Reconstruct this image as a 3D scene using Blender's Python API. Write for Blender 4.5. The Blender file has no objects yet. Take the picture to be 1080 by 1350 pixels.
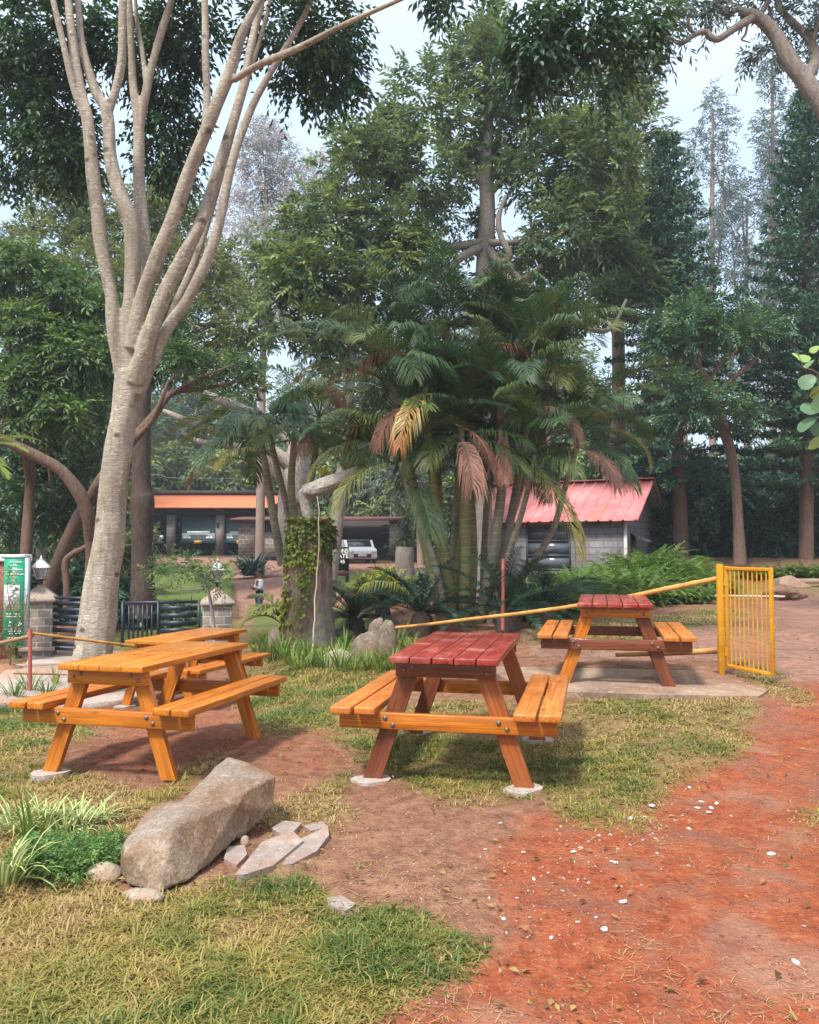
import bpy, bmesh, math, random
import numpy as np
from mathutils import Vector, Matrix
SC = bpy.context.scene
COL = SC.collection
PI = math.pi
# ------------------------------------------------------------------ camera model (photo pixels 1080 x 1350)
F = 1084.0; CH = 1.45; HOR = 723.0
A = math.atan((HOR - 675.0) / F)
def ray(px, py):
    r = np.array([(px - 540.0) / F, 0, 0]); cy = (675.0 - py) / F
    f = np.array([0, math.cos(A), math.sin(A)]); u = np.array([0, -math.sin(A), math.cos(A)])
    return r + f + u * cy
def P(px, py, D):
    d = ray(px, py); t = D / d[1]
    return np.array([0, 0, CH]) + d * t
def pix(p):
    p = np.atleast_2d(p); q = p - np.array([0, 0, CH])
    fy = q[:, 1] * math.cos(A) + q[:, 2] * math.sin(A)
    uz = -q[:, 1] * math.sin(A) + q[:, 2] * math.cos(A)
    fy = np.where(fy < 0.05, 0.05, fy)
    return np.stack([540 + F * q[:, 0] / fy, 675 - F * uz / fy], 1)
# ------------------------------------------------------------------ noise
def _h(ix, iy, iz, s):
    n = (ix * 374761393 + iy * 668265263 + iz * 2147483647 + s * 974711) & 0x7fffffff
    n = ((n ^ (n >> 13)) * 1274126177) & 0x7fffffff
    n = ((n ^ (n >> 16)) * 668265263) & 0x7fffffff
    return ((n >> 8) & 0xffff) / 65535.0
def vn(p, s=0):
    p = np.atleast_2d(np.asarray(p, float)); i = np.floor(p).astype(np.int64); f = p - i
    f = f * f * (3 - 2 * f); o = 0
    for a in (0, 1):
        for b in (0, 1):
            for c in (0, 1):
                w = (f[:, 0] if a else 1 - f[:, 0]) * (f[:, 1] if b else 1 - f[:, 1]) * (f[:, 2] if c else 1 - f[:, 2])
                o = o + w * _h(i[:, 0] + a, i[:, 1] + b, i[:, 2] + c, s)
    return o
def fbm(p, s=0, o=3):
    p = np.atleast_2d(np.asarray(p, float)); t = 0; a = .5; n = 0
    for k in range(o):
        t = t + a * vn(p * (2 ** k) + 17.3 * k, s + k); n += a; a *= .5
    return t / n
# ------------------------------------------------------------------ mesh collector
def nrm(v):
    v = np.asarray(v, float); l = np.linalg.norm(v, axis=-1, keepdims=True); return v / np.where(l < 1e-9, 1, l)
class MB:
    def __init__(s): s.v = []; s.n = 0; s.q = []; s.f = []; s.a = []; s.mi = []; s.gc = []
    def add(s, v, faces, a=.5, mi=0, gc=None):
        """v (n,3); faces (m,k) array; a scalar or (m,) face attribute; gc (n,3) grain coordinates"""
        v = np.asarray(v, float); faces = np.asarray(faces, np.int64)
        s.v.append(v); s.gc.append(v if gc is None else gc)
        s.f.append(faces + s.n); s.n += len(v)
        m = len(faces); s.a.append(np.broadcast_to(np.asarray(a, float), (m,))); s.mi.append(np.broadcast_to(np.asarray(mi), (m,)))
        return s
    def box(s, c, size, R=None, mi=0, a=.5, taper=None):
        sx, sy, sz = [k / 2 for k in size]
        l = np.array([(x, y, z) for x in (-sx, sx) for y in (-sy, sy) for z in (-sz, sz)], float)
        if taper is not None:
            m = l[:, 2] > 0; l[m, 0] *= taper; l[m, 1] *= taper
        ax = int(np.argmax(size)); g = np.roll(l, -ax, axis=1) + np.random.rand(3) * 30
        v = l if R is None else l @ np.asarray(R).T
        return s.add(v + np.asarray(c), [(0, 1, 3, 2), (4, 6, 7, 5), (0, 4, 5, 1), (2, 3, 7, 6), (0, 2, 6, 4), (1, 5, 7, 3)], a, mi, g)
    def beam(s, p0, p1, w, t, up=(0, 0, 1), mi=0, a=.5):
        """bar from p0 to p1; t measured along up, w across"""
        p0 = np.asarray(p0, float); p1 = np.asarray(p1, float); d = nrm(p1 - p0)
        x = nrm(np.cross(d, up)); u = np.cross(x, d)
        return s.box((p0 + p1) / 2, (np.linalg.norm(p1 - p0), w, t), np.stack([d, x, u], 1), mi, a)
    def tube(s, pts, rad, n=8, mi=0, a=.5, cap=True, wob=0, seed=0):
        pts = np.asarray(pts, float); m = len(pts); rad = np.broadcast_to(np.asarray(rad, float), (m,))
        t = nrm(np.gradient(pts, axis=0)); ref = np.array([0, 0, 1.]) if abs(t[0][2]) < .9 else np.array([1., 0, 0])
        x = nrm(np.cross(t[0], ref)); th = np.arange(n) * 2 * PI / n; V = []
        for k in range(m):
            x = nrm(x - t[k] * np.dot(x, t[k])); y = np.cross(t[k], x)
            ring = np.outer(np.cos(th), x) + np.outer(np.sin(th), y)
            r = rad[k]
            if wob: r = r * (1 + wob * (fbm(ring * 1.3 + pts[k] * 2.2 + seed, seed, 2) - .5) * 2)[:, None]
            V.append(pts[k] + ring * r)
        V = np.concatenate(V); Fq = []
        i = np.arange(n); j = (i + 1) % n
        for k in range(m - 1): Fq.append(np.stack([k * n + i, k * n + j, (k + 1) * n + j, (k + 1) * n + i], 1))
        s.add(V, np.concatenate(Fq), a, mi)
        if cap:
            for k, o in ((0, -1), (m - 1, 1)):
                c = np.vstack([V[k * n:(k + 1) * n], pts[k]])
                s.add(c, [(i2, (i2 + 1) % n, n)[::o] for i2 in range(n)], a, mi)
        return s
    def lathe(s, prof, n=24, c=(0, 0, 0), mi=0, a=.5):
        prof = np.asarray(prof, float); th = np.arange(n) * 2 * PI / n
        V = np.concatenate([np.stack([r * np.cos(th), r * np.sin(th), np.full(n, z)], 1) for r, z in prof]) + np.asarray(c)
        i = np.arange(n); j = (i + 1) % n
        Fq = np.concatenate([np.stack([k * n + i, k * n + j, (k + 1) * n + j, (k + 1) * n + i], 1) for k in range(len(prof) - 1)])
        return s.add(V, Fq, a, mi)
    def prism(s, poly, axis_vec, mi=0, a=.5):
        """poly (n,3) extruded by axis_vec"""
        poly = np.asarray(poly, float); n = len(poly); V = np.vstack([poly, poly + np.asarray(axis_vec)])
        s.add(V, [(i, (i + 1) % n, n + (i + 1) % n, n + i) for i in range(n)], a, mi)
        s.add(poly, [tuple(range(n))[::-1]], a, mi); s.add(poly + np.asarray(axis_vec), [tuple(range(n))], a, mi)
        return s
    def blob(s, c, r, seed=0, amp=.25, sub=2, mi=0, a=.5, freq=1.3, R=None):
        bm = bmesh.new(); bmesh.ops.create_icosphere(bm, subdivisions=sub, radius=1)
        v = np.array([x.co[:] for x in bm.verts]); f = np.array([[x.index for x in y.verts] for y in bm.faces]); bm.free()
        v = v * (1 + amp * 2 * (fbm(v * freq + seed * 7.7, seed, 3) - .5))[:, None]
        v = v * np.asarray(r, float)
        if R is not None: v = v @ np.asarray(R).T
        return s.add(v + np.asarray(c), f, a, mi)
    def hull(s, pts, mi=0, a=.5):
        bm = bmesh.new()
        for p in pts: bm.verts.new(tuple(p))
        r = bmesh.ops.convex_hull(bm, input=bm.verts)
        bmesh.ops.delete(bm, geom=[g for g in r['geom_interior'] if isinstance(g, bmesh.types.BMVert)], context='VERTS')
        bm.verts.index_update(); v = np.array([x.co[:] for x in bm.verts]); f = np.array([[x.index for x in y.verts] for y in bm.faces if len(y.verts) == 3]); bm.free()
        return s.add(v, f, a, mi)
    def mesh(s, name, smooth=False):
        V = np.concatenate(s.v); me = bpy.data.meshes.new(name)
        me.vertices.add(len(V)); me.vertices.foreach_set('co', V.astype(np.float32).ravel())
        loops = np.concatenate([f.ravel() for f in s.f]); cnt = np.concatenate([np.full(len(f), f.shape[1]) for f in s.f])
        st = np.concatenate([[0], np.cumsum(cnt)[:-1]])
        me.loops.add(len(loops)); me.loops.foreach_set('vertex_index', loops.astype(np.int32))
        me.polygons.add(len(cnt)); me.polygons.foreach_set('loop_start', st.astype(np.int32)); me.polygons.foreach_set('loop_total', cnt.astype(np.int32))
        me.polygons.foreach_set('material_index', np.concatenate(s.mi).astype(np.int32))
        me.update(calc_edges=True)
        at = me.attributes.new('v', 'FLOAT', 'FACE'); at.data.foreach_set('value', np.concatenate(s.a).astype(np.float32))
        g = me.attributes.new('gc', 'FLOAT_VECTOR', 'POINT'); g.data.foreach_set('vector', np.concatenate(s.gc).astype(np.float32).ravel())
        if smooth: me.polygons.foreach_set('use_smooth', np.ones(len(cnt), bool))
        return me
    def build(s, name, mats, parent=None, smooth=False, bevel=0, loc=None, rot=None):
        me = s.mesh(name, smooth)
        for m in (mats if isinstance(mats, (list, tuple)) else [mats]): me.materials.append(m)
        o = bpy.data.objects.new(name, me); COL.objects.link(o)
        if parent is not None: o.parent = parent
        if loc is not None: o.location = tuple(loc)
        if rot is not None: o.rotation_euler = rot
        if bevel:
            b = o.modifiers.new('bevel', 'BEVEL'); b.width = bevel; b.segments = 2; b.limit_method = 'ANGLE'
        return o
def tag(o, label=None, cat=None, group=None, kind=None):
    if label: o['label'] = label
    if cat: o['category'] = cat
    if group: o['group'] = group
    if kind: o['kind'] = kind
    return o
def empty(name, loc=(0, 0, 0), rz=0, label=None, cat=None, group=None):
    o = bpy.data.objects.new(name, None); COL.objects.link(o); o.location = tuple(loc); o.rotation_euler = (0, 0, rz); o.empty_display_size = .2
    return tag(o, label, cat, group)
def copy_tree(o, parent=None):
    c = o.copy(); COL.objects.link(c)
    if parent is not None: c.parent = parent
    for ch in [x for x in bpy.data.objects if x.parent == o]: copy_tree(ch, c)
    return c
# ------------------------------------------------------------------ node helpers
class NT:
    def __init__(s, name):
        s.m = bpy.data.materials.new(name); s.m.use_nodes = True; s.t = s.m.node_tree; s.t.nodes.clear()
        s.out = s.n('ShaderNodeOutputMaterial')
    def n(s, typ, **kw):
        x = s.t.nodes.new(typ)
        for k, v in kw.items():
            if k == 'i':
                for kk, vv in v.items():
                    if isinstance(vv, bpy.types.NodeSocket): s.t.links.new(vv, x.inputs[kk])
                    else: x.inputs[kk].default_value = vv
            else: setattr(x, k, v)
        return x
    def link(s, a, b): s.t.links.new(a, b)
    def ramp(s, fac, stops, interp='LINEAR'):
        x = s.n('ShaderNodeValToRGB'); x.color_ramp.interpolation = interp; e = x.color_ramp.elements
        while len(e) < len(stops): e.new(.5)
        for k, (p, c) in enumerate(stops):
            e[k].position = p; e[k].color = (*c, 1) if not np.isscalar(c) else (c, c, c, 1)
        s.link(fac, x.inputs[0]); return x.outputs[0]
    def mix(s, fac, a, b, mode='MIX'):
        x = s.n('ShaderNodeMix', data_type='RGBA', blend_type=mode)
        for sock, v in ((x.inputs[0], fac), (x.inputs[6], a), (x.inputs[7], b)):
            if isinstance(v, bpy.types.NodeSocket): s.link(v, sock)
            else: sock.default_value = v if np.isscalar(v) else (*v, 1)
        return x.outputs[2]
    def math(s, op, a, b=0, c=None):
        x = s.n('ShaderNodeMath', operation=op)
        for k, v in enumerate((a, b) if c is None else (a, b, c)):
            if isinstance(v, bpy.types.NodeSocket): s.link(v, x.inputs[k])
            else: x.inputs[k].default_value = v
        return x.outputs[0]
    def noise(s, vec, scale, detail=3, rough=.55, dist=0):
        x = s.n('ShaderNodeTexNoise'); x.inputs['Scale'].default_value = scale; x.inputs['Detail'].default_value = detail
        x.inputs['Roughness'].default_value = rough; x.inputs['Distortion'].default_value = dist
        if vec is not None: s.link(vec, x.inputs['Vector'])
        return x.outputs[0]
    def mapping(s, vec, scale=(1, 1, 1), rot=(0, 0, 0), loc=(0, 0, 0)):
        x = s.n('ShaderNodeMapping'); x.inputs['Scale'].default_value = scale; x.inputs['Rotation'].default_value = rot; x.inputs['Location'].default_value = loc
        s.link(vec, x.inputs[0]); return x.outputs[0]
    def obj(s): return s.n('ShaderNodeTexCoord').outputs['Object']
    def attr(s, name, out='Fac'): return s.n('ShaderNodeAttribute', attribute_name=name).outputs[out]
    def bump(s, h, dist=.01, strength=1):
        x = s.n('ShaderNodeBump'); x.inputs['Distance'].default_value = dist; x.inputs['Strength'].default_value = strength
        s.link(h, x.inputs['Height']); return x.outputs[0]
    def pbsdf(s, color, rough=.6, metal=0, normal=None, spec=.5, coat=0):
        x = s.n('ShaderNodeBsdfPrincipled')
        for k, v in (('Base Color', color), ('Roughness', rough), ('Metallic', metal), ('Specular IOR Level', spec), ('Coat Weight', coat)):
            if isinstance(v, bpy.types.NodeSocket): s.link(v, x.inputs[k])
            else: x.inputs[k].default_value = v if np.isscalar(v) else (*v, 1)
        if normal is not None: s.link(normal, x.inputs['Normal'])
        return x
    def done(s, sh): s.link(sh.outputs[0], s.out.inputs[0]); return s.m
# ------------------------------------------------------------------ materials
def m_plain(name, col, rough=.5, metal=0, var=.15, scale=6, bump=0, spec=.5):
    t = NT(name); o = t.obj(); n = t.noise(o, scale, 4)
    c = t.mix(t.math('MULTIPLY', n, 1.0), tuple(k * (1 - var) for k in col), tuple(min(1, k * (1 + var)) for k in col))
    nb = t.bump(t.noise(o, scale * 8, 3), bump) if bump else None
    return t.done(t.pbsdf(c, rough, metal, nb, spec))
def m_leaf(name, cols, trans=.3, rough=.45, spec=.35, tint=None):
    """cols: three colours dark to light, chosen leaf by leaf by the face attribute v"""
    t = NT(name); v = t.attr('v')
    c = t.ramp(v, [(k / (len(cols) - 1), x) for k, x in enumerate(cols)])
    p = t.pbsdf(c, rough, 0, None, spec)
    tr = t.n('ShaderNodeBsdfTranslucent'); cc = t.mix(.3, c, tuple(min(1, k * 1.2) for k in cols[-1])); t.link(cc, tr.inputs[0])
    mx = t.n('ShaderNodeMixShader'); mx.inputs[0].default_value = trans
    t.link(p.outputs[0], mx.inputs[1]); t.link(tr.outputs[0], mx.inputs[2])
    return t.done(mx)
def m_bark(name, dark, light, stretch=(6, 6, 1.5), scale=1.0, bump=.02, spots=None, rough=.85):
    t = NT(name); o = t.obj(); mp = t.mapping(o, tuple(k * scale for k in stretch))
    n1 = t.noise(mp, 4, 6, .65, .6); n2 = t.noise(o, 1.7, 3)
    f = t.ramp(t.math('ADD', t.math('MULTIPLY', n1, .75), t.math('MULTIPLY', n2, .25)), [(.33, 0.), (.66, 1.)])
    c = t.mix(f, dark, light)
    if spots:
        sp = t.noise(t.mapping(o, (14, 14, 42)), 1.6, 2, .5)
        pm = t.ramp(t.noise(o, 2.4, 4, .6, .8), [(.36, .15), (.62, 1.)]); c = t.mix(t.math('MULTIPLY', pm, t.ramp(sp, [(.56, 0.), (.64, .85)])), c, spots); li = t.noise(t.mapping(o, (3.2, 3.2, 2.2)), 1.6, 5, .7); c = t.mix(t.ramp(li, [(.58, 0.), (.66, .55)]), c, (.44, .43, .36)); st_ = t.noise(t.mapping(o, (9, 9, .9)), 1.5, 4, .6); c = t.mix(t.ramp(st_, [(.52, 0.), (.68, .5)]), c, tuple(k * .5 for k in dark))
        sc_ = t.n('ShaderNodeTexVoronoi'); sc_.inputs['Scale'].default_value = 1.; t.link(t.mapping(o, (3.1, 3.1, 4.6)), sc_.inputs['Vector']); c = t.mix(t.ramp(sc_.outputs['Distance'], [(.10, .9), (.21, 0.)]), c, (.07, .05, .04))
        mo = t.noise(t.mapping(o, (1.4, 1.4, .7)), 1.5, 3); c = t.mix(t.ramp(mo, [(.45, 0.), (.62, .45)]), c, tuple(k * .62 for k in dark))
    nb = t.bump(n1, bump)
    return t.done(t.pbsdf(c, rough, 0, nb, .2))
def m_wood(name, c1, c2, c3, rough=.3, coat=.25, wear=None):
    t = NT(name); g = t.attr('gc', 'Vector')
    n1 = t.noise(t.mapping(g, (1.4, 26, 26)), 1.6, 5, .6, .5); n2 = t.noise(t.mapping(g, (1.1, 4, 4)), 1.7, 3)
    c = t.ramp(n1, [(.30, c1), (.5, c2), (.68, c3)])
    c = t.mix(t.ramp(n2, [(.35, 0.), (.65, .6)]), c, c1)
    o = t.obj(); d = t.noise(o, 5, 5, .6)
    if wear: c = t.mix(t.ramp(d, [(.52, 0.), (.70, .75)]), c, wear)
    kn = t.n('ShaderNodeTexVoronoi'); kn.inputs['Scale'].default_value = 1.0; t.link(t.mapping(g, (2.3, 9, 9)), kn.inputs['Vector'])
    c = t.mix(t.ramp(kn.outputs['Distance'], [(.05, .8), (.14, 0.)]), c, tuple(k * .3 for k in c1))
    c = t.mix(t.ramp(t.noise(t.mapping(g, (.9, 60, 60)), 2.2, 4, .6), [(.50, 0.), (.62, .55)]), c, tuple(k * .45 for k in c1)); c = t.mix(t.ramp(t.noise(o, 2.1, 5, .7), [(.55, 0.), (.72, .4)]), c, tuple(k * .5 for k in c2))
    r = t.ramp(d, [(.3, rough * .8), (.7, min(1, rough * 2.0))])
    nb = t.bump(n1, .002)
    return t.done(t.pbsdf(c, r, 0, nb, .4, coat))
def m_brick(name, c1, c2, mortar, w, h, rough=.85, bump=.01, msize=.012, rough_noise=True, rot=(PI / 2, 0, 0)):
    t = NT(name); o = t.obj(); ge = t.n('ShaderNodeNewGeometry')
    tc = t.n('ShaderNodeTexCoord'); nx = t.n('ShaderNodeSeparateXYZ'); t.link(tc.outputs['Normal'], nx.inputs[0])
    s = t.n('ShaderNodeSeparateXYZ'); t.link(o, s.inputs[0])
    ax = t.math('GREATER_THAN', t.math('ABSOLUTE', nx.outputs[0]), .7)
    u = t.n('ShaderNodeMix', data_type='FLOAT'); t.link(ax, u.inputs[0]); t.link(s.outputs[0], u.inputs[2]); t.link(s.outputs[1], u.inputs[3])
    wob = t.noise(o, 3, 2); cb = t.n('ShaderNodeCombineXYZ')
    t.link(t.math('ADD', u.outputs[0], t.math('MULTIPLY', wob, .02)), cb.inputs[0]); t.link(t.math('ADD', s.outputs[2], t.math('MULTIPLY', wob, .02)), cb.inputs[1])
    b = t.n('ShaderNodeTexBrick'); t.link(cb.outputs[0], b.inputs['Vector'])
    for k, v in (('Color1', c1), ('Color2', c2), ('Mortar', mortar)): b.inputs[k].default_value = (*v, 1)
    b.inputs['Scale'].default_value = 1; b.inputs['Mortar Size'].default_value = msize; b.inputs['Brick Width'].default_value = w; b.inputs['Row Height'].default_value = h
    b.inputs['Bias'].default_value = 0; b.inputs['Mortar Smooth'].default_value = .3
    n = t.noise(o, 9, 5, .65); c = t.mix(t.ramp(n, [(.3, 0.), (.7, .55)]), b.outputs[0], tuple(k * .55 for k in c1))
    hgt = t.math('SUBTRACT', t.math('MULTIPLY', n, .6), b.outputs['Fac'])
    return t.done(t.pbsdf(c, rough, 0, t.bump(hgt, bump), .25))
def m_rock(name, c1, c2, c3, scale=3, bump=.03, crack=True):
    t = NT(name); o = t.obj(); n1 = t.noise(o, scale, 8, .62, .3); n2 = t.noise(o, scale * 7, 5, .6); n3 = t.noise(o, scale * .6, 3)
    c = t.ramp(n1, [(.33, c1), (.5, c2), (.66, c3)])
    c = t.mix(t.ramp(n2, [(.55, 0.), (.7, .5)]), c, tuple(k * 1.5 for k in c3))
    c = t.mix(t.ramp(n3, [(.5, 0.), (.62, .5)]), c, (c1[0] * 1.5, c1[1] * .95, c1[2] * .6))
    n4 = t.noise(o, scale * 26, 3, .7); c = t.mix(t.ramp(n4, [(.35, .45), (.5, 0.)]), c, tuple(k * .5 for k in c1)); c = t.mix(t.ramp(n4, [(.58, 0.), (.7, .4)]), c, tuple(min(.8, k * 1.5) for k in c3))
    h = t.math('ADD', t.math('ADD', n1, t.math('MULTIPLY', n2, .45)), t.math('MULTIPLY', n4, .2))
    return t.done(t.pbsdf(c, .85, 0, t.bump(h, bump), .25))
# ================================================================== camera, light, sky
np.random.seed(7); random.seed(7)
cd = bpy.data.cameras.new('camera'); cam = bpy.data.objects.new('camera', cd); COL.objects.link(cam)
cam.location = (0, 0, CH); cam.rotation_euler = (PI / 2 + A, 0, 0)
cd.sensor_fit = 'HORIZONTAL'; cd.sensor_width = 36; cd.lens = 36 * F / 1080; cd.clip_end = 3000; cd.clip_start = .05
SC.camera = cam
SUN_EL, SUN_AZ = math.radians(56), math.radians(215)      # azimuth from +Y clockwise: behind and left of the camera
sd = bpy.data.lights.new('sun', 'SUN'); sd.energy = 2.3; sd.angle = math.radians(9); sd.color = (1, .94, .85)
sun = bpy.data.objects.new('sun', sd); COL.objects.link(sun)
sv = Vector((math.sin(SUN_AZ) * math.cos(SUN_EL), math.cos(SUN_AZ) * math.cos(SUN_EL), math.sin(SUN_EL)))
sun.rotation_euler = (-sv).to_track_quat('-Z', 'Y').to_euler(); sun.location = (-10, -14, 30)
W = bpy.data.worlds.new('World'); SC.world = W; W.use_nodes = True; wt = W.node_tree; wt.nodes.clear()
def wn(t, **k):
    x = wt.nodes.new(t)
    for a, b in k.items(): setattr(x, a, b)
    return x
sky = wn('ShaderNodeTexSky', sky_type='NISHITA', sun_disc=False, sun_elevation=SUN_EL, sun_rotation=SUN_AZ, air_density=1.3, dust_density=2.0)
tc = wn('ShaderNodeTexCoord'); mp = wn('ShaderNodeMapping'); mp.inputs['Scale'].default_value = (1.5, 1.5, 3.2)
nz = wn('ShaderNodeTexNoise'); nz.inputs['Scale'].default_value = 1.3; nz.inputs['Detail'].default_value = 6; nz.inputs['Roughness'].default_value = .55
rp = wn('ShaderNodeValToRGB'); rp.color_ramp.elements[0].position = .33; rp.color_ramp.elements[0].color = (.45, .45, .45, 1); rp.color_ramp.elements[1].position = .62
mx = wn('ShaderNodeMix', data_type='RGBA'); mx.inputs[7].default_value = (3.8, 4.3, 4.85, 1)
bg = wn('ShaderNodeBackground'); bg.inputs[1].default_value = .13; wo = wn('ShaderNodeOutputWorld')
sz_ = wn('ShaderNodeSeparateXYZ'); cr_ = wn('ShaderNodeValToRGB'); ce = cr_.color_ramp.elements; ce[0].position = .42; ce[0].color = (.30, .37, .45, 1); ce[1].position = .95; ce[1].color = (.74, .77, .80, 1); cm_ = wn('ShaderNodeMix', data_type='RGBA', blend_type='MULTIPLY'); cm_.inputs[0].default_value = 1; cm_.inputs[7].default_value = (9, 9, 9, 1)
for a, b in ((tc.outputs['Generated'], sz_.inputs[0]), (sz_.outputs[2], cr_.inputs[0]), (cr_.outputs[0], cm_.inputs[6]), (cm_.outputs[2], mx.inputs[7])): wt.links.new(a, b)
for a, b in ((tc.outputs['Generated'], mp.inputs[0]), (mp.outputs[0], nz.inputs['Vector']), (nz.outputs[0], rp.inputs[0]), (rp.outputs[0], mx.inputs[0]), (sky.outputs[0], mx.inputs[6]), (mx.outputs[2], bg.inputs[0]), (bg.outputs[0], wo.inputs[0])): wt.links.new(a, b)
SC.view_settings.view_transform = 'Standard'; SC.view_settings.look = 'None'; SC.view_settings.gamma = 1; SC.view_settings.exposure = 1.36
cy = SC.cycles; cy.max_bounces = 6; cy.diffuse_bounces = 3; cy.glossy_bounces = 2; cy.transmission_bounces = 4; cy.transparent_max_bounces = 4
cy.use_denoising = True; cy.caustics_reflective = False; cy.caustics_refractive = False
# ================================================================== terrain
CT = []
def ctl(x, y, z): CT.append((x, y, z))
def ctp(px, py, D): p = P(px, py, D); CT.append(tuple(p))
for x in (-4, -2, 0, 2, 4):
    for y in (-3, 0, 2.5, 4.5): ctl(x, y, 0)
for x, y in ((-30, -20), (0, -20), (30, -20), (-30, 0), (30, 0)): ctl(x, y, 0)
for x, y, z in ((-2.3, 5.3, 0), (-1.4, 5.2, 0), (-1.2, 6.5, 0), (-3.2, 9.1, -.31), (-2.3, 9.1, -.31), (-1.9, 10.3, -.30), (-2.6, 10.0, -.31), (-2.3, 7.7, -.12), (-1.0, 9.0, -.03), (-.2, 5.1, 0), (.65, 5.05, 0), (1.0, 6.3, 0), (.1, 6.4, 0), (-3.5, 6.5, -.02),
                (-3.95, 10.2, -.36), (-5, 9.5, -.24), (-4.6, 8, -.12), (0, 8, .07), (-.6, 9.7, .02), (-1.2, 10.8, -.10), (1.2, 7.25, .16), (1.2, 7.9, .13), (2.2, 7.3, .14), (2.2, 6.95, .165), (1.6, 7.0, .16), (2.9, 6.85, .17), (3.3, 7.5, .185), (3.15, 8.2, .18), (2.6, 6.2, .06), (2.2, 8.8, .18), (3.6, 8.6, .2), (4.5, 8, .18), (4.5, 6, .08)): ctl(x, y, z)
for a in ((500, 850, 11.3), (400, 852, 12.8), (460, 880, 10.6), (600, 818, 12.8), (700, 815, 13), (380, 820, 20), (55, 866, 15), (285, 862, 15), (150, 866, 15), (15, 890, 11.5), (340, 824, 26), (290, 790, 29), (220, 765, 38),
          (260, 733, 52), (480, 743, 46), (455, 766, 30), (420, 740, 50), (100, 760, 34), (20, 790, 24), (1040, 870, 8.8), (900, 815, 14), (1000, 800, 16.5), (840, 792, 18.6), (1030, 775, 20),
          (700, 792, 20), (1070, 800, 17), (985, 735, 28), (900, 735, 27), (1060, 720, 33), (640, 770, 27), (540, 775, 22)): ctp(*a)
for a in ((-20, 60, 1.4), (0, 62, 1.8), (25, 60, 2.8), (-60, 60, 1), (60, 60, 3), (0, 110, 5), (-90, 110, 4), (90, 110, 6), (0, 300, 16), (300, 200, 14), (-300, 200, 10), (0, 600, 20), (16, 12, .35), (16, 20, .5), (-14, 12, -.5), (-20, 25, -.4), (600, 0, 5), (-600, 0, 0), (0, -600, 0), (0, -200, 0)): ctl(*a)
CTA = np.array(CT); CR = .13 * np.hypot(CTA[:, 0], CTA[:, 1]) + .45
def gz(x, y, bump=True):
    x = np.atleast_1d(np.asarray(x, float)); y = np.atleast_1d(np.asarray(y, float)); out = np.empty(len(x))
    for k in range(0, len(x), 40000):
        a, b = x[k:k + 40000], y[k:k + 40000]
        d = ((a[:, None] - CTA[:, 0]) ** 2 + (b[:, None] - CTA[:, 1]) ** 2) / CR ** 2
        w = 1 / (d + .06) ** 2.2; out[k:k + 40000] = (w * CTA[:, 2]).sum(1) / w.sum(1)
    if bump:
        q = np.stack([x, y, np.zeros_like(x)], 1)
        out = out + (fbm(q * 1.3, 3, 3) - .5) * .06 + (fbm(q * 5, 9, 3) - .5) * .034 + np.where(np.hypot(x, y) < 12, (fbm(q * 19, 19, 2) - .5) * .016, 0)
    return out
def G(px, py, dz=0):
    """where the sight line of a photo pixel meets the ground"""
    d = ray(px, py); t = np.geomspace(1.2, 200, 3000); q = np.array([0, 0, CH]) + t[:, None] * d
    h = q[:, 2] - gz(q[:, 0], q[:, 1]); i = np.argmax(h < 0)
    if h[i] >= 0: i = len(t) - 1
    p = q[i].copy(); p[2] = gz(p[0], p[1])[0] + dz; return p
def on(x, y, dz=0): return np.array([x, y, gz(x, y)[0] + dz])
# ------------------------------------------------------------------ what covers the ground
def inpoly(pt, poly):
    poly = np.asarray(poly, float); x, y = pt[:, 0], pt[:, 1]; r = np.zeros(len(pt), bool); j = len(poly) - 1
    for i in range(len(poly)):
        xi, yi = poly[i]; xj, yj = poly[j]
        c = ((yi > y) != (yj > y)) & (x < (xj - xi) * (y - yi) / (yj - yi + 1e-9) + xi); r ^= c; j = i
    return r
GRASS = [([(-3000, 1165), (150, 1180), (265, 1172), (400, 1150), (440, 1190), (560, 1215), (640, 1240), (600, 1290), (520, 1330), (470, 1360), (300, 1800), (-3000, 1800)], .86),
         ([(-3000, 905), (60, 925), (130, 960), (60, 1000), (100, 1020), (200, 1040), (260, 1005), (330, 985), (290, 1010), (200, 1060), (170, 1120), (150, 1180), (-3000, 1180)], .9),
         ([(355, 1050), (480, 1010), (440, 1040), (470, 1085), (380, 1095), (365, 1085)], .6),
         ([(300, 900), (385, 862), (530, 862), (520, 890), (455, 920), (440, 955), (380, 965), (330, 960)], .9),
         ([(430, 960), (520, 930), (640, 925), (760, 925), (850, 900), (1000, 915), (990, 985), (900, 1040), (830, 1085), (745, 1085), (700, 1040), (600, 1065), (480, 1010)], .68),
         ([(330, 800), (460, 800), (540, 845), (540, 885), (330, 890)], .9), ([(690, 825), (960, 800), (990, 812), (760, 862), (690, 850)], .55), ([(860, 775), (1400, 750), (1400, 772), (1020, 785), (860, 800)], .8),
         ([(150, 745), (310, 745), (300, 800), (320, 850), (150, 860)], .95), ([(960, 878), (1000, 880), (1080, 925), (1060, 930), (990, 900)], .7), ([(425, 757), (540, 757), (540, 772), (425, 780)], .8), ([(1040, 1070), (1120, 1060), (1120, 1090), (1050, 1088)], .5)]
RED = [([(500, 1350), (600, 1295), (655, 1240), (640, 1150), (690, 1090), (850, 1050), (1000, 950), (1080, 890), (3000, 860), (3000, 3000), (350, 3000)], 1.),
       ([(90, 1000), (200, 930), (330, 930), (440, 950), (460, 1000), (400, 1020), (300, 985), (220, 1020)], .42), ([(640, 905), (1000, 910), (1080, 905), (1080, 960), (980, 920), (800, 918)], .8), ([(370, 990), (470, 1000), (420, 1050), (360, 1050)], .35)]
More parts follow.
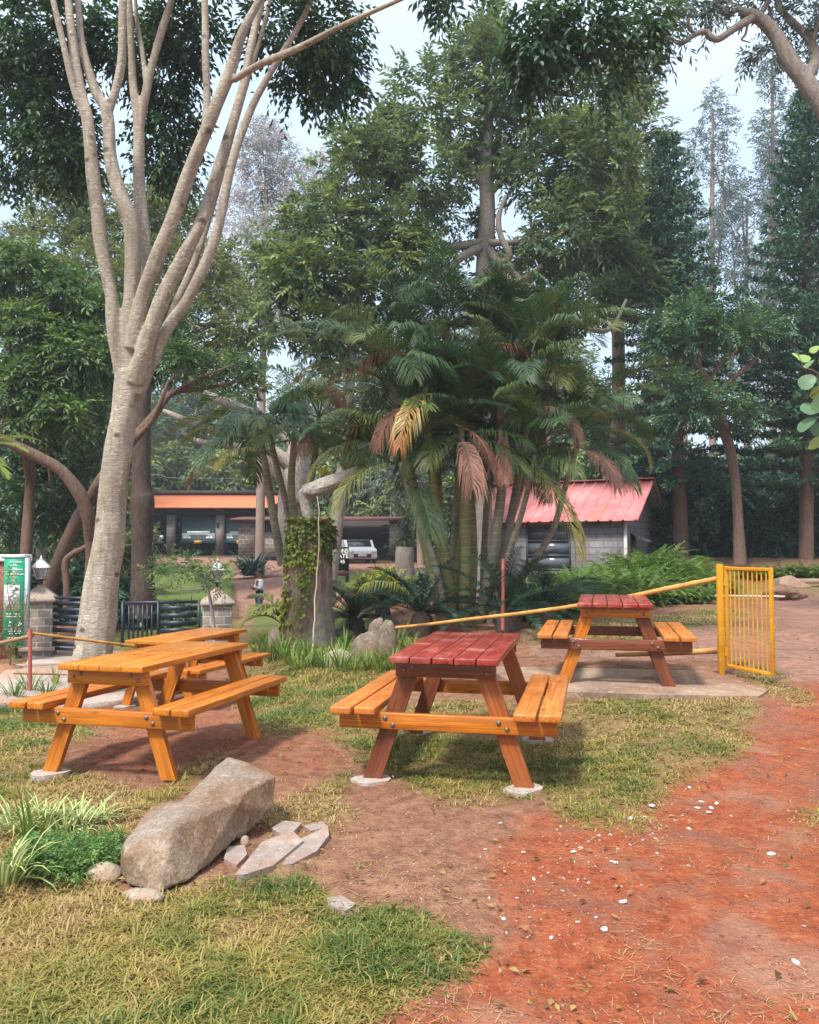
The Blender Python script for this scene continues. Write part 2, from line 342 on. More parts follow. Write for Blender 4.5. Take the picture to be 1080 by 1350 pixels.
ROAD = [([(690, 830), (1000, 800), (1000, 778), (3000, 760), (3000, 890), (1010, 900), (960, 870), (700, 868)], 1.), ([(300, 735), (560, 735), (560, 748), (420, 752), (440, 770), (450, 800), (420, 830), (320, 830), (310, 770), (180, 745), (60, 745), (60, 735)], 1.)]
def cover(x, y, polys, s, amp=26):
    z = gz(x, y, False); p = pix(np.stack([x, y, z], 1)); q = np.stack([x, y, 0 * x], 1); r = np.hypot(x, y); o = np.zeros(len(x))
    sc = np.clip(4.5 / np.maximum(r, 1), .08, 1.3)
    for k in range(4):
        wx = (fbm(q * 1.6, s + k, 3) - .5) * 4 * amp * sc + np.random.RandomState(k).normal(0, 7, len(x)) * sc
        wy = (fbm(q * 1.6, s + 31 + k, 3) - .5) * 2.4 * amp * sc + np.random.RandomState(k + 9).normal(0, 4, len(x)) * sc
        pp = p + np.stack([wx, wy], 1); m = np.zeros(len(x))
        for pl, w in polys: m = np.maximum(m, inpoly(pp, pl) * w)
        o += m / 4
    return np.where(y < .6, 0, o)
def grass_at(x, y):
    g = cover(x, y, GRASS, 50); q = np.stack([x, y, 0 * x], 1)
    g = np.where((y < .6) & (x < .2), .9, g)
    return np.clip(g * np.clip(1.75 - 1.5 * fbm(q * 3.1, 77, 3), .15, 1.2), 0, 1)
def terrain():
    rr = np.concatenate([[0.02, .3], np.geomspace(.6, 700, 430)])
    az = np.concatenate([np.linspace(-PI, -.66, 60)[:-1], np.linspace(-.66, .66, 520), np.linspace(.66, PI, 60)[1:-1]])
    R, T = np.meshgrid(rr, az, indexing='ij'); x = (R * np.sin(T)).ravel(); y = (R * np.cos(T)).ravel(); z = gz(x, y)
    n, m = R.shape; i = np.arange(n - 1)[:, None]; j = np.arange(m)[None]; j2 = (j + 1) % m
    f = np.stack([i * m + j, (i + 1) * m + j, (i + 1) * m + j2, i * m + j2], -1).reshape(-1, 4)[:, ::-1]
    b = MB(); b.add(np.stack([x, y, z], 1), f); o = b.build('ground', [], None, True)
    g = grass_at(x, y); rd = np.where((y < .6) & (x >= .2), 1, cover(x, y, RED, 80, 46)); ro = cover(x, y, ROAD, 120, 10)
    far = np.clip((np.hypot(x, y) - 22) / 8, 0, 1)
    at = o.data.attributes.new('mask', 'FLOAT_COLOR', 'POINT'); at.data.foreach_set('color', np.stack([g, rd, ro, far], 1).astype(np.float32).ravel())
    t = NT('ground_soil'); oc = t.obj(); ma = t.n('ShaderNodeAttribute', attribute_name='mask'); sp = t.n('ShaderNodeSeparateColor'); t.link(ma.outputs['Color'], sp.inputs[0])
    n1 = t.noise(oc, 1.1, 5, .6); n2 = t.noise(oc, 9, 6, .68); n3 = t.noise(oc, 55, 4, .6); n4 = t.noise(oc, 2.6, 4, .6, .5)
    dirt = t.ramp(n2, [(.32, (.145, .066, .040)), (.5, (.23, .112, .068)), (.66, (.31, .17, .108))])
    red = t.ramp(n2, [(.30, (.185, .044, .020)), (.5, (.285, .072, .030)), (.68, (.345, .104, .048))])
    red = t.mix(t.ramp(n4, [(.47, 0.), (.62, .75)]), red, (.22, .095, .062)); red = t.mix(t.ramp(n1, [(.54, 0.), (.68, .65)]), red, (.36, .20, .135))
    road = t.ramp(n2, [(.3, (.19, .095, .066)), (.5, (.28, .15, .11)), (.7, (.36, .215, .168))]); road = t.mix(t.ramp(n1, [(.48, 0.), (.6, .5)]), road, (.145, .085, .068))
    gr = t.ramp(n2, [(.3, (.10, .085, .028)), (.5, (.17, .155, .045)), (.7, (.24, .20, .075))])
    sy = t.n('ShaderNodeSeparateXYZ'); t.link(oc, sy.inputs[0]); gr = t.mix(t.math('MULTIPLY', t.ramp(t.math('DIVIDE', sy.outputs[1], 30.), [(.45, 0.), (.6, .9)]), t.math('LESS_THAN', sy.outputs[0], -1.)), gr, t.ramp(n2, [(.3, (.06, .12, .02)), (.7, (.15, .23, .05))]))
    wood = t.ramp(n2, [(.3, (.045, .03, .02)), (.5, (.09, .055, .035)), (.7, (.09, .10, .03))])
    def edge(sock, k=.5):
        a = t.math('ADD', sock, t.math('MULTIPLY', t.math('SUBTRACT', n2, .5), k * 1.6)); a = t.math('ADD', a, t.math('MULTIPLY', t.math('SUBTRACT', n3, .5), k))
        return t.ramp(a, [(.06, 0.), (.5, .55), (.92, 1.)])
    c = t.mix(ma.outputs['Alpha'], dirt, wood); c = t.mix(edge(sp.outputs[1]), c, red); c = t.mix(edge(sp.outputs[2], .3), c, road); c = t.mix(t.math('MULTIPLY', edge(sp.outputs[0]), .9), c, gr)
    vo = t.n('ShaderNodeTexVoronoi'); vo.inputs['Scale'].default_value = 38; t.link(oc, vo.inputs['Vector'])
    vsep = t.n('ShaderNodeSeparateColor'); t.link(vo.outputs['Color'], vsep.inputs[0])
    peb = t.math('MULTIPLY', t.ramp(vo.outputs['Distance'], [(.22, 1.), (.33, 0.)]), t.math('GREATER_THAN', vsep.outputs[0], .80))
    c = t.mix(t.math('MULTIPLY', peb, .55), c, t.mix(vsep.outputs[1], (.16, .08, .055), (.42, .27, .2)))
    c = t.mix(t.ramp(n3, [(.55, 0.), (.75, .4)]), c, (.5, .33, .22)); c = t.mix(t.ramp(n3, [(.25, .5), (.42, 0.)]), c, (.08, .03, .018))
    h = t.math('ADD', t.math('MULTIPLY', n3, .35), t.math('ADD', n2, t.math('MULTIPLY', peb, .5)))
    o.data.materials.append(t.done(t.pbsdf(c, .95, 0, t.bump(h, .045), .15))); tag(o, 'red and brown earth ground with worn grass patches', 'ground', kind='structure')
terrain()
# ------------------------------------------------------------------ grass blades
M_GRASS = m_leaf('grass_blade', [(.42, .29, .13), (.38, .28, .09), (.28, .245, .06), (.175, .20, .042), (.09, .14, .03)], .3, .5, .3)
def blades(b, base, tilt, azim, L, Wd, v, bend=.35):
    n = len(base); d = np.stack([np.cos(azim) * np.sin(tilt), np.sin(azim) * np.sin(tilt), np.cos(tilt)], 1); s = np.stack([-np.sin(azim), np.cos(azim), 0 * azim], 1)
    out = np.stack([np.cos(azim), np.sin(azim), 0 * azim], 1)
    mid = base + d * (L * .55)[:, None]; tip = base + d * L[:, None] + out * (L * bend)[:, None] - np.array([0, 0, 1.]) * (L * bend * .7)[:, None]
    tip[:, 2] = np.maximum(tip[:, 2], base[:, 2] + .004); w = (Wd / 2)[:, None] * s
    V = np.stack([base - w, base + w, mid - w * .85, mid + w * .85, tip], 1).reshape(-1, 3); k = np.arange(n)[:, None] * 5
    b.add(V, k + np.array([[0, 1, 3, 2]]), v); b.add(V[:0].reshape(0, 3), np.zeros((0, 3), int), np.zeros(0))
    b.f.append((k + np.array([[2, 3, 4]])) + b.n - len(V)); b.a.append(np.asarray(v, float)); b.mi.append(np.zeros(n, int))
def lawn():
    rs = np.random.RandomState(4); N = 150000
    r = np.exp(rs.uniform(math.log(2.0), math.log(17), N)); az = rs.uniform(-.60, .56, N); x = r * np.sin(az); y = r * np.cos(az)
    g = grass_at(x, y); keep = rs.rand(N) < g ** 1.6 * 1.05 + .004; x, y, r, g = x[keep], y[keep], r[keep], g[keep]
    K = 5; x = np.repeat(x, K); y = np.repeat(y, K); r = np.repeat(r, K); g = np.repeat(g, K); n = len(x); sp = .010 * np.maximum(1, r / 4)
    x = x + rs.normal(0, 1, n) * sp; y = y + rs.normal(0, 1, n) * sp
    q = np.stack([x, y, 0 * x], 1); hue = fbm(q * 1.1, 41, 3); patch = fbm(q * 4.5, 45, 2)
    v = np.clip((hue - .5) * 2.2 + (patch - .5) * 1.2 + .43 + rs.normal(0, .16, n) - .10 * np.clip((x + .3) / 1.2, 0, 1) * (y < 6.2) + .12 * (y > 7), .0, 1)
    dry = rs.rand(n) < .09; v[dry] = rs.uniform(0, .22, dry.sum())
    L = rs.uniform(.022, .056, n) * (.55 + .6 * g) * np.where(y > 8, 1.3, 1) * (.75 + .6 * patch) * np.where(np.repeat(rs.rand(n // K) < .05, K), 1.8, 1)
    b = MB(); blades(b, np.stack([x, y, gz(x, y) - .004], 1), np.radians(rs.uniform(25, 82, n)), rs.uniform(0, 2 * PI, n), L, rs.uniform(.004, .007, n) * np.maximum(1, r / 4.5) ** .8, v)
    tag(b.build('grass', M_GRASS), 'short matted yellow green lawn grass around the picnic tables', 'grass', kind='stuff')
    # dry clippings lying on the bare earth
    N = 9000; r = np.exp(rs.uniform(math.log(2.0), math.log(8), N)); az = rs.uniform(-.5, .56, N); x = r * np.sin(az); y = r * np.cos(az); q = np.stack([x, y, 0 * x], 1)
    k = (fbm(q * 2.2, 91, 2) > .5) & (grass_at(x, y) < .4); x, y, r = x[k], y[k], r[k]; n = len(x); b = MB()
    blades(b, np.stack([x, y, gz(x, y) + .004], 1), np.radians(rs.uniform(80, 89, n)), rs.uniform(0, 2 * PI, n), rs.uniform(.02, .07, n), rs.uniform(.0015, .003, n) * np.maximum(1, r / 4), rs.uniform(0, .12, n), .1)
    tag(b.build('dry_grass', m_leaf('straw', [(.42, .26, .13), (.5, .36, .19)], .1, .7, .2)), 'dry straw clippings scattered on the red earth', 'dry grass', kind='stuff')
    # loose grit
    N = 5000; r = np.exp(rs.uniform(math.log(2.0), math.log(9), N)); az = rs.uniform(-.5, .56, N); x = r * np.sin(az); y = r * np.cos(az); q = np.stack([x, y, 0 * x], 1)
    k = (fbm(q * 1.7, 191, 2) > .44) & (grass_at(x, y) < .5); x, y = x[k], y[k]; n = len(x); z = gz(x, y)
    base = np.array([[1, 0, 0], [0, 1, 0], [-1, 0, 0], [0, -1, 0], [0, 0, 1], [0, 0, -1]], float); fc = np.array([[0, 1, 4], [1, 2, 4], [2, 3, 4], [3, 0, 4], [1, 0, 5], [2, 1, 5], [3, 2, 5], [0, 3, 5]])
    s = rs.uniform(.002, .009, n) ** 1.0; V = base[None] * (s[:, None, None] * rs.uniform(.6, 1.4, (n, 6, 1))) * np.array([1, 1, .6]); V = V + np.stack([x, y, z + .001], 1)[:, None]
    b = MB(); b.add(V.reshape(-1, 3), (np.arange(n)[:, None, None] * 6 + fc).reshape(-1, 3), np.repeat(rs.rand(n), 8))
    tag(b.build('gravel', m_leaf('grit', [(.15, .07, .045), (.28, .15, .10), (.42, .29, .22)], 0, .9, .2)), 'brown grit and pebbles strewn on the bare earth', 'gravel', kind='stuff')
lawn()
# ------------------------------------------------------------------ paving
M_CONC = m_rock('worn_concrete', (.15, .095, .066), (.28, .195, .142), (.39, .295, .222), 1.5, .008)
def sheet(name, pts, thick, mat, label, cat, kind=None, dz=0.):
    """pts: photo pixels of the outline; a slab with real thickness"""
    return None
b = MB(); c = [(.78, 8.75), (1.02, 7.35), (1.5, 7.17), (2.2, 7.05), (2.95, 7.0), (3.16, 7.3), (3.05, 8.45), (2.0, 8.62)]
b.prism([(x, y, .205) for x, y in c], (0, 0, -.2)); o = b.build('pavement', M_CONC, bevel=.012); tag(o, 'worn concrete slab under the far picnic table', 'slab', kind='structure')
b = MB(); nx, ny = 14, 14
def drv(u, v):
    l = np.array([-4.15 - .35 * v - 2.9 * v * v * .5, 8.3 + 7.6 * v]); r = np.array([-3.1 - .75 * v, 9.6 + 5.3 * v]); return l * (1 - u) + r * u
gx = np.array([[drv(i / nx * 1.0 - .9 * (1 - i / nx), j / ny) for i in range(nx + 1)] for j in range(ny + 1)]).reshape(-1, 2)
gxz = gz(gx[:, 0], gx[:, 1], False) + .035
i, j = np.meshgrid(np.arange(nx), np.arange(ny)); f = np.stack([j * (nx + 1) + i, j * (nx + 1) + i + 1, (j + 1) * (nx + 1) + i + 1, (j + 1) * (nx + 1) + i], -1).reshape(-1, 4)
b.add(np.column_stack([gx, gxz]), f); o = b.build('driveway', m_rock('driveway_concrete', (.27, .21, .18), (.38, .31, .27), (.46, .39, .34), 1.6, .004), smooth=True)
so = o.modifiers.new('thick', 'SOLIDIFY'); so.thickness = .08; so.offset = -1; tag(o, 'pale concrete driveway sloping down to the gate', 'driveway', kind='structure')
# ================================================================== picnic tables
M_GOLD = m_wood('golden_varnished_wood', (.34, .092, .007), (.54, .165, .011), (.66, .245, .028), .36, .2)
M_GOLDTOP = m_wood('golden_varnished_top', (.46, .135, .007), (.60, .205, .012), (.70, .285, .03), .27, .35)
M_RED = m_wood('red_stained_wood', (.20, .020, .013), (.30, .034, .022), (.37, .062, .038), .3, .3, (.46, .18, .13))
M_BROWN = m_wood('red_brown_wood', (.11, .028, .013), (.19, .05, .018), (.27, .085, .028), .35, .25)
M_ORANGE = m_wood('orange_stained_wood', (.40, .115, .02), (.56, .185, .03), (.66, .25, .05), .35, .25)
M_RUST = m_wood('rust_brown_wood', (.23, .062, .016), (.36, .10, .022), (.45, .15, .036), .35, .25)
M_BOLT = m_plain('steel_bolt', (.22, .19, .17), .45, .8)
M_PAD = m_rock('cement_pad', (.30, .25, .21), (.42, .37, .33), (.52, .47, .43), 6, .01)
def table(loc, rz, mats, label, L=1.62, fs=1.28, H=.745, W=.665, boards=5, gap=.008, thick=.04, sx_=1, sy_=1):
    """local axes: x across, y along; front frame at y = 0"""
    mt, mleg, mbeam, mbench, mapron, mleg2 = mats
    r = empty('picnic_table', loc, rz, label, 'picnic table')
    r.scale = (sx_, sy_, 1); b = MB(); bw = (W - gap * (boards - 1)) / boards
    for k in range(boards): b.box((-W / 2 + bw / 2 + k * (bw + gap), fs / 2 + random.uniform(-.008, .008) * (gap > .004), H - thick / 2), (bw, L, thick), a=random.random())
    b.build('tabletop', mt, r, bevel=.005)
    for y, s in ((0, -1), (fs, 1)):
        b = MB(); b.box((0, y + s * .024, H - thick - .047), (W * .93, .045, .09))
        o = b.build('top_beam', mapron, r, bevel=.006)
        for x, z in ((-.255, 0), (-.20, .018), (.20, .018), (.255, -.01)):
            th = np.arange(10) * 2 * PI / 10; cen = np.array([x, y + s * .0465, H - thick - .047 + z])
            ring = lambda q, d: cen + np.stack([q * np.cos(th), np.full(10, s * d), q * np.sin(th)], 1)
            bb = MB(); V = np.vstack([ring(.013, 0), ring(.012, .006), ring(.006, .010)]); i = np.arange(10); j = (i + 1) % 10
            bb.add(V, np.concatenate([np.stack([k * 10 + i, k * 10 + j, k * 10 + 10 + j, k * 10 + 10 + i], 1) for k in (0, 1)])); bb.add(V[20:], [tuple(range(10))]); bb.build('bolt', M_BOLT, o)
        b = MB(); zc = .365; b.box((0, y + s * .024, zc), (1.34, .045, .10)); o = b.build('bench_beam', mbeam, r, bevel=.006)
        for x, z in ((-.375, .02), (-.325, -.02), (.325, .02), (.375, -.015)):
            th = np.arange(10) * 2 * PI / 10; cen = np.array([x, y + s * .0465, zc + z]); ring = lambda q, d: cen + np.stack([q * np.cos(th), np.full(10, s * d), q * np.sin(th)], 1)
            bb = MB(); V = np.vstack([ring(.015, 0), ring(.014, .007), ring(.007, .012)]); i = np.arange(10); j = (i + 1) % 10
            bb.add(V, np.concatenate([np.stack([k * 10 + i, k * 10 + j, k * 10 + 10 + j, k * 10 + 10 + i], 1) for k in (0, 1)])); bb.add(V[20:], [tuple(range(10))]); bb.build('bolt', M_BOLT, o)
        for sx in (-1, 1):
            b = MB(); zt = H - thick - .002; x0, x1 = sx * .215, sx * .47; h = .058
            poly = [(x0 - h, zt), (x0 + h, zt), (x1 + h, 0), (x1 - h, 0)]
            b.prism([(px, y - s * .0235 - .022, z) for px, z in poly], (0, .044, 0))
            gcs = np.array([(z * 1., px - (x0 + (x1 - x0) * (zt - z) / zt), 0) for px, z in poly] * 2) + np.random.rand(3) * 20
            b.gc[0] = np.column_stack([gcs[:, 0], gcs[:, 1], np.repeat([0, .044], 4)]); b.gc[1] = b.gc[0][:4]; b.gc[2] = b.gc[0][4:]
            b.build('leg', mleg if sx < 0 else mleg2, r, bevel=.006)
    for sx in (-1, 1):
        b = MB()
        for k in (0, 1): b.box((sx * (.485 + .148 * k), fs / 2 + random.uniform(-.02, .02), .437), (.132, L + .02, .045), a=random.random())
        b.build('bench_seat', mbench, r, bevel=.007)
    return r
def heading(a, b): return math.atan2(-(b[0] - a[0]), b[1] - a[1])
def pads(r, which, lab, grp, size=.21):
    for k, (x, y) in enumerate(which):
        p = Matrix.Rotation(r.rotation_euler[2], 3, 'Z') @ Vector((x * r.scale[0], y * r.scale[1], 0)); q = (r.location[0] + p[0], r.location[1] + p[1]); z = gz(*q)[0]
        b = MB(); n = 12; th = np.arange(n) * 2 * PI / n; sq = 1 / np.maximum(np.abs(np.cos(th)), np.abs(np.sin(th))); w = size / 2 * sq * (1 + .16 * (np.random.rand(n) - .5)) * np.where(sq > 1.3, .9, 1)
        b.prism([(w[i] * math.cos(th[i]) * 1.1, w[i] * math.sin(th[i]) * .85, 0) for i in range(n)], (0, 0, .06))
        o = b.build('concrete_pad', M_PAD, bevel=.012, loc=(q[0], q[1], r.location[2] - .061), rot=(0, 0, random.random()))
        tag(o, lab[k], 'concrete pad', grp)
tA = table((-1.90, 5.24, .02), math.radians(-14), (M_GOLDTOP, M_GOLD, M_GOLD, M_GOLD, M_GOLD, M_GOLD), 'golden varnished picnic table with smooth top, the one nearer the big rock', H=.705, boards=4, gap=.0025, L=1.60, fs=1.36, sx_=.90, sy_=.94)
tA.rotation_euler[0] = -.014
tB = table((-2.76, 9.1, -.295), math.radians(-19), (M_GOLDTOP, M_GOLD, M_GOLD, M_GOLD, M_GOLD, M_GOLD), 'golden varnished picnic table half hidden behind another golden table', boards=4, gap=.0025, fs=1.25, sx_=.92, sy_=.95)
tC = table((.225, 5.08, .022), math.radians(-12.5), (M_RED, M_BROWN, M_GOLD, M_ORANGE, M_BROWN, M_RUST), 'red topped picnic table standing on white pads on the lawn', fs=1.3, H=.772, L=1.56)
tD = table((1.885, 7.58, .206), math.radians(-13), (M_RED, M_GOLD, M_BROWN, M_ORANGE, M_GOLD, M_BROWN), 'red topped picnic table on the concrete slab beside the yellow gate', fs=1.25, L=1.5)
pads(tC, [(-.47, -.0), (.47, -.0), (.47, 1.3), (-.47, 1.3)], ['white cement pad under the dark front leg of the red topped lawn table', 'white cement pad under the front orange leg of the red topped lawn table', 'white cement pad under the rear leg beside the right bench of the red lawn table', 'white cement pad under the rear leg beside the left bench of the red lawn table'], 'cement pads under the red table legs')
pads(tA, [(-.47, 0)], ['pale cement pad under the nearest golden table, front leg on the left'], 'cement pads under the golden table legs', .2)
pads(tB, [(-.47, 0)], ['pale cement pad under the golden table behind, seen below its bench'], 'cement pads under the golden table legs', .2)
# ================================================================== rocks
M_ROCK = m_rock('grey_brown_rock', (.10, .075, .055), (.20, .155, .12), (.31, .255, .21), 3.2, .02)
M_ROCKL = m_rock('pale_rock', (.24, .18, .13), (.36, .29, .22), (.44, .38, .31), 6, .02)
def rock_finish(o, voxel=.02, amp=.012, seed=0, fr=5):
    """break the planes of a rock up"""
    m = o.modifiers.new('remesh', 'REMESH'); m.mode = 'VOXEL'; m.voxel_size = voxel
    tx = bpy.data.textures.new('rock_grain', 'CLOUDS'); tx.noise_scale = .09; tx.noise_depth = 4
    d = o.modifiers.new('rough', 'DISPLACE'); d.texture = tx; d.strength = amp * 2; d.mid_level = .5; d.texture_coords = 'LOCAL'
    return o
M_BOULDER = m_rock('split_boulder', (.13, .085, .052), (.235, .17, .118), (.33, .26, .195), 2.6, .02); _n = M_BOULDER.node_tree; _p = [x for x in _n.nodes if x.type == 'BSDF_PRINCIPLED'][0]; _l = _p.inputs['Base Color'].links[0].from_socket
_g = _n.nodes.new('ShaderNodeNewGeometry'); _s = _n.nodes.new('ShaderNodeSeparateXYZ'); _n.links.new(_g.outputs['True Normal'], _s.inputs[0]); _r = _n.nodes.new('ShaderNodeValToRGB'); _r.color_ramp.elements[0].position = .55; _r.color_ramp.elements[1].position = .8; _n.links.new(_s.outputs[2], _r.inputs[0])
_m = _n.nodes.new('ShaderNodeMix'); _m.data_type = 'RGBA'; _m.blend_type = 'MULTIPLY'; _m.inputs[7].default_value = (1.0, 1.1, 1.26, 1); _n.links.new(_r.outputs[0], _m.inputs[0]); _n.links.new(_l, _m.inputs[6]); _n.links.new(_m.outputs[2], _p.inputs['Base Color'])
b = MB(); P_ = lambda x, y, D: P(x, y, D)
near = [P_(160, 1114, 3.62), P_(174, 1098, 3.8), P_(227, 1093, 3.62), P_(199, 1063, 3.97), P_(282, 1066, 3.93), P_(245, 1054, 4.0), P_(205, 1075, 4.3), P_(252, 1160, 3.58), P_(211, 1177, 3.46), P_(168, 1168, 3.55), P_(157, 1150, 3.62), P_(300, 1118, 3.95), P_(190, 1120, 4.2)]
far = [P_(240, 1055, 3.99), P_(282, 1067, 3.93), P_(240, 1075, 4.35), P_(301, 998, 4.62), P_(325, 1006, 4.65), P_(364, 1023, 4.38), P_(361, 1066, 4.28), P_(318, 1056, 4.1), P_(262, 1046, 4.06), P_(319, 1105, 4.08), P_(300, 1110, 4.0), P_(285, 1010, 4.6), P_(290, 1060, 4.5)]
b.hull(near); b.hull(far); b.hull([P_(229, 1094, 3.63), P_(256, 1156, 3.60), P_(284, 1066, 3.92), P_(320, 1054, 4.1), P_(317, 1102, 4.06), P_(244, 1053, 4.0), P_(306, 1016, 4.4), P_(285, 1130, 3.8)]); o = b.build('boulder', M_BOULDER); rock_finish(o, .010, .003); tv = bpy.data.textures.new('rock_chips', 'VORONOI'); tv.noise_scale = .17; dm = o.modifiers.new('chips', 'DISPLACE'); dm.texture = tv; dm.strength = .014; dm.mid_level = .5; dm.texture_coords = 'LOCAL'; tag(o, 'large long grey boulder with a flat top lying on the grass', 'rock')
def stone(px, py, r, label, mat=M_ROCKL, amp=.3, seed=1, R=None, group=None, sink=.3, dz=0, name='stone'):
    p = G(px, py); b = MB(); b.blob((0, 0, 0), r, seed, amp, 3, R=R); o = b.build(name, mat, loc=p + np.array([0, 0, r[2] * (1 - 2 * sink) + dz])); return tag(o, label, 'stone', group)
stone(138, 1160, (.075, .06, .05), 'small cream stone at the near end of the boulder', seed=3)
stone(190, 1186, (.085, .05, .03), 'flat tan stone on the grass in front of the boulder', seed=4)
stone(323, 1115, (.022, .022, .034), 'smooth rounded cobble against the boulder side', seed=6, amp=.1)
stone(210, 1166, (.06, .05, .03), 'brownish stone under the near end of the boulder', M_ROCK, seed=8)
M_FLAG = m_rock('flag_stone', (.20, .155, .13), (.29, .23, .20), (.38, .32, .28), 5, .012)
def flag(pts, h, label, seed):
    g = np.array([G(x, y) for x, y in pts]); c = g.mean(0); b = MB(); b.prism([(p[0] - c[0], p[1] - c[1], 0) for p in g], (0, 0, h + .05)); z = g[:, 2].mean()
    o = b.build('flagstone', M_FLAG, bevel=.012, loc=(c[0], c[1], z - .05)); return tag(o, label, 'flagstone', 'flat stones beside the boulder')
flag([(310, 1160), (345, 1118), (385, 1108), (400, 1118), (360, 1148), (322, 1162)], .03, 'long grey flagstone lying nearest the boulder', 1)
flag([(352, 1148), (398, 1112), (432, 1096), (434, 1108), (418, 1128), (385, 1142)], .02, 'broad brown flagstone furthest from the boulder', 2)
flag([(358, 1098), (372, 1088), (398, 1090), (388, 1104), (372, 1110)], .025, 'small square flagstone at the top of the flagstones', 3)
flag([(295, 1140), (300, 1122), (322, 1120), (326, 1132), (312, 1146)], .02, 'small dark flagstone touching the boulder', 4)
flag([(400, 1092), (425, 1085), (432, 1094), (410, 1100)], .012, 'thin brown flagstone sunk in the earth beside the path of dirt', 5)
flag([(428, 1190), (450, 1184), (470, 1196), (455, 1208), (436, 1200)], .015, 'mauve grey stone sunk in the grass below the flagstones', 6)
# white stone chips on the red earth
M_CHIP = m_plain('white_stone', (.68, .64, .60), .8, 0, .2, 30, .004)
M_CHIP2 = m_plain('buff_stone', (.42, .30, .22), .8, 0, .25, 30, .004)
proto = []
for k in range(5):
    b = MB(); b.blob((0, 0, 0), (1, .75 - .06 * k, .32), 40 + k, .5, 2, freq=1.6); proto.append((b.mesh('stone_chip'), b.mesh('stone_chip')))
    proto[-1][0].materials.append(M_CHIP); proto[-1][1].materials.append(M_CHIP2)
rs = np.random.RandomState(12); pts = [(1050, 1270, 11), (1017, 1127, 9), (797, 1226, 9), (727, 1237, 7), (822, 1190, 8), (818, 1170, 5), (704, 1160, 6), (756, 1124, 8), (765, 1119, 6), (812, 1138, 6), (808, 1137, 7), (860, 1064, 9), (938, 1066, 6), (908, 1093, 6), (660, 1086, 4), (640, 1120, 4), (762, 1216, 5), (786, 1210, 4), (776, 1165, 4), (742, 1176, 4), (1060, 1222, 4), (850, 1078, 6), (832, 1080, 7), (925, 1058, 6), (935, 1072, 7), (920, 1066, 6), (790, 1102, 4), (945, 1060, 5), (664, 1212, 6), (690, 1124, 5)]
for k in range(130):
    t = rs.rand(); cx = 930 - 260 * t + rs.normal(0, 26); cy = 1065 + 120 * t + rs.normal(0, 26 + 14 * t); pts.append((cx, cy, rs.uniform(1.3, 3.8)))
for k, (x, y, s) in enumerate(pts):
    p = G(x, y); D = p[1]; sz = s / 2 * D / F * 1.4; buff = k >= 30 and rs.rand() < .45
    o = bpy.data.objects.new('stone_chip', proto[rs.randint(5)][1 if buff else 0]); COL.objects.link(o); o.location = (p[0], p[1], p[2] + sz * .12); o.scale = (sz, sz, sz); o.rotation_euler = (rs.normal(0, .15), rs.normal(0, .15), rs.uniform(0, 6))
    tag(o, 'small buff stone chip lying on the red earth' if buff else 'small white stone chip lying on the red earth', 'stone chip', 'buff stone chips on the red earth' if buff else 'white stone chips on the red earth')
# garden stones round the palm bed
def gstone(px, py, r, label, seed, mat=M_ROCK, amp=.25, dz=0):
    o = stone(px, py, r, label, mat, amp, seed, None, 'rocks edging the palm bed', .3, dz, 'garden_rock'); return o
gstone(511, 868, (.14, .12, .37), 'tall narrow standing rock beside the red table top', 21, M_ROCK, .16)
gstone(486, 870, (.22, .18, .26), 'rounded brown rock leaning by the tall standing rock', 22)
gstone(497, 855, (.12, .12, .30), 'dark pointed rock behind the rounded brown rock', 23)
gstone(453, 842, (.26, .15, .12), 'low pale lichened rock in the grass near the ivy stump', 24, M_ROCKL)
gstone(447, 878, (.21, .12, .15), 'whitish low rock half hidden by the strap leaves', 25, M_ROCKL)
gstone(362, 860, (.10, .1, .26), 'grey upright slab rock at the foot of the ivy stump', 26, M_ROCKL, .12)
gstone(533, 838, (.10, .08, .08), 'small round brown rock at the end of the bamboo pole', 27)
p = P(1040, 768, 20); b = MB(); b.hull([(-.33, -.25, 0), (.45, -.25, 0), (.45, .3, 0), (-.33, .3, 0), (-.30, -.2, .2), (.02, -.1, .30), (.06, .1, .30), (.40, .2, .07), (-.28, .22, .2), (.42, -.2, .06)]); tag(b.build('concrete_lump', M_CONC, loc=p - np.array([0, 0, .12]), bevel=.02), 'pale wedge of concrete on the bank behind the yellow gate', 'concrete lump')
b = MB(); b.blob((0, 0, 0), (.5, .4, .22), 66, .5, 4); tag(rock_finish(b.build('soil_mound', m_rock('mound_soil', (.16, .09, .06), (.22, .13, .09), (.28, .18, .12), 5), loc=G(1035, 786) + np.array([0, 0, .02])), .03, .03), 'heap of brown soil under the concrete wedge', 'soil heap')
b = MB(); b.beam(P(1050, 766, 20.5), P(1200, 766, 21), .22, .12); tag(b.build('kerb', M_CONC), 'grey concrete kerb behind the yellow gate', 'kerb', kind='structure')
b = MB(); b.tube([P(895, 784.5, 18.2), P(960, 785.5, 18.2), P(1035, 786.5, 18.2)], .02, 8); tag(b.build('pipe', m_plain('white_pipe', (.6, .58, .55), .5)), 'white pipe lying along the grass verge behind the gate', 'pipe')
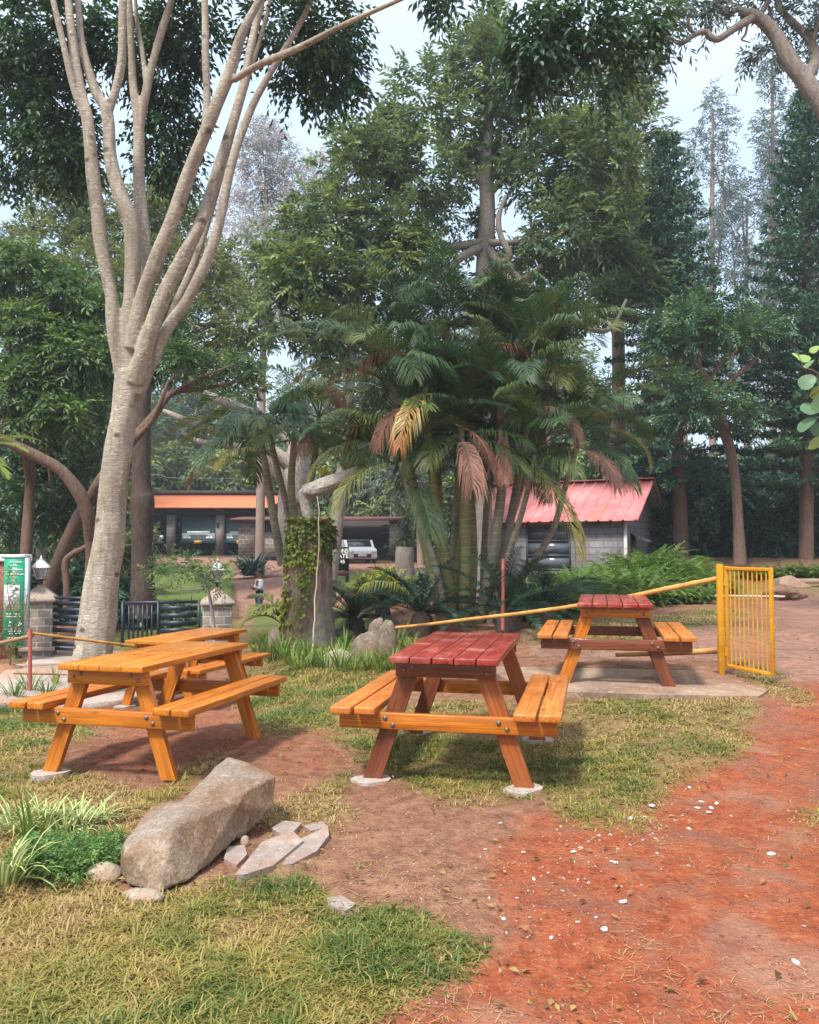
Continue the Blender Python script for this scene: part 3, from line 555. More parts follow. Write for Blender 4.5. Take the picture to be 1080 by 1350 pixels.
# ================================================================== yellow gate, poles
M_YEL = m_rock('yellow_paint', (.44, .20, .012), (.56, .27, .012), (.60, .31, .03), 5, .003)
gp = P(951, 874, 8.35); r = empty('yellow_gate', (gp[0], gp[1], .16), 0, 'small yellow painted metal gate standing open beside the concrete slab', 'gate')
Hg = 1.13; b = MB(); b.box((0, 0, Hg / 2 - .02), (.056, .056, Hg + .04)); b.build('post', M_YEL, r, bevel=.006)
g0 = np.array([.062, -.01, 0]); g1 = np.array([.255, -.60, 0]); dv = nrm(g1 - g0); Lg = np.linalg.norm(g1 - g0); z0, z1 = .11, Hg - .04
b = MB(); 
for q in (g0, g1): b.beam(q + [0, 0, z0 - .02], q + [0, 0, z1 + .02], .032, .032, up=dv)
b.beam(g0 + [0, 0, z1], g1 + [0, 0, z1], .032, .032); b.beam(g0 + [0, 0, z0], g1 + [0, 0, z0], .032, .032); fr = b.build('gate_frame', M_YEL, r, bevel=.003)
for k in range(1, 10):
    q = g0 + dv * Lg * k / 10; b = MB(); b.tube([q + [0, 0, z0], q + [0, 0, z1]], .0085, 8); b.build('bar', M_YEL, r, True)
b = MB(); q = g0 + dv * Lg * .93; b.beam(q + [0.02, -.02, .60], q + [.02, -.02, .69], .03, .025, up=dv); b.tube([q + [.03, -.03, .60], q + [.04, -.05, .55], q + [.03, -.04, .52]], .009, 6); b.build('latch', M_YEL, r)
for z in (.25, .95): b = MB(); b.tube([(.045, -.012, z - .04), (.045, -.012, z + .04)], .014, 8); b.build('hinge', M_YEL, r)
def m_bamboo(name, c1, c2, blot):
    t = NT(name); o = t.obj(); n = t.noise(o, 5, 5, .65, 1); c = t.mix(t.ramp(n, [(.35, 0.), (.6, 1.)]), c1, c2); c = t.mix(t.ramp(t.noise(o, 2.3, 3), [(.56, 0.), (.64, .8)]), c, blot); return t.done(t.pbsdf(c, .5, 0, t.bump(n, .004), .3))
M_BAM = m_bamboo('bamboo', (.52, .30, .085), (.42, .21, .05), (.20, .09, .03)); M_BAM2 = m_bamboo('weathered_bamboo', (.34, .20, .10), (.25, .13, .07), (.14, .07, .04))
def pole(p0, p1, r0, r1, label, mat=M_BAM, node=.32, name='bamboo_pole', sag=.0):
    p0 = np.asarray(p0); p1 = np.asarray(p1); L = np.linalg.norm(p1 - p0); ts = [0]; k = node * .6
    while k < L - .03: ts += [(k - .012) / L, k / L, (k + .012) / L]; k += node * random.uniform(.85, 1.1)
    ts.append(1); ts = np.array(ts); rr = r0 + (r1 - r0) * ts; rr[2:-1:3] *= 1.13; q = p0 + (p1 - p0) * ts[:, None]; q[:, 2] -= sag * np.sin(PI * ts); q[:, 2] += (fbm(q * 1.2, 5, 2) - .5) * .04
    b = MB(); b.tube(q, rr, 10); return tag(b.build(name, mat, None, True), label, 'pole')
pole(P(522, 827, 10.6), P(948, 763, 8.42), .019, .029, 'long bamboo pole sloping up behind the tables to the yellow gate post', sag=.06)
pole(P(812, 863.5, 8.9), P(948, 857, 8.42), .022, .032, 'short bamboo pole lying low at the back of the slab', M_BAM)
M_STAKE = m_plain('red_oxide_stake', (.42, .11, .085), .6, 0, .25, 12, .002)
def stake(px, py0, py1, D, r, label):
    a, c = P(px, py1, D), P(px + .5, py0, D); b = MB(); a[2] -= .05; b.tube([a, (a + c) / 2, c], r, 8); return tag(b.build('stake', M_STAKE, None, True), label, 'stake')
stake(663, 737, 826, 11.2, .023, 'pink red stake standing in front of the palm clump'); stake(39.5, 829, 903, 8.6, .021, 'red oxide stake beside the driveway holding the bamboo rails')
pole(P(-60, 861, 8.75), P(44, 837, 8.63), .022, .022, 'brown weathered rail left of the driveway stake', M_BAM2, .5); pole(P(37, 833.5, 8.62), P(182, 853, 9.45), .015, .020, 'straw coloured thin rail from the driveway stake past the tree trunk', M_BAM, .5)
pole(P(18, 886.5, 8.7), P(88, 888, 8.85), .010, .010, 'thin brown stick tied low on the driveway stake', M_BAM2, .5)

rs = np.random.RandomState(77); n = 420; r = np.exp(rs.uniform(math.log(2.3), math.log(11), n)); az = rs.uniform(-.5, .5, n); x, y = r * np.sin(az), r * np.cos(az); b = MB()
def litter(b, p, d, up, L, Wd, v):
    d = nrm(d); s = nrm(np.cross(d, up)); u = np.cross(s, d); m = p + d * L[:, None] * .5 + u * L[:, None] * .12
    V = np.stack([p, m - s * Wd[:, None] / 2 + u * L[:, None] * .08, p + d * L[:, None], m + s * Wd[:, None] / 2 + u * L[:, None] * .05], 1).reshape(-1, 3); k = np.arange(len(p))[:, None] * 4; b.add(V, (k[:, :, None] + np.array([[[0, 1, 2], [0, 2, 3]]])).reshape(-1, 3), np.repeat(v, 2))
litter(b, np.stack([x, y, gz(x, y) + .012], 1), np.stack([rs.normal(0, 1, n), rs.normal(0, 1, n), rs.normal(0, .12, n)], 1), np.array([0, 0, 1.]) + rs.normal(0, .3, (n, 3)), rs.uniform(.02, .055, n), rs.uniform(.012, .026, n), rs.rand(n))
tag(b.build('leaf_litter', m_leaf('dry_leaf', [(.09, .045, .02), (.22, .12, .05), (.36, .25, .09)], .15, .7, .2)), 'dry fallen leaves scattered over grass and bare earth', 'fallen leaves', kind='stuff')
# ================================================================== plant generators
def leaves(b, base, d, up, L, Wd, v, fold=.18, curl=.15):
    d = nrm(d); s = nrm(np.cross(d, up)); u = np.cross(s, d); n = len(base); L = np.broadcast_to(L, (n,))[:, None]; Wd = np.broadcast_to(Wd, (n,))[:, None]
    m = base + d * L * .48 + u * Wd * fold; tip = base + d * L - u * L * curl
    V = np.stack([base, m - s * Wd / 2, tip, m + s * Wd / 2], 1).reshape(-1, 3); k = np.arange(n)[:, None] * 4
    f = (k[:, :, None] + np.array([[[0, 1, 2], [0, 2, 3]]])).reshape(-1, 3)
    b.add(V, f, np.repeat(np.broadcast_to(v, (n,)), 2))
def crown(clumps, n, per=9, L=.09, Wd=.04, sl=.35, seed=1, up=.25, droop=.25, gap=.48, gfreq=1.2, vb=.5, vs=.18, fan=.9, b=None, shell=.42, flat=.6, hue=0.5):
    """many small leaves on short twigs, filling clumps (cx,cy,cz,rx,ry,rz); gaps come from a noise field"""
    rs = np.random.RandomState(seed); C = np.asarray(clumps, float); w = (C[:, 3] * C[:, 4] * C[:, 5]) ** .66; w /= w.sum()
    N = int(n * 2.2); ci = rs.choice(len(C), N, p=w); dr = nrm(rs.normal(0, 1, (N, 3))); r = rs.rand(N) ** shell
    pos = C[ci, :3] + dr * C[ci, 3:6] * r[:, None] * (1 + .35 * (vn(dr * 2.2 + ci[:, None] * 3.1, seed) - .5))[:, None]
    mr = C[:, 3:6].mean(); k = fbm(pos * gfreq / mr * 1.6, seed + 5, 3) > gap; pos, dr, ci = pos[k][:n], dr[k][:n], ci[k][:n]; N = len(pos)
    d = nrm(dr * .6 + rs.normal(0, .55, (N, 3)) + np.array([0, 0, up])); s0 = nrm(np.cross(d, np.array([0, 0, 1.]) + rs.normal(0, .3, (N, 3)))); u0 = np.cross(s0, d)
    clv = (_h(ci, ci * 3, ci * 7, seed) - .5) * .25 + (fbm(pos / mr * 1.1, seed + 9, 2) - .5) * hue
    vv = np.clip(vb + clv + rs.normal(0, vs, N) + .10 * dr[:, 2], 0, 1); b = b or MB(); ls = sl * rs.uniform(.6, 1.3, N)
    bs, ds, us, vs_ = [], [], [], []
    for j in range(per):
        t = (j + .6) / per; side = -1 if j % 2 else 1
        if j == per - 1: side = 0
        bs.append(pos + d * (ls * t)[:, None] - np.array([0, 0, 1.]) * (ls * droop * t * t)[:, None])
        ds.append(d * .75 + s0 * side * fan + rs.normal(0, .22, (N, 3)) - np.array([0, 0, droop]))
        us.append(u0 * flat + rs.normal(0, .35, (N, 3)) + np.array([0, 0, .25])); vs_.append(np.clip(vv + rs.normal(0, .07, N), 0, 1))
    M = N * per; leaves(b, np.concatenate(bs), np.concatenate(ds), np.concatenate(us), L * rs.uniform(.7, 1.25, M), Wd * rs.uniform(.75, 1.2, M), np.concatenate(vs_))
    return b
def cl(specs, depth=1.0):
    """clumps from photo pixels: (px, py, D, rx_px, ry_px)"""
    o = []
    for px, py, D, rx, ry in specs:
        p = P(px, py, D); o.append((*p, rx * D / F, depth * (rx + ry) / 2 * D / F, ry * D / F))
    return o
def curve(pts, n=6):
    """smooth polyline through points (Catmull-Rom)"""
    p = np.asarray(pts, float); p = np.vstack([2 * p[0] - p[1], p, 2 * p[-1] - p[-2]]); o = []
    for k in range(1, len(p) - 2):
        for t in np.linspace(0, 1, n, endpoint=False):
            a, b_, c, d = p[k - 1:k + 3]; o.append(.5 * (2 * b_ + (c - a) * t + (2 * a - 5 * b_ + 4 * c - d) * t * t + (3 * b_ - a - 3 * c + d) * t ** 3))
    o.append(p[-2]); return np.array(o)
def limb(b, pts, w, n=10, seg=6, wob=.12, seed=0, mi=0):
    """pts [(px,py,D)] or xyz rows already; w radii at the points"""
    q = curve(np.column_stack([np.asarray(pts, float), np.asarray(w, float)]), seg); b.tube(q[:, :3], np.maximum(q[:, 3], .004), n, wob=wob, seed=seed, mi=mi); return b
def pl(specs, wpx=None):
    """pixel polyline (px,py,D,width_px) -> points, radii"""
    return [P(x, y, D) for x, y, D, w in specs], [w / 2 * D / F for x, y, D, w in specs]
def twigs(b, start, ends, r0, seed=0, n=6, bow=.15):
    rs = np.random.RandomState(seed)
    for e in ends:
        e = np.asarray(e, float); s = np.asarray(start, float); m = (s + e) / 2 + rs.normal(0, 1, 3) * np.linalg.norm(e - s) * bow; limb(b, [s, m, e], [r0, r0 * .6, r0 * .15], n, 5, .1, seed)
    return b
UPV = np.array([0, 0, 1.])
def frond(b, base, az, el, L, droop=1.2, nl=34, ll=.45, lw=.028, v0=.5, v1=None, vang=.45, ang=55, hang=.35, stiff=0, start=.2, rw=.014, seed=0, roll=0, mi=0, side_only=0, prof=None):
    """pinnate leaf: arching rachis with two rows of strap leaflets; v runs v0 -> v1 from base to tip"""
    rs = np.random.RandomState(seed); v1 = v0 if v1 is None else v1; K = 14; ts = np.linspace(0, 1, K); e = el - droop * ts ** 1.4; azs = az + rs.normal(0, .12) * ts
    dirs = np.stack([np.cos(e) * np.sin(azs), np.cos(e) * np.cos(azs), np.sin(e)], 1); q = np.vstack([[0, 0, 0], np.cumsum((dirs[:-1] + dirs[1:]) / 2 * L / (K - 1), 0)]) + np.asarray(base)
    b.tube(q, rw * (1 - .85 * ts), 5, a=v0, mi=mi)
    t = np.linspace(start, .985, nl); t = np.concatenate([t, t]); sd = np.concatenate([np.ones(nl), -np.ones(nl)]); n = 2 * nl
    if side_only: m = (sd == side_only) | (rs.rand(n) < .15); t, sd = t[m], sd[m]; n = len(t)
    p = np.stack([np.interp(t, ts, q[:, k]) for k in range(3)], 1); tg = nrm(np.stack([np.interp(t, ts, dirs[:, k]) for k in range(3)], 1))
    sv_ = nrm(np.cross(tg, UPV) + 1e-4); u = np.cross(sv_, tg); c, s_ = math.cos(roll), math.sin(roll); sv_, u = sv_ * c + u * s_, u * c - sv_ * s_
    a = np.radians(ang * (1.15 - .55 * t) + rs.normal(0, 5, n)); pr = np.sin(PI * np.clip((t - start) / (1 - start) * .86 + .12, 0, 1)) ** .7 if prof is None else prof(t)
    d = nrm(tg * np.cos(a)[:, None] + (sv_ * sd[:, None] * math.cos(vang) + u * math.sin(vang)) * np.sin(a)[:, None] + rs.normal(0, .05, (n, 3)))
    l = ll * pr * rs.uniform(.85, 1.1, n); mid = p + d * (l * .5)[:, None] - UPV * (l * hang * .18)[:, None]; tip = p + d * l[:, None] * (1 - .25 * hang) - UPV * (l * hang)[:, None]
    w = nrm(np.cross(d, np.cross(d, tg)) + 1e-6); w = nrm(tg - d * (tg * d).sum(1, keepdims=True)) * (lw / 2); vv = np.clip(v0 + (v1 - v0) * t + rs.normal(0, .06, n), 0, 1)
    V = np.stack([p - w * .5, p + w * .5, mid - w, mid + w, tip], 1).reshape(-1, 3); k = np.arange(n)[:, None] * 5
    b.add(V, k + np.array([[0, 1, 3, 2]]), vv, mi); b.f.append(k + np.array([[2, 3, 4]]) + b.n - len(V)); b.a.append(vv); b.mi.append(np.full(n, mi))
    return b
def straps(b, base, n, L, W, v=.5, vs=.15, el=(40, 85), bend=1.3, seed=0, spread=.06, cream=None):
    rs = np.random.RandomState(seed); K = 6; ts = np.linspace(0, 1, K)
    for i in range(n):
        az = rs.uniform(0, 2 * PI); e0 = math.radians(rs.uniform(*el)); e = e0 - bend * rs.uniform(.6, 1.3) * ts ** 1.5; l = L * rs.uniform(.6, 1.15)
        d = np.stack([np.cos(e) * math.cos(az), np.cos(e) * math.sin(az), np.sin(e)], 1); q = np.vstack([[0, 0, 0], np.cumsum(d[:-1] * l / (K - 1), 0)]) + np.asarray(base) + np.array([math.cos(az), math.sin(az), 0]) * rs.rand() * spread
        s = np.array([-math.sin(az), math.cos(az), 0]); w = W / 2 * np.array([.6, .95, 1, .85, .55, .05]) * rs.uniform(.8, 1.2); vv = np.clip(v + rs.normal(0, vs), 0, 1)
        if cream is None: cols = [(-1, 1, vv)]
        else: cols = [(-1, -.4, vv), (-.4, .4, cream), (.4, 1, vv)]
        for a0, a1, c in cols:
            V = np.concatenate([np.stack([q[k] + s * w[k] * a0 + np.array([0, 0, .12 * w[k] * abs(a0)]), q[k] + s * w[k] * a1 + np.array([0, 0, .12 * w[k] * abs(a1)])]) for k in range(K)])
            b.add(V, [(2 * k, 2 * k + 1, 2 * k + 3, 2 * k + 2) for k in range(K - 1)], c)
    return b
def norfolk(root_xyz, H, R, clear, seed, nm, label, vb=.45, dens=1.0, lean=(0, 0), droop=.0, trunk_r=.2, spacing=.55, needle=.17):
    rs = np.random.RandomState(seed); r = empty(nm, root_xyz, 0, label, 'conifer'); top = np.array([lean[0], lean[1], H])
    b = MB(); limb(b, [np.array([0, 0, -.2]), top * .5 + [rs.normal(0, .1), 0, 0], top], [trunk_r, trunk_r * .65, .02], 10, 8, .08, seed); b.build('trunk', M_BK_BROWN, r, True)
    b = MB(); c = MB(); z = clear; bs, ds, us, vs = [], [], [], []
    while z < H - .2:
        t = (z - clear) / (H - clear); rad = R * (1 - t) ** .75 * (.55 + .45 * min(1, t * 6 + .3)) + .12; nb = rs.randint(5, 8); a0 = rs.uniform(0, 6)
        for k in range(nb):
            az = a0 + k * 2 * PI / nb + rs.normal(0, .12); L = rad * rs.uniform(.75, 1.1); K = 8; ts = np.linspace(0, 1, K); e = .15 + .5 * t - (droop + .35 * (1 - t)) * ts + .45 * ts ** 2.5 * (1 - droop)
            d = np.stack([np.cos(e) * math.sin(az), np.cos(e) * math.cos(az), np.sin(e)], 1); q = np.vstack([[0, 0, 0], np.cumsum(d[:-1] * L / (K - 1), 0)]) + top * (z / H)
            b.tube(q, np.linspace(.028, .006, K) * (1.3 - t), 5)
            m = max(4, int(L / .135 * dens)); tt = np.concatenate([np.linspace(.14, 1, m)] * 2); sd = np.repeat([1, -1], m); p = np.stack([np.interp(tt, ts, q[:, i]) for i in range(3)], 1); tg = np.stack([np.interp(tt, ts, d[:, i]) for i in range(3)], 1)
            s = nrm(np.cross(tg, UPV)); bl = (.18 + .34 * L * (1 - tt) ** .6 * .55) * rs.uniform(.7, 1.2, 2 * m); bd = nrm(tg * .75 + s * sd[:, None] * .8 + UPV * .12 + rs.normal(0, .1, (2 * m, 3)))
            J = 11; v = np.clip(vb + rs.normal(0, .1) + rs.normal(0, .08, 2 * m), 0, 1)
            for j in range(J):
                u = (j + .3) / J; bs.append(p + bd * (bl * u)[:, None] + UPV * (.1 * bl * u * u)[:, None]); ds.append(bd * .55 + rs.normal(0, .5, (2 * m, 3))); us.append(rs.normal(0, 1, (2 * m, 3))); vs.append(np.clip(v + .25 * (u - .5), 0, 1))
        z += spacing * rs.uniform(.8, 1.2) * (1 - .35 * t)
    bs, ds, us, vs = map(np.concatenate, (bs, ds, us, vs)); leaves(c, bs, ds, us, needle * rs.uniform(.7, 1.3, len(bs)), needle * .36, vs, 0, 0)
    b.build('branches', M_BK_RED, r, True); c.build('crown', M_LF_CONIFER, r); return r
# ------------------------------------------------------------------ leaf and bark materials
M_LF_DARK = m_leaf('dark_glossy_leaf', [(0.0293, 0.067, 0.0461), (0.0503, 0.109, 0.0545), (0.1153, 0.1992, 0.0524)], .22, .4, .4)
M_LF_MID = m_leaf('mid_green_leaf', [(.046, .092, .048), (.105, .17, .075), (.29, .37, .10)], .3, .45, .35)
M_LF_OLIVE = m_leaf('olive_leaf', [(0.0698, 0.0963, 0.0404), (0.1475, 0.1941, 0.0621), (0.2716, 0.3105, 0.0931)], .3, .5, .3)
M_LF_LIGHT = m_leaf('light_green_leaf', [(0.0574, 0.1091, 0.0516), (0.1091, 0.1894, 0.0746), (0.2295, 0.3443, 0.0574)], .32, .45, .35)
M_LF_YEL = m_leaf('yellow_green_leaf', [(0.1148, 0.162, 0.0338), (0.2228, 0.27, 0.0405), (0.4455, 0.4455, 0.0607)], .35, .5, .3)
M_LF_PALE = m_leaf('pale_lilac_leaf', [(.20, .19, .18), (.42, .405, .40), (.66, .64, .645)], .3, .6, .2)
M_LF_EUC = m_leaf('grey_green_leaf', [(0.0743, 0.108, 0.0945), (0.135, 0.1823, 0.1553), (0.2295, 0.27, 0.2025)], .25, .5, .3)
M_LF_CONIFER = m_leaf('conifer_needle', [(0.0232, 0.0698, 0.0466), (0.0505, 0.1242, 0.0776), (0.1456, 0.2426, 0.0873)], .15, .55, .25)
M_LF_BUSH = m_leaf('coffee_leaf', [(0.0217, 0.0652, 0.0435), (0.0478, 0.1196, 0.0739), (0.1304, 0.2283, 0.1196)], .18, .4, .45)
M_PALM = m_leaf('palm_leaflet', [(.36, .13, .085), (.44, .19, .05), (.36, .30, .07), (.155, .195, .055), (.070, .128, .048), (.034, .084, .040)], .28, .42, .4)
M_DEAD = m_leaf('dead_palm_leaflet', [(.14, .06, .04), (.30, .14, .10), (.38, .22, .17), (.40, .30, .23)], .2, .6, .2)
M_FERN = m_leaf('fern_leaflet', [(.045, .10, .022), (.10, .185, .035), (.22, .30, .06)], .3, .5, .3)
M_CYCAD = m_leaf('cycad_leaflet', [(.010, .030, .018), (.020, .052, .030), (.045, .085, .045)], .1, .35, .5)
M_VARIEG = m_leaf('variegated_leaf', [(.07, .15, .02), (.17, .27, .035), (.40, .46, .11), (.72, .70, .40)], .3, .45, .35)
M_IVY = m_leaf('ivy_leaf', [(.075, .12, .022), (.16, .20, .035), (.40, .34, .05)], .25, .5, .3)
M_BK_PALE = m_bark('pale_lenticel_bark', (.265, .215, .168), (.425, .37, .30), (3, 3, 9), 1, .014, (.66, .61, .54))
M_BK_GREY = m_bark('grey_bark', (.15, .125, .105), (.33, .29, .255), (5, 5, 2), 1, .03)
M_BK_WHITE = m_bark('weathered_white_bark', (.20, .165, .14), (.56, .51, .47), (7, 7, 3), 1, .03)
M_BK_BROWN = m_bark('brown_bark', (.095, .055, .04), (.22, .145, .11), (7, 7, 2), 1, .03)
M_BK_RED = m_bark('red_brown_bark', (.10, .05, .035), (.25, .135, .10), (5, 5, 6), 1, .02)
M_BK_DARK = m_bark('dark_bark', (.045, .032, .026), (.13, .095, .08), (6, 6, 2), 1, .03)
M_BK_FAR = m_bark('far_pinkish_bark', (.22, .155, .125), (.36, .27, .225), (4, 4, 1), 1, .02)
# ================================================================== the big pale multi-stemmed tree
D0 = 9.0
T1 = empty('tree', np.array([P(120, 890, 10.2)[0], 10.2, gz(P(120, 890, 10.2)[0], 10.2)[0]]), 0, 'tall pale tree with many forking smooth stems beside the golden tables', 'tree'); O1 = np.array(T1.location)
b = MB()
WS = lambda y: .9 * WS0(y)
WS0 = lambda y: .98 if y < 330 else (.98 - .13 * min(1, (y - 330) / 120.) if y < 700 else .85 + .06 * min(1, (y - 700) / 180.))
def st(spec, seed, n=14):
    spec = [(x, y, d * 1.133, q * WS(y)) for x, y, d, q in spec]; p, w = pl(spec); limb(b, np.array(p) - O1, w, n, 8, .17, seed)
tb = O1
b_base = [(116, 925, 9.0, 92), (120, 893, 9.0, 68), (130, 800, 9, 57), (145, 700, 9, 50), (153, 610, 9, 46), (163, 545, 9, 42), (169, 490, 9, 44)]
st(b_base, 1, 20)
st([(166, 520, 9, 30), (158, 475, 8.95, 26), (149, 430, 8.9, 24), (147, 390, 8.9, 22), (135, 330, 8.85, 21), (124, 245, 8.8, 20), (116, 160, 8.75, 18), (108, 125, 8.75, 15), (98, 70, 8.75, 14), (90, 0, 8.75, 12), (82, -90, 8.8, 8)], 2)
st([(117, 165, 8.75, 13), (98, 118, 8.7, 11), (83, 55, 8.65, 10), (70, 0, 8.6, 9), (50, -80, 8.6, 5)], 3)
st([(170, 500, 9, 36), (172, 430, 8.95, 32), (175, 370, 8.9, 28), (174, 300, 8.9, 25), (157, 255, 8.85, 22), (145, 205, 8.85, 20), (141, 150, 8.85, 18), (125, 118, 8.85, 15), (108, 60, 8.85, 12), (103, 0, 8.9, 10), (95, -90, 8.9, 6)], 4)
st([(141, 155, 8.85, 13), (155, 110, 8.85, 13), (161, 70, 8.85, 13), (162, 0, 8.8, 12), (168, -100, 8.8, 7)], 5)
st([(180, 430, 9.15, 26), (189, 330, 9.2, 22), (183, 240, 9.25, 19), (183, 165, 9.25, 17), (175, 105, 9.25, 12), (170, 0, 9.2, 10), (160, -90, 9.2, 6)], 6)
st([(184, 175, 9.25, 13), (196, 105, 9.25, 13), (212, 45, 9.25, 12), (226, 0, 9.25, 10), (250, -90, 9.3, 6)], 7)
st([(194, 120, 9.25, 9), (188, 70, 9.3, 8), (180, 20, 9.35, 7), (176, -60, 9.4, 5)], 8)
st([(176, 460, 8.9, 30), (187, 395, 8.8, 24), (203, 352, 8.7, 23), (226, 293, 8.6, 22), (254, 215, 8.5, 21), (281, 150, 8.4, 20), (302, 98, 8.35, 18), (320, 42, 8.3, 15), (342, 0, 8.3, 12), (390, -100, 8.2, 7)], 9)
st([(270, 178, 8.4, 12), (273, 130, 8.5, 12), (271, 75, 8.55, 12), (270, 0, 8.6, 11), (262, -90, 8.7, 6)], 10)
st([(308, 105, 8.35, 11), (345, 84, 8.2, 11), (392, 64, 8.1, 11), (450, 34, 7.9, 9), (525, 0, 7.7, 8), (620, -45, 7.6, 7), (720, -60, 7.6, 5), (820, -50, 7.7, 3)], 11)
st([(178, 505, 8.95, 32), (197, 440, 8.8, 27), (218, 385, 8.75, 24), (242, 338, 8.7, 22), (268, 285, 8.7, 19), (293, 205, 8.75, 16), (318, 125, 8.8, 14), (331, 60, 8.85, 12), (345, 0, 8.9, 11), (360, -100, 8.9, 6)], 12)
st([(180, 520, 9, 28), (207, 460, 9.05, 22), (226, 425, 9.1, 20), (250, 390, 9.15, 18), (284, 312, 9.25, 16), (305, 218, 9.35, 14), (330, 146, 9.4, 12), (360, 90, 9.4, 10), (392, 38, 9.4, 9), (412, -5, 9.4, 8), (440, -90, 9.4, 5)], 13)
st([(204, 480, 9.08, 15), (226, 415, 9.25, 14), (262, 330, 9.4, 11), (300, 200, 9.5, 9), (328, 100, 9.6, 8), (352, 20, 9.6, 7), (365, -60, 9.7, 4)], 14)
tr = b.build('trunk', M_BK_PALE, T1, True); m = tr.modifiers.new('fuse', 'REMESH'); m.mode = 'VOXEL'; m.voxel_size = .016; sm = tr.modifiers.new('soften', 'SMOOTH'); sm.iterations = 6; sm.factor = .5
cb = cl([(x, y, d * 1.12, a, b_) for x, y, d, a, b_ in [(55, 50, 10.5, 60, 60), (75, 165, 10.8, 48, 70), (20, 120, 11, 30, 60), (95, 215, 10.6, 28, 40), (12, 215, 11.2, 24, 30), (215, 90, 10.4, 40, 50), (222, 185, 10.6, 36, 60), (240, 35, 10.2, 50, 35), (150, 50, 10.8, 35, 45), (365, 35, 10.2, 50, 38), (432, 92, 10.3, 40, 42), (395, 108, 10.4, 28, 26), (445, 35, 9.9, 38, 36),
         (60, -70, 9.5, 70, 40), (240, -80, 9.3, 70, 40), (400, -80, 9.2, 60, 40), (600, -14, 8.4, 36, 18), (690, 0, 8.0, 28, 22), (718, 60, 8.1, 48, 36), (770, 20, 8.0, 44, 40), (800, 85, 8.3, 26, 34), (690, 100, 8.4, 26, 18), (840, 25, 8.2, 38, 28)]], 1.0)
crown(cb, 3900, 8, .12, .052, .34, 11, up=-.1, droop=.45, gap=.50, gfreq=2.0, vb=.4, vs=.16).build('crown', M_LF_DARK, T1, loc=-O1)
# ================================================================== other trees
def tree(nm, base, label, limbs, bark, clumps, leaf, n, per=8, L=.12, Wd=.05, sl=.4, seed=1, cat='tree', group=None, **kw):
    r = empty(nm, base, 0, label, cat, group); O = np.array(base, float); b = MB()
    for k, (pp, w) in enumerate(limbs): limb(b, np.array(pp, float) - O, w, 10, 6, .12, seed + k)
    b.build('trunk', bark, r, True)
    if clumps is not None and n: crown(clumps, n, per, L, Wd, sl, seed, **kw).build('crown', leaf, r, loc=-O)
    return r
def fork(clumps, base, top, r0, k=6, seed=0, frac=.55):
    """a trunk with limbs running out to the clumps of its crown"""
    rs = np.random.RandomState(seed); base = np.asarray(base, float); top = np.asarray(top, float); L = [([base - [0, 0, .2], base * .55 + top * .45 + rs.normal(0, .12, 3), top], [r0, r0 * .7, r0 * .3])]
    for i in rs.permutation(len(clumps))[:k]:
        c = np.array(clumps[i][:3]); t = rs.uniform(.45, .9); s = base + (top - base) * t; m = (s + c) / 2 + rs.normal(0, .25, 3) + [0, 0, -.2]; L.append(([s, m, c], [r0 * .42 * (1.2 - t * .6), r0 * .25, r0 * .07]))
    return L
# central tree behind the palms
c7 = cl([(622, 78, 24, 45, 48), (555, 112, 23.5, 36, 30), (648, 34, 24.5, 28, 24), (520, 165, 23, 34, 28), (575, 150, 23.5, 46, 38), (690, 120, 24, 70, 55), (640, 190, 24.5, 50, 45), (720, 220, 23.5, 60, 55), (560, 235, 23, 55, 45), (780, 210, 23.5, 60, 60), (600, 300, 25, 45, 35), (745, 300, 23, 60, 50), (690, 370, 25, 55, 45), (800, 130, 24, 45, 50), (800, 300, 23.5, 50, 50), (770, 390, 24, 55, 45), (560, 370, 24.5, 40, 35), (830, 370, 24.5, 35, 45)])
l7 = [pl([(632, 780, 24, 34), (634, 600, 24, 30), (637, 430, 24, 27), (640, 340, 24, 25), (643, 270, 24, 21), (640, 220, 24, 18), (645, 150, 24.2, 12), (640, 70, 24.3, 6)]),
      pl([(640, 325, 23.9, 13), (610, 338, 23.6, 11), (580, 365, 23.2, 8), (540, 385, 23, 4)]), pl([(640, 318, 23.9, 12), (600, 325, 23.7, 9), (572, 315, 23.4, 7)]), pl([(645, 330, 23.8, 13), (662, 355, 23.5, 11), (680, 372, 23.3, 9), (715, 350, 23, 6)]),
      pl([(645, 335, 23.8, 10), (660, 345, 23.4, 9), (672, 338, 23.1, 9), (660, 310, 23, 8), (658, 285, 23, 7), (667, 258, 23, 5)]), pl([(645, 320, 23.8, 9), (690, 318, 23.6, 8), (760, 300, 23.4, 4)]), pl([(643, 260, 24, 8), (700, 200, 24, 6), (780, 160, 24, 3)]), pl([(642, 250, 24, 8), (600, 190, 24, 6), (560, 130, 24, 3)]),
      pl([(645, 330, 24, 12), (720, 400, 23.6, 9), (775, 432, 23.2, 8), (806, 432, 23, 6), (826, 395, 23, 4)])]
tree('broadleaf_tree', P(632, 770, 24) * [1, 1, 1], 'big leafy tree with bare grey limbs rising straight behind the palm clump', l7, M_BK_GREY, c7, M_LF_MID, 3300, 11, .24, .078, .58, 21, gap=.52, gfreq=1.6, vb=.42, vs=.17, droop=.2, hue=.9)
c7b = cl([(470, 215, 22, 55, 50), (430, 290, 21.5, 55, 45), (500, 300, 22, 60, 45), (400, 360, 21, 50, 40), (470, 380, 21.5, 60, 40), (530, 330, 22, 45, 40), (440, 440, 22, 45, 35), (360, 340, 22.5, 35, 30), (510, 200, 23, 40, 40), (370, 410, 22, 40, 40)])
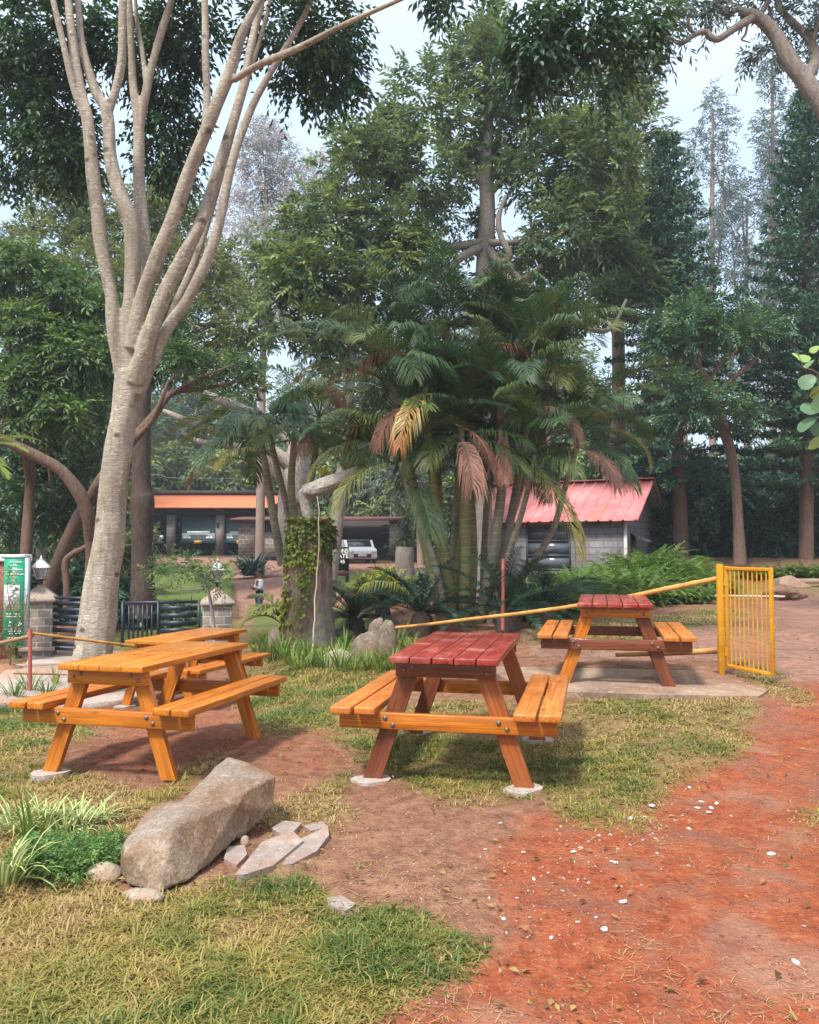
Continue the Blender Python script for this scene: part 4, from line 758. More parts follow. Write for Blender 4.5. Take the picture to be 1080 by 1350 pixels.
b7 = on(-2.2, 21.5); tree('broadleaf_tree', b7, 'leafy tree with bright young leaf tips left of the tall central tree', fork(c7b, b7, P(470, 260, 22), .22, 8, 3), M_BK_GREY, c7b, M_LF_MID, 1900, 11, .22, .075, .52, 22, gap=.50, gfreq=1.6, vb=.55, vs=.2, hue=.9)
c7c = cl([(835, 110, 30, 32, 40), (845, 180, 29, 32, 50), (800, 250, 29, 40, 60), (845, 270, 28, 35, 50), (790, 350, 28, 35, 50), (850, 350, 28, 40, 50)])
b7 = on(6.9, 29); tree('broadleaf_tree', b7, 'tall narrow leafy tree with a reddish trunk between central tree and conifer', [([b7 - [0, 0, .2], P(815, 560, 29), P(816, 340, 29), P(835, 180, 29)], [.30, .25, .2, .06])] + fork(c7c, P(816, 420, 29), P(838, 180, 29), .14, 5, 6), M_BK_FAR, c7c, M_LF_OLIVE, 1500, 10, .26, .075, .55, 23, vb=.4, vs=.17, gap=.42)
# left side crowns
c4 = cl([(30, 360, 19, 50, 35), (95, 400, 19, 45, 35), (40, 440, 18.5, 50, 40), (100, 470, 18.5, 45, 40), (20, 510, 18, 45, 35), (70, 545, 18, 45, 30)])
b4 = on(-8.7, 18.5); tree('broadleaf_tree', b4, 'dense tree with drooping fresh green leaves at the left edge', fork(c4, b4, P(50, 420, 19), .16, 6, 4), M_BK_BROWN, c4, M_LF_LIGHT, 1900, 9, .20, .062, .42, 24, gap=.40, vb=.42, vs=.2, droop=.5, hue=.8)
c5 = cl([(85, 270, 30, 50, 45), (60, 330, 29, 50, 40), (150, 300, 30, 60, 55), (120, 370, 28, 60, 50), (215, 290, 30, 55, 50), (210, 370, 29, 55, 55), (280, 360, 29, 45, 45), (270, 440, 28, 55, 50), (190, 440, 28, 50, 40), (330, 420, 28, 40, 50), (300, 500, 27, 50, 30)])
b5 = on(-10.5, 29); tree('broadleaf_tree', b5, 'broad olive green tree rising behind the pale forked trunk', fork(c5, b5, P(190, 330, 29), .3, 9, 5), M_BK_BROWN, c5, M_LF_OLIVE, 3000, 9, .27, .075, .5, 25, gap=.42, vb=.5, vs=.2, hue=.9)
c6 = cl([(350, 210, 40, 40, 40), (330, 270, 40, 40, 40), (385, 250, 40, 35, 40), (320, 330, 39, 40, 45), (370, 320, 39, 45, 40), (345, 180, 40, 25, 20), (400, 300, 40, 30, 35), (390, 380, 39, 30, 35), (425, 240, 40, 28, 34), (300, 385, 39, 30, 30), (345, 405, 39, 34, 28)])
b6 = on(-7.2, 39.5); tree('blossom_tree', b6, 'pale lilac grey tree of fine twigs and small blossoms far behind', fork(c6, b6, P(352, 240, 40), .25, 8, 6) + fork(c6, P(350, 420, 40), P(352, 240, 40), .12, 8, 16), M_BK_FAR, c6, M_LF_PALE, 3300, 9, .15, .075, .7, 26, gap=.47, vb=.5, vs=.25)
c8 = cl([(30, 600, 20.5, 45, 40), (95, 560, 21.0, 40, 35), (125, 620, 20.5, 40, 45), (70, 650, 20.0, 45, 40), (20, 670, 20.0, 40, 40), (105, 690, 20.0, 35, 30), (140, 520, 22.0, 25, 40), (60, 590, 21.0, 50, 40), (215, 470, 22.0, 30, 30)])
b8 = on(-8.8, 20.6); hib = tree('hibiscus_shrub', b8, 'tall dark shrub with a few pink flowers behind the pale trunk', fork(c8, b8, P(80, 610, 20.5), .09, 6, 7), M_BK_BROWN, c8, M_LF_DARK, 1900, 8, .15, .07, .4, 27, cat='shrub', gap=.38, vb=.5, vs=.2)
M_PETAL = m_leaf('pink_petal', [(.70, .24, .28), (.80, .42, .44)], .3, .5, .3)
for px, py in ((118, 551), (20, 557), (37, 572), (46, 570), (2, 551)):
    b = MB(); n = 10; a = np.arange(n) * 2 * PI / n; leaves(b, np.zeros((n, 3)), np.stack([np.cos(a), -.5 + 0 * a, np.sin(a)], 1), np.tile([0., -1, 0], (n, 1)), .085, .07, np.random.rand(n)); b.build('flower', M_PETAL, hib, loc=P(px, py, 19) - np.array(hib.location))
# crooked brown tree left of the pale trunk
l2 = [pl([(62, 780, 16.74, 20.8), (80, 735, 16.62, 19.2), (100, 690, 16.49, 17.6), (118, 660, 16.37, 16.0), (135, 630, 16.24, 14.4), (180, 575, 16.37, 12.0), (205, 545, 16.49, 10.4), (228, 518, 16.62, 8.8), (270, 512, 16.86, 5.6), (330, 500, 17.36, 2.4)]), pl([(122, 720, 16.37, 15.2), (116, 680, 16.12, 18.4), (104, 650, 16.00, 17.6), (80, 620, 15.87, 15.2), (50, 602, 15.75, 14.4), (15, 585, 15.62, 12.8), (-30, 560, 15.50, 11.2), (-70, 520, 15.38, 6.4)]),
      pl([(3, 588, 15.62, 8.8), (-2, 565, 15.62, 8.0), (-20, 530, 15.62, 5.6)]), pl([(88, 805, 16.37, 9.6), (88, 770, 16.37, 8.8), (86, 745, 16.37, 9.6), (92, 733, 16.37, 8.8), (112, 722, 16.37, 8.0), (135, 708, 16.37, 6.4)]), pl([(118, 790, 16.49, 19.2), (121, 730, 16.37, 16.0), (117, 690, 16.24, 16.0)]), pl([(180, 578, 16.37, 8.8), (200, 556, 16.24, 7.2), (210, 535, 16.12, 6.4), (222, 505, 16.12, 4.8), (240, 490, 16.12, 2.4)]), pl([(225, 520, 16.62, 5.6), (260, 500, 16.37, 4.0), (310, 480, 16.37, 1.6)])]
c2 = cl([(260, 490, 16.86, 40, 18), (310, 485, 17.36, 35, 18), (240, 470, 16.37, 30, 18), (-60, 520, 15.50, 50, 50)])
tree('crooked_tree', P(70, 775, 16.6), 'crooked brown branching tree leaning out behind the stone gate pillar', l2, M_BK_BROWN, c2, M_LF_DARK, 900, 8, .10, .04, .3, 28, vb=.7, vs=.2)
c3 = cl([(185, 470, 19, 30, 25), (160, 430, 20, 30, 35), (215, 420, 20, 35, 30)])
tree('pine_tree', P(188, 765, 18.5), 'straight dark brown rough trunk in front of the orange roofed shed', [pl([(188, 815, 18.5, 36), (188, 775, 18.5, 31), (187, 720, 18.5, 27), (188, 665, 18.5, 31), (186, 640, 18.5, 25), (187, 560, 18.5, 23), (189, 500, 18.5, 19), (188, 400, 18.6, 10)])], M_BK_DARK, c3, M_LF_DARK, 900, 8, .14, .05, .35, 29, vb=.6)
tree('slender_tree', on(-10.9, 24), 'thin greyish trunk with drooping dark leaves behind the gate lantern', [pl([(54, 745, 24, 12), (54, 640, 24, 11), (57, 560, 24, 9), (60, 480, 24, 6)])], M_BK_GREY, cl([(48, 655, 23.5, 26, 16), (52, 675, 23.5, 20, 16), (60, 470, 24, 35, 25)]), M_LF_BUSH, 420, 8, .26, .13, .4, 30, vb=.6, droop=.7)
tree('sapling', on(-9.0, 20.5), 'slim brown stemmed sapling under the drooping green tree', [pl([(68, 700, 20, 8), (16 + 52, 640, 20, 7), (60, 560, 19.5, 5), (66, 520, 19.5, 4)]), pl([(16, 560, 17.6, 5), (14, 520, 17.6, 5), (28, 480, 17.6, 3)])], M_BK_BROWN, cl([(40, 500, 18, 40, 22)]), M_LF_LIGHT, 300, 8, .2, .06, .4, 31, vb=.4, vs=.2)
# old bare tree with pale limbs behind the ivy stump
l9 = [pl([(396, 790, 17.5, 46), (394, 740, 17.5, 42), (386, 700, 17.5, 42), (386, 655, 17.5, 38), (392, 610, 17.5, 34), (398, 560, 17.5, 20)]), pl([(385, 650, 17.5, 20), (350, 600, 17.3, 15), (320, 590, 17.2, 11), (290, 586, 17.1, 10), (262, 582, 17, 8), (240, 570, 17, 5)]), pl([(392, 620, 17.4, 20), (360, 595, 17.3, 15), (310, 575, 17.2, 11), (275, 566, 17.1, 10), (240, 552, 17, 9), (213, 541, 17, 6)]),
      pl([(400, 600, 17.5, 22), (370, 565, 17.6, 20), (330, 545, 17.7, 17), (295, 530, 17.8, 13), (270, 518, 17.9, 8)]), pl([(380, 665, 17.2, 14), (420, 650, 16.6, 18)])]
tree('bare_tree', P(396, 780, 17.5), 'old tree with bare whitish limbs reaching left behind the small palms', l9, M_BK_WHITE, None, None, 0, seed=32)
l9 = [pl([(410, 715, 12.9, 15), (406, 676, 12.9, 13), (403, 652, 12.9, 15), (412, 645, 12.8, 18), (440, 637, 12.7, 20), (462, 628, 12.6, 17), (474, 620, 12.5, 11)])]
b = MB(); 
for p, w in l9: limb(b, p, w, 14, 10, .55, 5)
# ------------------------------------------------------------------ ivy clad stump (its broken grey limb on top)
SP = P(403, 852, 12.8); SP[2] = gz(SP[0], SP[1])[0]
r = empty('ivy_stump', SP, 0, 'thick old tree stump with yellow green ivy over its upper half', 'tree stump'); zb = SP[2]
def stp(t, th):
    """surface of the stump: t height 0..1, th angle"""
    H = 1.87; R = (.36 - .055 * t + .10 * np.exp(-t * 9)) * (1 + .09 * np.sin(3 * th + 1 + t) + .05 * np.sin(7 * th + 3 * t))
    return np.stack([R * np.cos(th) + .06 * t, R * np.sin(th) * .9, H * t], -1)
b1 = MB(); ths = np.linspace(0, 2 * PI, 49)[:-1]; tt = np.linspace(-.06, 1, 26); V = np.concatenate([stp(np.full(48, t), ths) for t in tt]); V = V * (1 + .045 * (fbm(V * 6, 8, 3) - .5))[:, None]
i = np.arange(48); j = (i + 1) % 48; b1.add(V, np.concatenate([np.stack([k * 48 + i, k * 48 + j, k * 48 + 48 + j, k * 48 + 48 + i], 1) for k in range(25)])); b1.add(np.vstack([V[-48:], [[.06, 0, 1.91]]]), [(q, (q + 1) % 48, 48) for q in range(48)])
t = NT('stump_bark'); o = t.obj(); n = t.noise(t.mapping(o, (7, 7, 1.6)), 2.2, 6, .65, 1.2); c = t.ramp(n, [(.32, (.115, .07, .045)), (.5, (.235, .16, .115)), (.66, (.34, .26, .20))])
sx = t.n('ShaderNodeSeparateXYZ'); t.link(o, sx.inputs[0]); e = t.math('ADD', t.math('SUBTRACT', sx.outputs[0], t.math('MULTIPLY', sx.outputs[2], .32)), t.math('MULTIPLY', t.math('SUBTRACT', t.noise(o, 2.5, 4), .5), .35)); bare = t.ramp(e, [(-.0 + .0, 0.), (.05, 1.)])
bare = t.math('MULTIPLY', bare, t.ramp(sx.outputs[2], [(.72, 1.), (.95, 0.)])); c = t.mix(t.math('MULTIPLY', bare, .85), c, t.ramp(t.noise(o, 12, 4), [(.3, (.25, .205, .175)), (.7, (.40, .345, .31))]))
b1.build('trunk', t.done(t.pbsdf(c, .9, 0, t.bump(n, .035), .2)), r, True)
rock_finish(b.build('broken_limb', M_BK_WHITE, r, loc=-SP), .011, .014)
rs = np.random.RandomState(3); N = 5200; t = rs.rand(N); th = rs.uniform(0, 2 * PI, N); low = .42 + .40 * np.clip(np.cos(th + .35) * .9, -1, 1) + .10 * np.sin(5 * th) ; k = (t > low) | ((t > low - .38) & (rs.rand(N) < .22) & (np.cos(th) < .5)); k &= fbm(stp(t, th) * 5, 4, 2) > .36; t, th = t[k], th[k]
p = stp(t, th); o = np.stack([np.cos(th), np.sin(th), .15 + 0 * th], 1); n = len(t); p = p + o * rs.uniform(.0, .07, n)[:, None] * np.array([1, 1, .3]); b = MB()
leaves(b, p, np.stack([rs.normal(0, .5, n), rs.normal(0, .5, n), -.8 + 0 * t], 1) + o * .55, o, rs.uniform(.05, .085, n), rs.uniform(.045, .07, n), np.clip(.42 + rs.normal(0, .22, n) + .35 * (np.cos(th) < -.3) * (t < .7) - .15 * (t > .85), 0, 1))
n = 500; th = rs.uniform(0, 2 * PI, n); rr = rs.rand(n) ** .5 * .36; p = np.stack([rr * np.cos(th) + .05, rr * np.sin(th), 1.87 + rs.uniform(0, .09, n)], 1); leaves(b, p, rs.normal(0, 1, (n, 3)) * [1, 1, .4], np.tile([0, 0, 1.], (n, 1)) + rs.normal(0, .3, (n, 3)), .075, .06, np.clip(.4 + rs.normal(0, .2, n), 0, 1))
b.build('ivy', M_IVY, r)
b = MB(); s0 = P(421, 652, 10.9) ; q = curve([P(418, 648, 12.8), P(420.5, 690, 12.2), P(418, 760, 11.9), P(413.5, 830, 11.5), P(410.5, 888, 10.7)], 10); q[:, 0] += (fbm(q * 4, 3, 2) - .5) * .05; b.tube(q, .009, 6, wob=.3); tag(b.build('hanging_root', m_plain('pale_root', (.42, .31, .22), .8, 0, .3, 20), None, True), 'pale thin hanging root in front of the ivy stump', 'aerial root')
# epiphyte sprout on top of the stump limb
p = P(424, 655, 13.0); r = empty('leafy_sprout', p, 0, 'bright leafy sprout growing on the broken limb of the stump', 'plant'); b = MB(); b.tube(curve([(0, 0, -.06), (.0, .0, .2), (.05, 0, .38)], 5), .012, 6); b.build('stem', M_BK_BROWN, r)
b = MB(); straps(b, (.0, 0, .12), 16, .34, .055, .55, .2, (5, 60), .9, 5); straps(b, (.05, 0, .34), 12, .26, .05, .75, .2, (20, 80), .9, 6); b.build('foliage', M_IVY, r)
# ================================================================== right side
r8 = norfolk(P(899, 724, 26) - np.array([0, 0, .2]), 13.6, 2.6, 2.3, 41, 'norfolk_pine', 'dark conifer with drooping boughs right behind the pink roofed hut', .40, .9, (-.3, 0), .45, .24, .55)
r10 = norfolk(P(1062, 742, 25) - np.array([0, 0, .3]), 15.0, 2.9, 2.6, 43, 'norfolk_pine', 'tall dark layered conifer near the right edge behind the gate', .42, .9, (.4, 0), .1, .23, .5)
r11 = norfolk(P(1130, 742, 29) - np.array([0, 0, .3]), 17.0, 2.8, 2.0, 44, 'norfolk_pine', 'layered conifer at the very right edge of the view', .40, .8, (0, 0), .1, .23, .55)
c9 = cl([(900, 425, 22.5, 45, 16), (960, 440, 23, 50, 18), (930, 405, 23.5, 45, 16), (1000, 440, 23.5, 40, 16), (1030, 430, 24, 30, 14), (880, 455, 22.5, 35, 14), (930, 530, 22, 40, 16), (890, 510, 22, 28, 14), (985, 545, 22.5, 25, 12), (905, 550, 22, 28, 14)], 1.2)
l9 = [pl([(976, 745, 23, 17), (973, 680, 23, 13), (968, 620, 23, 13), (955, 565, 23, 14), (944, 530, 23, 12), (932, 500, 23, 11), (920, 480, 23, 9), (935, 440, 23, 5)]), pl([(944, 520, 23, 8), (965, 500, 23, 7), (990, 480, 23, 5), (1010, 450, 23, 3)]), pl([(935, 505, 23, 7), (950, 480, 23, 6), (975, 460, 23, 3)]), pl([(920, 482, 23, 6), (900, 470, 23, 5), (880, 450, 23, 3)]), pl([(955, 565, 22.9, 6), (915, 530, 22.5, 4), (890, 500, 22.3, 3)])]
tree('flat_topped_tree', P(976, 738, 23), 'slender leaning tree with flat feathery layers above the yellow gate', l9, M_BK_BROWN, c9, M_LF_CONIFER, 1500, 12, .15, .045, .5, 33, gap=.36, vb=.62, vs=.14, up=.05, droop=.15, flat=1.2)
# pale rough limb reaching in from the right, top
l12 = [[(8.9, 12.5, -.1), (8.6, 12.3, 2.4), (8.0, 12.1, 4.8), P(1160, 265, 12), P(1100, 165, 12), P(1068, 115, 12), P(1045, 85, 12), P(1022, 45, 12), P(998, 22, 12), P(975, 15, 12)], [.30, .26, .20, .16, .14, .135, .125, .105, .09, .06]]
l12 = [tuple(l12), pl([(995, 22, 12, 12.0), (968, 38, 11.9, 9.6), (945, 52, 11.8, 8.8), (930, 42, 11.8, 8.0), (915, 46, 11.7, 7.2), (898, 57, 11.7, 6.4), (882, 50, 11.6, 4.0), (862, 52, 11.6, 2.4)]), pl([(985, 18, 12, 9.6), (972, 12, 12.1, 8.0), (960, 20, 12.1, 7.2), (948, 8, 12.2, 6.4), (940, -10, 12.2, 4.8)]), pl([(1062, 108, 12, 17.6), (1075, 80, 12.1, 16.0), (1066, 50, 12.2, 12.0), (1045, 30, 12.2, 10.4), (1028, 8, 12.3, 8.8), (1020, -30, 12.3, 6.4)]), pl([(1000, 25, 12, 7.2), (1012, 0, 12, 5.6), (1020, -30, 12, 3.2)]), pl([(1070, 70, 12.1, 6.4), (1078, 30, 12, 4.8), (1090, -10, 12, 3.2)]), pl([(915, 46, 11.7, 4.8), (908, 30, 11.7, 4.0), (912, 15, 11.7, 2.4)]), pl([(986, 30, 12, 3.2), (983, 45, 12, 3.2), (978, 52, 12, 2.4), (990, 56, 12, 1.5)]), pl([(1030, 60, 12, 4.0), (1010, -5, 12.3, 3.2), (1000, -60, 12, 2.4)])]
c12 = cl([(880, 30, 11.7, 30, 22), (850, 60, 11.7, 22, 16), (935, 15, 12, 30, 16), (1000, 0, 12.2, 40, 14), (1060, 20, 12.2, 30, 25), (1020, 70, 12.4, 22, 14), (905, 5, 12, 40, 16), (990, 75, 12.6, 14, 10), (1000, -90, 12, 120, 50), (1120, 40, 12.5, 50, 60)])
tree('rough_barked_tree', (8.9, 12.5, gz(8.9, 12.5)[0]), 'rough barked tree whose twisted limb reaches in at the top right', l12, M_BK_GREY, c12, M_LF_EUC, 900, 8, .13, .03, .3, 34, gap=.38, vb=.3, vs=.2, droop=.7)
# far eucalypts
def euc(px, ptop, pbase, D, rx, seed, label, n=1500):
    base = P(px, pbase, D); base[2] = gz(base[0], base[1])[0]; rs = np.random.RandomState(seed); sp = []
    for k in range(13):
        t = k / 12; sp.append((px + rs.normal(0, rx * .42) * (1 - .5 * t), pbase + (ptop - pbase) * (.34 + .64 * t), D, rx * rs.uniform(.4, .62) * (1.05 - .6 * t), 30 * rs.uniform(.7, 1.2)))
    c = cl(sp); top = P(px, ptop + 20, D); tree('eucalyptus_tree', base, label, fork(c, base, top, .30, 9, seed), M_BK_FAR, c, M_LF_EUC, n, 8, .30, .095, .8, seed, gap=.43, gfreq=1.7, vb=.5, vs=.2, droop=.4)
euc(940, 130, 690, 62, 52, 51, 'pale grey green tall tree standing in the gap beside the conifer'); euc(1018, 60, 690, 58, 46, 52, 'tallest pale tree, just left of the dark layered conifer'); euc(985, 245, 690, 66, 40, 53, 'slim pale tree low between two taller pale trees', 1000); euc(905, 250, 690, 70, 36, 54, 'faint pale tree just behind the top of the near conifer', 950)
euc(868, 300, 690, 72, 32, 55, 'faint slim tree against the sky beside the tall leafy one', 700); euc(1060, 150, 690, 68, 38, 56, 'faint tall tree hidden behind the layered conifer', 850)
# fan palm far left
p = on(-23.2, 47); r = empty('fan_palm', p, 0, 'far palm whose top shows against the sky at the left edge', 'palm tree'); top = P(14, 315, 47); b = MB(); limb(b, [(0, 0, 0), (top - p) * .5, top - p], [.2, .17, .15]); b.build('trunk', M_BK_GREY, r, True)
for k in range(14): b = MB(); frond(b, top - p, k * .45 * 1.0, .9 - .09 * k, 2.6, 1.2, 26, .7, .07, .75, seed=k, rw=.03); b.build('frond', M_PALM, r)
# ================================================================== coffee bushes and forest fill
def bush_proto(seed, mat, H=2.6, n=430, L=.20, Wd=.085, label='', nm='coffee_bush'):
    r = empty(nm, (0, 0, 0), 0, label, 'bush'); rs = np.random.RandomState(seed); c = [(rs.normal(0, .5), rs.normal(0, .5), H * t, .75 * (1.1 - .5 * t), .75 * (1.1 - .5 * t), .5) for t in (.2, .35, .5, .65, .8, .92)]
    b = MB(); twigs(b, (0, 0, -.1), [q[:3] for q in c], .05, seed); b.build('stem', M_BK_DARK, r); crown(c, n, 9, L, Wd, .5, seed, up=.1, droop=.5, gap=.36, vb=.45, vs=.2).build('foliage', mat, r); return r
LB = 'dark glossy coffee bush in the undergrowth beyond the gate'; GB = 'coffee bushes under the trees on the right'
bp = [bush_proto(61 + k, M_LF_BUSH, label=LB) for k in range(3)]; rs = np.random.RandomState(8); k = 0
for D in (29, 33, 37, 42, 48):
    for px in np.arange(845, 1180, 34 * 30 / D):
        q = px + rs.normal(0, 8); d = D + rs.normal(0, .9); x = (q - 540) / F * d
        o = bp[k] if k < 3 else copy_tree(bp[rs.randint(3)]); k += 1; s = rs.uniform(.85, 1.35); o.location = on(x, d, -.05); o.rotation_euler[2] = rs.uniform(0, 6); o.scale = (s, s, s); tag(o, LB, 'bush', GB)
LB2 = 'leafy green bush on the slope above and around the shed'; GB2 = 'bushes on the slope round the shed'
bp2 = [bush_proto(71 + k, M_LF_OLIVE if k else M_LF_MID, 3.2, 430, .26, .11, LB2, 'leafy_bush') for k in range(2)]; k = 0
for px, D, s in [(30, 40, 1.2), (70, 42, 1.3), (110, 40, 1.2), (150, 42, 1.2), (20, 28, .7), (90, 30, .7), (135, 31, .7), (160, 30, .6), (200, 68, 2.4), (240, 70, 2.6), (280, 69, 2.5), (320, 70, 2.6), (360, 69, 2.4), (400, 70, 2.6), (440, 68, 2.5), (480, 70, 2.5), (520, 66, 2.4), (560, 50, 1.6), (600, 46, 1.6), (640, 44, 1.6), (690, 42, 1.5), (740, 40, 1.5), (790, 38, 1.5), (-20, 30, 1.2), (-60, 34, 1.4), (540, 58, 1.8), (180, 75, 3.2), (260, 78, 3.3), (340, 78, 3.3), (420, 78, 3.3), (500, 76, 3.2)]:
    o = bp2[k] if k < 2 else copy_tree(bp2[k % 2]); k += 1; o.location = on((px - 540) / F * D, D, -.05); o.rotation_euler[2] = k * 1.7; o.scale = (s, s, s); tag(o, LB2, 'bush', GB2)
def forest_proto(seed, mat, bark, H, n, L):
    r = empty('forest_tree', (0, 0, 0), 0, 'tall forest tree standing far behind the huts and palms', 'tree'); rs = np.random.RandomState(seed)
    c = [(rs.normal(0, 1.2), rs.normal(0, 1.2), H * t, 2.0 * rs.uniform(.7, 1.2), 2.0 * rs.uniform(.7, 1.2), 1.5) for t in np.linspace(.35, .95, 9)]
    b = MB()
    for pp, w in fork(c, (0, 0, 0), (0, 0, H), .28, 8, seed): limb(b, pp, w, 8, 5, .1, seed)
    b.build('trunk', bark, r, True); crown(c, n, 8, L, L * .36, .8, seed, gap=.42, vb=.45, vs=.2, droop=.4).build('crown', mat, r); return r
fp = [forest_proto(81, M_LF_OLIVE, M_BK_FAR, 15, 950, .38), forest_proto(82, M_LF_EUC, M_BK_FAR, 17, 800, .38), forest_proto(83, M_LF_MID, M_BK_GREY, 14, 950, .38), forest_proto(84, M_LF_DARK, M_BK_DARK, 13, 1000, .36)]
k = 0
for px, D, s, h in [(20, 50, .8, 1), (80, 56, 1, .95), (150, 60, 1.05, 1), (215, 84, 1.2, 1.0), (270, 88, 1.1, 1.05), (320, 86, 1.0, 1.0), (380, 88, 1.05, 1.05), (430, 84, 1.1, 1.1), (480, 80, 1.2, 1.1), (540, 70, 1.1, 1.1), (600, 56, 1, 1), (660, 52, .9, 1), (720, 48, .85, 1), (780, 46, .8, .9), (830, 50, .75, .8), (870, 46, .5, .7), (920, 52, .5, .7), (965, 50, .45, .8), (1010, 48, .5, .7), (1050, 46, .55, .8), (1100, 44, .9, 1), (1150, 40, .9, 1), (-40, 46, .9, 1), (-100, 42, 1, 1), (690, 62, 1.2, 1), (760, 60, 1.1, 1), (590, 75, 1.3, 1), (890, 60, .55, .7), (990, 62, .55, .7), (240, 76, 1.0, .9), (300, 80, 1.0, .9), (555, 40, .7, 1), (120, 48, .8, .9), (40, 42, .75, .85)]:
    o = fp[k] if k < 4 else copy_tree(fp[(k * 7) % 4]); k += 1; o.location = on((px - 540) / F * D, D, -.1); o.rotation_euler[2] = k * 2.1; o.scale = (s, s, s * h); tag(o, 'tall forest tree standing far behind the huts and palms', 'tree', 'far forest trees')
# the wood beyond, one mass
rs = np.random.RandomState(99); C = []
for k in range(150):
    a = rs.uniform(-.85, .85); D = rs.uniform(86, 135); x = D * math.tan(a) if abs(a) < .7 else D * math.sin(a) * 1.2; z0 = gz(x, D, False)[0]; h = rs.uniform(.2, 1) * (17 + 4 * math.sin(a * 9)) * (.52 if a > .2 else 1); C.append((x, D, z0 + h * .55, 4.5, 4, h * .5 + 1))
crown(C, 26000, 6, .85, .40, 1.6, 101, gap=.38, vb=.42, vs=.2, b=(fb := MB())); tag(fb.build('forest', M_LF_OLIVE), 'far wooded hillside behind everything', 'forest', kind='stuff')
# ================================================================== palms
def m_stem(name, c1, c2, ring, per=.085):
    t = NT(name); o = t.obj(); s = t.n('ShaderNodeSeparateXYZ'); t.link(o, s.inputs[0]); z = t.math('ADD', t.math('DIVIDE', s.outputs[2], per), t.math('MULTIPLY', t.noise(o, 2.5, 2), 1.2)); f = t.math('FRACT', z)
    c = t.mix(t.ramp(t.noise(o, 4, 4), [(.35, 0.), (.65, 1.)]), c1, c2); c = t.mix(t.ramp(f, [(.0, .7), (.08, .7), (.13, 0.), (1., 0.)]), c, ring); return t.done(t.pbsdf(c, .55, 0, t.bump(f, .006), .3))
M_STEM = m_stem('ringed_green_stem', (.15, .16, .05), (.27, .25, .11), (.38, .33, .20)); M_STEM2 = m_stem('ringed_grey_stem', (.19, .165, .115), (.31, .27, .20), (.42, .37, .30), .11)
M_SHEATH = m_plain('dead_leaf_sheath', (.26, .155, .12), .85, 0, .5, 9, .01)
PB = P(612, 820, 12.85); PB[2] = gz(PB[0], PB[1])[0]
PC = empty('palm_clump', PB, 0, 'big clump of ringed green palm stems with arching green and rusty fronds', 'palm')
def W2(px, py, D): return P(px, py, D) - PB
stems = [([(584, 823, 12.7, 20), (568, 750, 12.6, 17), (548, 660, 12.5, 15), (528, 580, 12.4, 13), (518, 520, 12.3, 11)], 0), ([(600, 823, 12.6, 21), (590, 750, 12.5, 19), (576, 680, 12.5, 16), (568, 600, 12.5, 14), (560, 545, 12.5, 12)], 0), ([(612, 824, 12.4, 21), (614, 740, 12.4, 20), (612, 660, 12.4, 18), (610, 610, 12.4, 15), (608, 560, 12.4, 11)], 0),
         ([(620, 822, 12.9, 17), (624, 720, 13, 15), (616, 600, 13.1, 13), (596, 500, 13.2, 12), (588, 440, 13.2, 10)], 1), ([(630, 824, 12.5, 20), (648, 740, 12.5, 18), (660, 660, 12.5, 17), (664, 600, 12.5, 15), (660, 545, 12.5, 12)], 1), ([(642, 822, 12.8, 17), (662, 740, 12.9, 16), (680, 650, 13, 14), (694, 560, 13, 12), (704, 490, 13.1, 10)], 1),
         ([(594, 820, 13.2, 15), (600, 700, 13.3, 14), (612, 560, 13.4, 12), (634, 450, 13.5, 10)], 1), ([(578, 820, 13.2, 14), (580, 700, 13.4, 13), (572, 560, 13.5, 11), (545, 470, 13.6, 9)], 1), ([(652, 818, 13.2, 14), (690, 760, 13.2, 12), (728, 700, 13.1, 11), (746, 640, 13, 10), (766, 570, 13, 9)], 1), ([(636, 820, 13.3, 13), (640, 700, 13.4, 12), (650, 560, 13.5, 10), (672, 470, 13.6, 8)], 1), ([(604, 822, 13, 12), (606, 720, 13, 11), (628, 640, 13.1, 10), (640, 580, 13.1, 9)], 0)]
heads = []
for k, (sp, kind) in enumerate(stems):
    p, w = pl(sp); b = MB(); limb(b, np.array(p) - PB, np.array(w) * .76, 12, 8, .03, k); b.build('stem', M_STEM2 if kind else M_STEM, PC, True); heads.append((np.array(p[-1]) - PB, nrm(np.array(p[-1]) - np.array(p[-2]))))
    if k in (0, 3, 4, 6, 9):
        h = np.array(p[-1]) - PB; b = MB(); d0 = heads[-1][1]; b.tube(curve([h - d0 * .55, h - d0 * .3, h, h + d0 * .2], 4), [.05, .075, .07, .03] and np.interp(np.linspace(0, 1, 13), [0, .3, .7, 1], [.045, .08, .07, .02]), 8, wob=.5, seed=k); b.build('leaf_sheath', M_SHEATH, PC)
for sp in ([(588, 822, 12.3, 12), (572, 740, 12.2, 11), (546, 670, 12.1, 9), (528, 610, 12.0, 7)], [(646, 822, 12.5, 12), (668, 740, 12.4, 10), (690, 670, 12.3, 8), (706, 600, 12.2, 7)], [(640, 820, 13.3, 11), (676, 680, 13.4, 9), (722, 540, 13.5, 7), (738, 480, 13.5, 6)], [(584, 820, 13.3, 11), (558, 680, 13.4, 9), (518, 540, 13.5, 7), (500, 490, 13.5, 6)]):
    p, w = pl(sp); b = MB(); limb(b, np.array(p) - PB, np.array(w) * .9, 10, 8, .03, len(heads)); b.build('stem', M_STEM2, PC, True); heads.append((np.array(p[-1]) - PB, nrm(np.array(p[-1]) - np.array(p[-2]))))
rs = np.random.RandomState(17); nf = 0; rest = MB()
